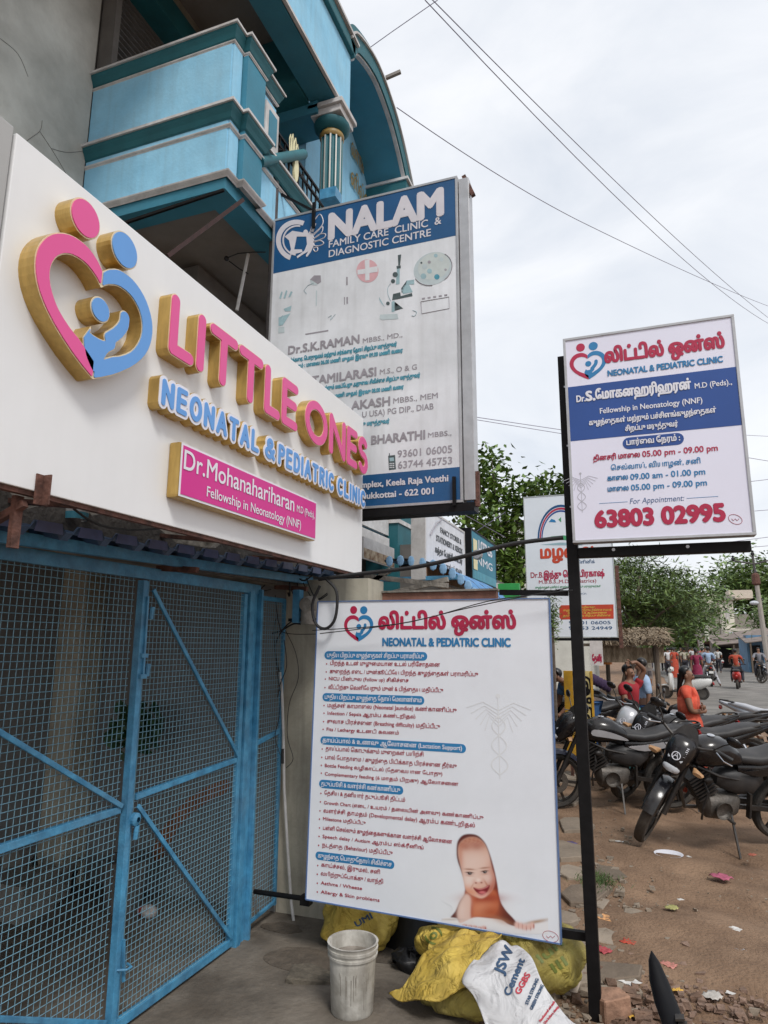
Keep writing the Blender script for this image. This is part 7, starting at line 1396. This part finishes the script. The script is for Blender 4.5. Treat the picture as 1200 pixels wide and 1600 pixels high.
# grass tuft
mb = MB(); rs = np.random.RandomState(3); q = onZ(935, 1382, 0)
for k in range(420):
    c = np.array([q.x+rs.normal()*.07, q.y+rs.normal()*.09, .02]); d = np.array([rs.normal()*.03, rs.normal()*.03, rs.uniform(.01, .04)]); mb.add([c-[.003, 0, 0], c+[.003, 0, 0], c+d], [(0, 1, 2)])
tag(mb.build('grass', leafcol('grass', (.03, .07, .01), (.1, .16, .03)), None, kind='stuff'), 'small green grass tuft between slabs beside the post', 'grass')
# damp dark patches and dried mud on the apron
for i, (px, py, s_) in enumerate(((480, 1500, .26), (600, 1490, .22), (440, 1450, .14))):
    q = onZ(px, py, .013); rr_ = random.Random(i); pts = [(s_*(.8+.25*rr_.random())*math.cos(k*.4488), s_*.6*(.75+.3*rr_.random())*math.sin(k*.4488)) for k in range(14)]
    MB().prism(smoothpoly(pts, 4), (q.x, q.y, .0125), (1, 0, 0), (0, 1, 0), (0, 0, 1), .002+.001*i).build('damp_patch', mat('damp earth', (.085, .068, .052), .85, .3, 12, .7, 30, grime=.5), None, kind='structure')
q = onZ(488, 1528, .012); t = tag(stone(q.x, q.y, .26, .2, .035, .3, mat('mud clod', (.1, .085, .065), .95, .3, 20, .8, 30), None, rs=R2, name='mud_clod', n=9), 'flat dark mud clod on the apron left of the bucket', 'clod')
t = thing('gap_shade_sheet', 'near black sheet added as shade in the gap below the services board', 'shade fill', (-1.2, 4.1, 0)); bt = mat('near black sheet', (.006, .006, .007), .5, .2, 9, .4, 9)  # near-black sheet stands in for the deep shade in the gap under the board
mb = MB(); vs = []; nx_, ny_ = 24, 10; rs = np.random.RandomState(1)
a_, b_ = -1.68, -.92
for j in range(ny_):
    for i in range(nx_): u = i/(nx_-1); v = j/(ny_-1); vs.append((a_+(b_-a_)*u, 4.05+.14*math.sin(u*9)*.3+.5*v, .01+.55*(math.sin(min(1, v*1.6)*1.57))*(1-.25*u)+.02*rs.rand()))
mb.add(vs, [(j*nx_+i, j*nx_+i+1, (j+1)*nx_+i+1, (j+1)*nx_+i) for j in range(ny_-1) for i in range(nx_-1)]); mb.build('shade_sheet', bt, t, smooth=True)
# ================================================================== paint bucket
q = onZ(550, 1583); t = thing('paint_bucket', 'dirty white plastic paint bucket full of grey water standing before the services board', 'bucket', (q.x, q.y, .012))
q2 = onY(550, 1466, q.y); BH = q2.z-.02; br = .118
pm = mat('dirty white plastic', (.46, .44, .39), .5, .12, 9, .15, 30, col2=(.62, .6, .55), grime=.85, streak=.6)
MB().lathe([(.0, .0), (.098, 0), (.102, .006), (br-.004, BH*.8), (br+.004, BH*.8+.002), (br+.005, BH*.84), (br-.001, BH*.845), (br, BH*.885), (br+.006, BH*.89), (br+.007, BH*.93), (br+.001, BH*.935), (br+.003, BH*.985), (br+.008, BH), (br-.003, BH), (br-.006, BH*.97), (.1, .05)], n=48).build('bucket_shell', pm, t, local=True, smooth=True)
MB().lathe([(0, BH*.78), (br-.011, BH*.78)], n=32).build('dirty_water', mat('milky grey water', (.12, .1, .08), .25, .3, 9, col2=(.34, .3, .26), grime=.4), t, local=True)
rs = np.random.RandomState(6); mb = MB()
for k in range(16):
    a = rs.uniform(-2.6, -.4); z0 = BH*rs.uniform(.4, .8); l_ = rs.uniform(.03, .14); r_ = lambda z: .103+(br-.007-.102)*z/(BH*.8)+.0012
    mb.add([(r_(z)*math.cos(a+s_*.02), r_(z)*math.sin(a+s_*.02), z) for z, s_ in ((z0, -1), (z0, 1), (z0-l_, .5), (z0-l_, -.5))], [(0, 1, 2, 3)])
mb.build('paint_drips', mat('paint drips', (.22, .2, .17), .6, .3, 20), t, local=True)
# ================================================================== cement sacks
ys = mat('yellow woven sack', (.46, .31, .04), .72, .15, 5, .35, 220, col2=(.68, .5, .1), grime=.3, fold=9); ys2 = mat('olive yellow woven sack', (.25, .2, .05), .78, .2, 5, .35, 220, col2=(.45, .37, .08), grime=.45, fold=8); wsk = mat('white woven sack', (.55, .55, .56), .75, .08, 6, .35, 220, grime=.12, fold=6)
def sack(label, c, r_, rot, m_, seed, ridges=9, amp=.16, name='cement_sack', tilt=0., sub=True):
    """filled woven sack: closed surface with draped folds"""
    t = thing(name, label, 'sack', (c[0], c[1], 0), rot); rs = np.random.RandomState(seed); nu, nv = 72, 44; vs = []; ph = rs.uniform(0, 6, 8); k1 = rs.randint(3, ridges, 6)
    for j in range(nv+1):
        th = math.pi*j/nv
        for i in range(nu):
            a = 2*math.pi*i/nu; st_, ct = math.sin(th), math.cos(th)
            ex = .75; sx = math.copysign(abs(math.cos(a))**ex, math.cos(a)); sy = math.copysign(abs(math.sin(a))**ex, math.sin(a))
            f_ = 1+amp*(.35*math.sin(k1[0]*a+ph[0]+3*th)+.25*math.sin(k1[1]*a-2*th+ph[1])+.22*math.sin(5*th+2*a+ph[2])+.3*abs(math.sin(k1[2]*a*.5+4*th+ph[3]))+.14*math.sin(11*a+6*th+ph[4])+.1*math.sin(17*a-9*th+ph[5]))
            z = r_[2]*(1+math.copysign(abs(ct)**.8, ct)*(f_*.5+.5))
            vs.append((r_[0]*st_**.75*sx*f_, r_[1]*st_**.75*sy*f_, max(.004, z)+(tilt*r_[0]*sx*st_ if z > .05 else 0)))
    ov = MB().add(vs, [(j*nu+i, (j+1)*nu+i, (j+1)*nu+(i+1) % nu, j*nu+(i+1) % nu) for j in range(nv) for i in range(nu)]).build('sack_body', m_, t, local=True, smooth=True)
    return t, ov
def drape_text(t, body, s, u0, v0, ang, width, cap, m_, bold=.05, name='sack_print', lift=.0022):
    """print laid on the sack: each point is dropped on to the surface from the front and above"""
    vv, f = glyphs(s, 4); x0, x1 = vv[:, 0].min(), vv[:, 0].max(); sx = width/(x1-x0); sy = cap/glyphs('H', 3)[0][:, 1].max()
    view = (t.matrix_basis.inverted() @ CP)-Vector((0, 0, 0)); c_, s_ = math.cos(ang), math.sin(ang); mb = MB(); out = []
    ctr = Vector((0, 0, 0)); 
    from mathutils.bvhtree import BVHTree
    bvh = BVHTree.FromPolygons([v.co for v in body.data.vertices], [tuple(p.vertices) for p in body.data.polygons])
    for k, (dx, dy) in enumerate(((0, 0), (bold*cap, 0), (-bold*cap, 0), (0, bold*cap), (0, -bold*cap))):
        ids = []
        for a, b_ in vv:
            X_ = (a-x0)*sx+dx; Y_ = b_*sy+dy; U_ = u0+X_*c_-Y_*s_; V_ = v0+X_*s_+Y_*c_
            p = Vector((0, 0, .1))+RTl(t)*U_+UPl(t)*V_; org = view; d = (p-org).normalized(); h = bvh.ray_cast(org, d)
            ids.append((h[0]+(h[1] if h[1].dot(d) < 0 else -h[1])*(lift+k*.0003)) if h[0] is not None else None)
        base = len(mb.v); mb.v += [tuple(q) if q is not None else (0, 0, 0) for q in ids]
        for ff in f:
            if all(ids[i] is not None for i in ff) and max((ids[ff[0]]-ids[i]).length for i in ff) < .1: mb.f.append(tuple(i+base for i in ff)); mb.mi.append(0)
    if mb.f: mb.build(name, m_, t, local=True)
def RTl(t): return (t.matrix_basis.inverted().to_3x3() @ RT)
def UPl(t): return (t.matrix_basis.inverted().to_3x3() @ UP)
bgr = mat('olive green print', (.14, .17, .03), .6, .2, 20); dkb = mat('dark blue print', (.03, .07, .14), .6, .2, 20); rdp = mat('faded red print', (.4, .03, .05), .6, .2, 20)
q = onZ(545, 1490); A1, o1 = sack('bulging yellow sack with faded dark print behind the bucket', (q.x+.02, q.y+.12), (.21, .17, .15), .1, ys, 3)
drape_text(A1, o1, 'UMI', -.02, .0, .5, .11, .035, dkb)
q = onZ(718, 1590); A2, o2 = sack('low olive yellow sack at the bottom of the pile', (q.x, q.y+.08), (.22, .16, .1), -.1, ys2, 5); drape_text(A2, o2, '(=)', -.14, .06, .1, .09, .05, mat('brown print', (.4, .2, .1)))
q = onZ(850, 1560); A3, o3 = sack('yellow sack right of the white one at the foot of the board', (q.x-.02, q.y+.1), (.2, .17, .155), .5, ys2, 9); drape_text(A3, o3, 'lun', .0, .02, .7, .15, .05, bgr); drape_text(A3, o3, 'III', .07, -.03, .6, .08, .05, bgr)
q = onY(722, 1500, 3.84); A4, o4 = sack('large crumpled yellow sack draped over the pile left of the white one', (q.x, 3.86), (.22, .15, .125), .1, ys, 12, 11, .22); A4.location.z = .03
for s, u, v, an, w_, c_ in (('(o)', -.17, .06, .9, .09, .05), ('= = =', -.0, .11, -.6, .1, .02), ('= = =', -.03, .08, -.6, .1, .02), ('= =', .03, .13, -.6, .07, .02), ('~ ~', -.12, -.02, .7, .1, .04)): drape_text(A4, o4, s, u, v, an, w_, c_, bgr)
# flap of the yellow sack pulled to the left and white sack laid over: draped sheets
def sheet(label, rows, m_, name='cement_sack', seed=1, amp=.012, cat='sack', th=.006, nn=30, mm=30):
    """rows: left-to-right measured points (px, py, Y) for several rows from top to bottom"""
    t = thing(name, label, cat, tuple(onY(*rows[0][0][:2], rows[0][0][2]).xy)+(0,)); rs = np.random.RandomState(seed); ph = rs.uniform(0, 6, 6)
    G_ = [[np.array(onY(a, b_, y)) for a, b_, y in r] for r in rows]
    def cr1(P_, s_):
        n = len(P_)-1; i = min(int(s_*n), n-1); u = s_*n-i; p = [P_[max(i-1, 0)], P_[i], P_[i+1], P_[min(i+2, n)]]; return .5*(2*p[1]+(-p[0]+p[2])*u+(2*p[0]-5*p[1]+4*p[2]-p[3])*u*u+(-p[0]+3*p[1]-3*p[2]+p[3])*u**3)
    vs = []
    for j in range(mm+1):
        for i in range(nn+1):
            u, v = i/nn, j/mm; c = cr1([cr1(r, u) for r in G_], v); w_ = amp*(math.sin(7*u+5*v+ph[0])+.7*math.sin(15*u-8*v+ph[1])+.5*math.sin(23*v+9*u+ph[2])+.6*abs(math.sin(9*u+12*v+ph[3]))); vs.append((c[0], c[1]-abs(w_)*.8, max(.008, c[2]+w_)))
    nn1 = nn+1; body = MB().add(vs, [(j*nn1+i, j*nn1+i+1, (j+1)*nn1+i+1, (j+1)*nn1+i) for j in range(mm) for i in range(nn)]).build('sack_cloth', m_, t, smooth=True)
    sd = body.modifiers.new('s', 'SOLIDIFY'); sd.thickness = th; return t, body
def sheet_text(t, body, s, a, b_, cap_px, m_, lift=.004, bold=.05, name='sack_print'):
    """print between two measured points of the sheet, dropped on to its folds"""
    from mathutils.bvhtree import BVHTree
    inv = _inv[t.name]; bvh = BVHTree.FromPolygons([v.co for v in body.data.vertices], [tuple(p.vertices) for p in body.data.polygons])
    vv, f = glyphs(s, 4); x0, x1 = vv[:, 0].min(), vv[:, 0].max(); hh = glyphs('H', 3)[0][:, 1].max(); dx, dy = b_[0]-a[0], b_[1]-a[1]; L_ = math.hypot(dx, dy); nx_, ny_ = dy/L_, -dx/L_; org = inv @ CP; mb = MB()
    for k, (ox, oy) in enumerate(((0, 0), (bold*cap_px, 0), (-bold*cap_px, 0), (0, bold*cap_px), (0, -bold*cap_px))):
        ids = []
        for p, q_ in vv:
            s_ = (p-x0)/(x1-x0)*L_+ox; h_ = q_/hh*cap_px+oy; px, py = a[0]+dx/L_*s_+nx_*h_, a[1]+dy/L_*s_+ny_*h_; d = (inv.to_3x3() @ ray(px, py)).normalized(); h = bvh.ray_cast(org, d); ids.append(h[0]-d*(lift+k*.0003) if h[0] is not None else None)
        base = len(mb.v); mb.v += [tuple(q_) if q_ is not None else (0, 0, 0) for q_ in ids]
        for ff in f:
            if all(ids[i] is not None for i in ff): mb.f.append(tuple(i+base for i in ff)); mb.mi.append(0)
    if mb.f: mb.build(name, m_, t, local=True)
S1, sb1 = sheet('empty yellow sack spread over the pile with its hem trailing left', [[(700, 1466, 3.74), (745, 1456, 3.72), (785, 1462, 3.72)], [(662, 1500, 3.62), (705, 1480, 3.56), (768, 1480, 3.58)], [(634, 1538, 3.54), (685, 1522, 3.45), (745, 1512, 3.46)], [(608, 1552, 3.53), (668, 1570, 3.38), (738, 1534, 3.40)]], ys, seed=4, amp=.011)
for s, a, b_, c_ in (('- - -', (715, 1486), (760, 1500), 6),): sheet_text(S1, sb1, s, a, b_, c_, bgr)
S2, sb2 = sheet('white woven sack with blue and red lettering spread over the yellow pile', [[(762, 1478, 3.60), (790, 1472, 3.62), (815, 1480, 3.62)], [(722, 1528, 3.37), (775, 1505, 3.42), (832, 1500, 3.48)], [(742, 1560, 3.30), (790, 1550, 3.30), (852, 1545, 3.38)], [(762, 1610, 3.22), (820, 1600, 3.22), (888, 1588, 3.30)], [(775, 1650, 3.16), (840, 1650, 3.16), (920, 1612, 3.26)]], wsk, seed=6, amp=.006)
for s, a, b_, c_, mm in (('JSW', (785, 1523), (803, 1482), 15, dkb), ('Cement', (797, 1556), (820, 1500), 11, dkb), ('GGBS', (812, 1554), (829, 1523), 9, rdp), ('STAR STRONG', (825, 1570), (842, 1530), 5, dkb), ('GREEN STRONG', (832, 1578), (850, 1540), 5, dkb), ('Manufactured and marketed', (845, 1597), (872, 1560), 4, rdp), ('Use before ninety days', (852, 1600), (880, 1566), 4, rdp)): sheet_text(S2, sb2, s, a, b_, c_, mm, bold=.07)
q = MB().prism([(0, 0), (.02, .03), (.012, .0)], (0, 0, 0), (1, 0, 0), (0, 0, 1), (0, 1, 0), .001)
q = onZ(632, 1518); o = MB().ball((q.x+.03, q.y+.02, .05), .09, .08, .07, 16, 9).build('crumpled_plastic', bt, None, smooth=True); tag(o, 'small crumpled black plastic bag left of the yellow sacks', 'bag'); me = o.data
for v in me.vertices: v.co += Vector((random.uniform(-.02, .02), random.uniform(-.02, .02), random.uniform(-.03, .02)-.3*max(0, v.co.z-.06)))
q = onY(852, 1466, 3.9); o = stone(q.x, 3.92, .17, .12, q.z+.06, .2, sm[1], None, rs=R2, name='stone_block', n=8); tag(o, 'grey stone resting on the yellow sack under the board corner', 'stone')
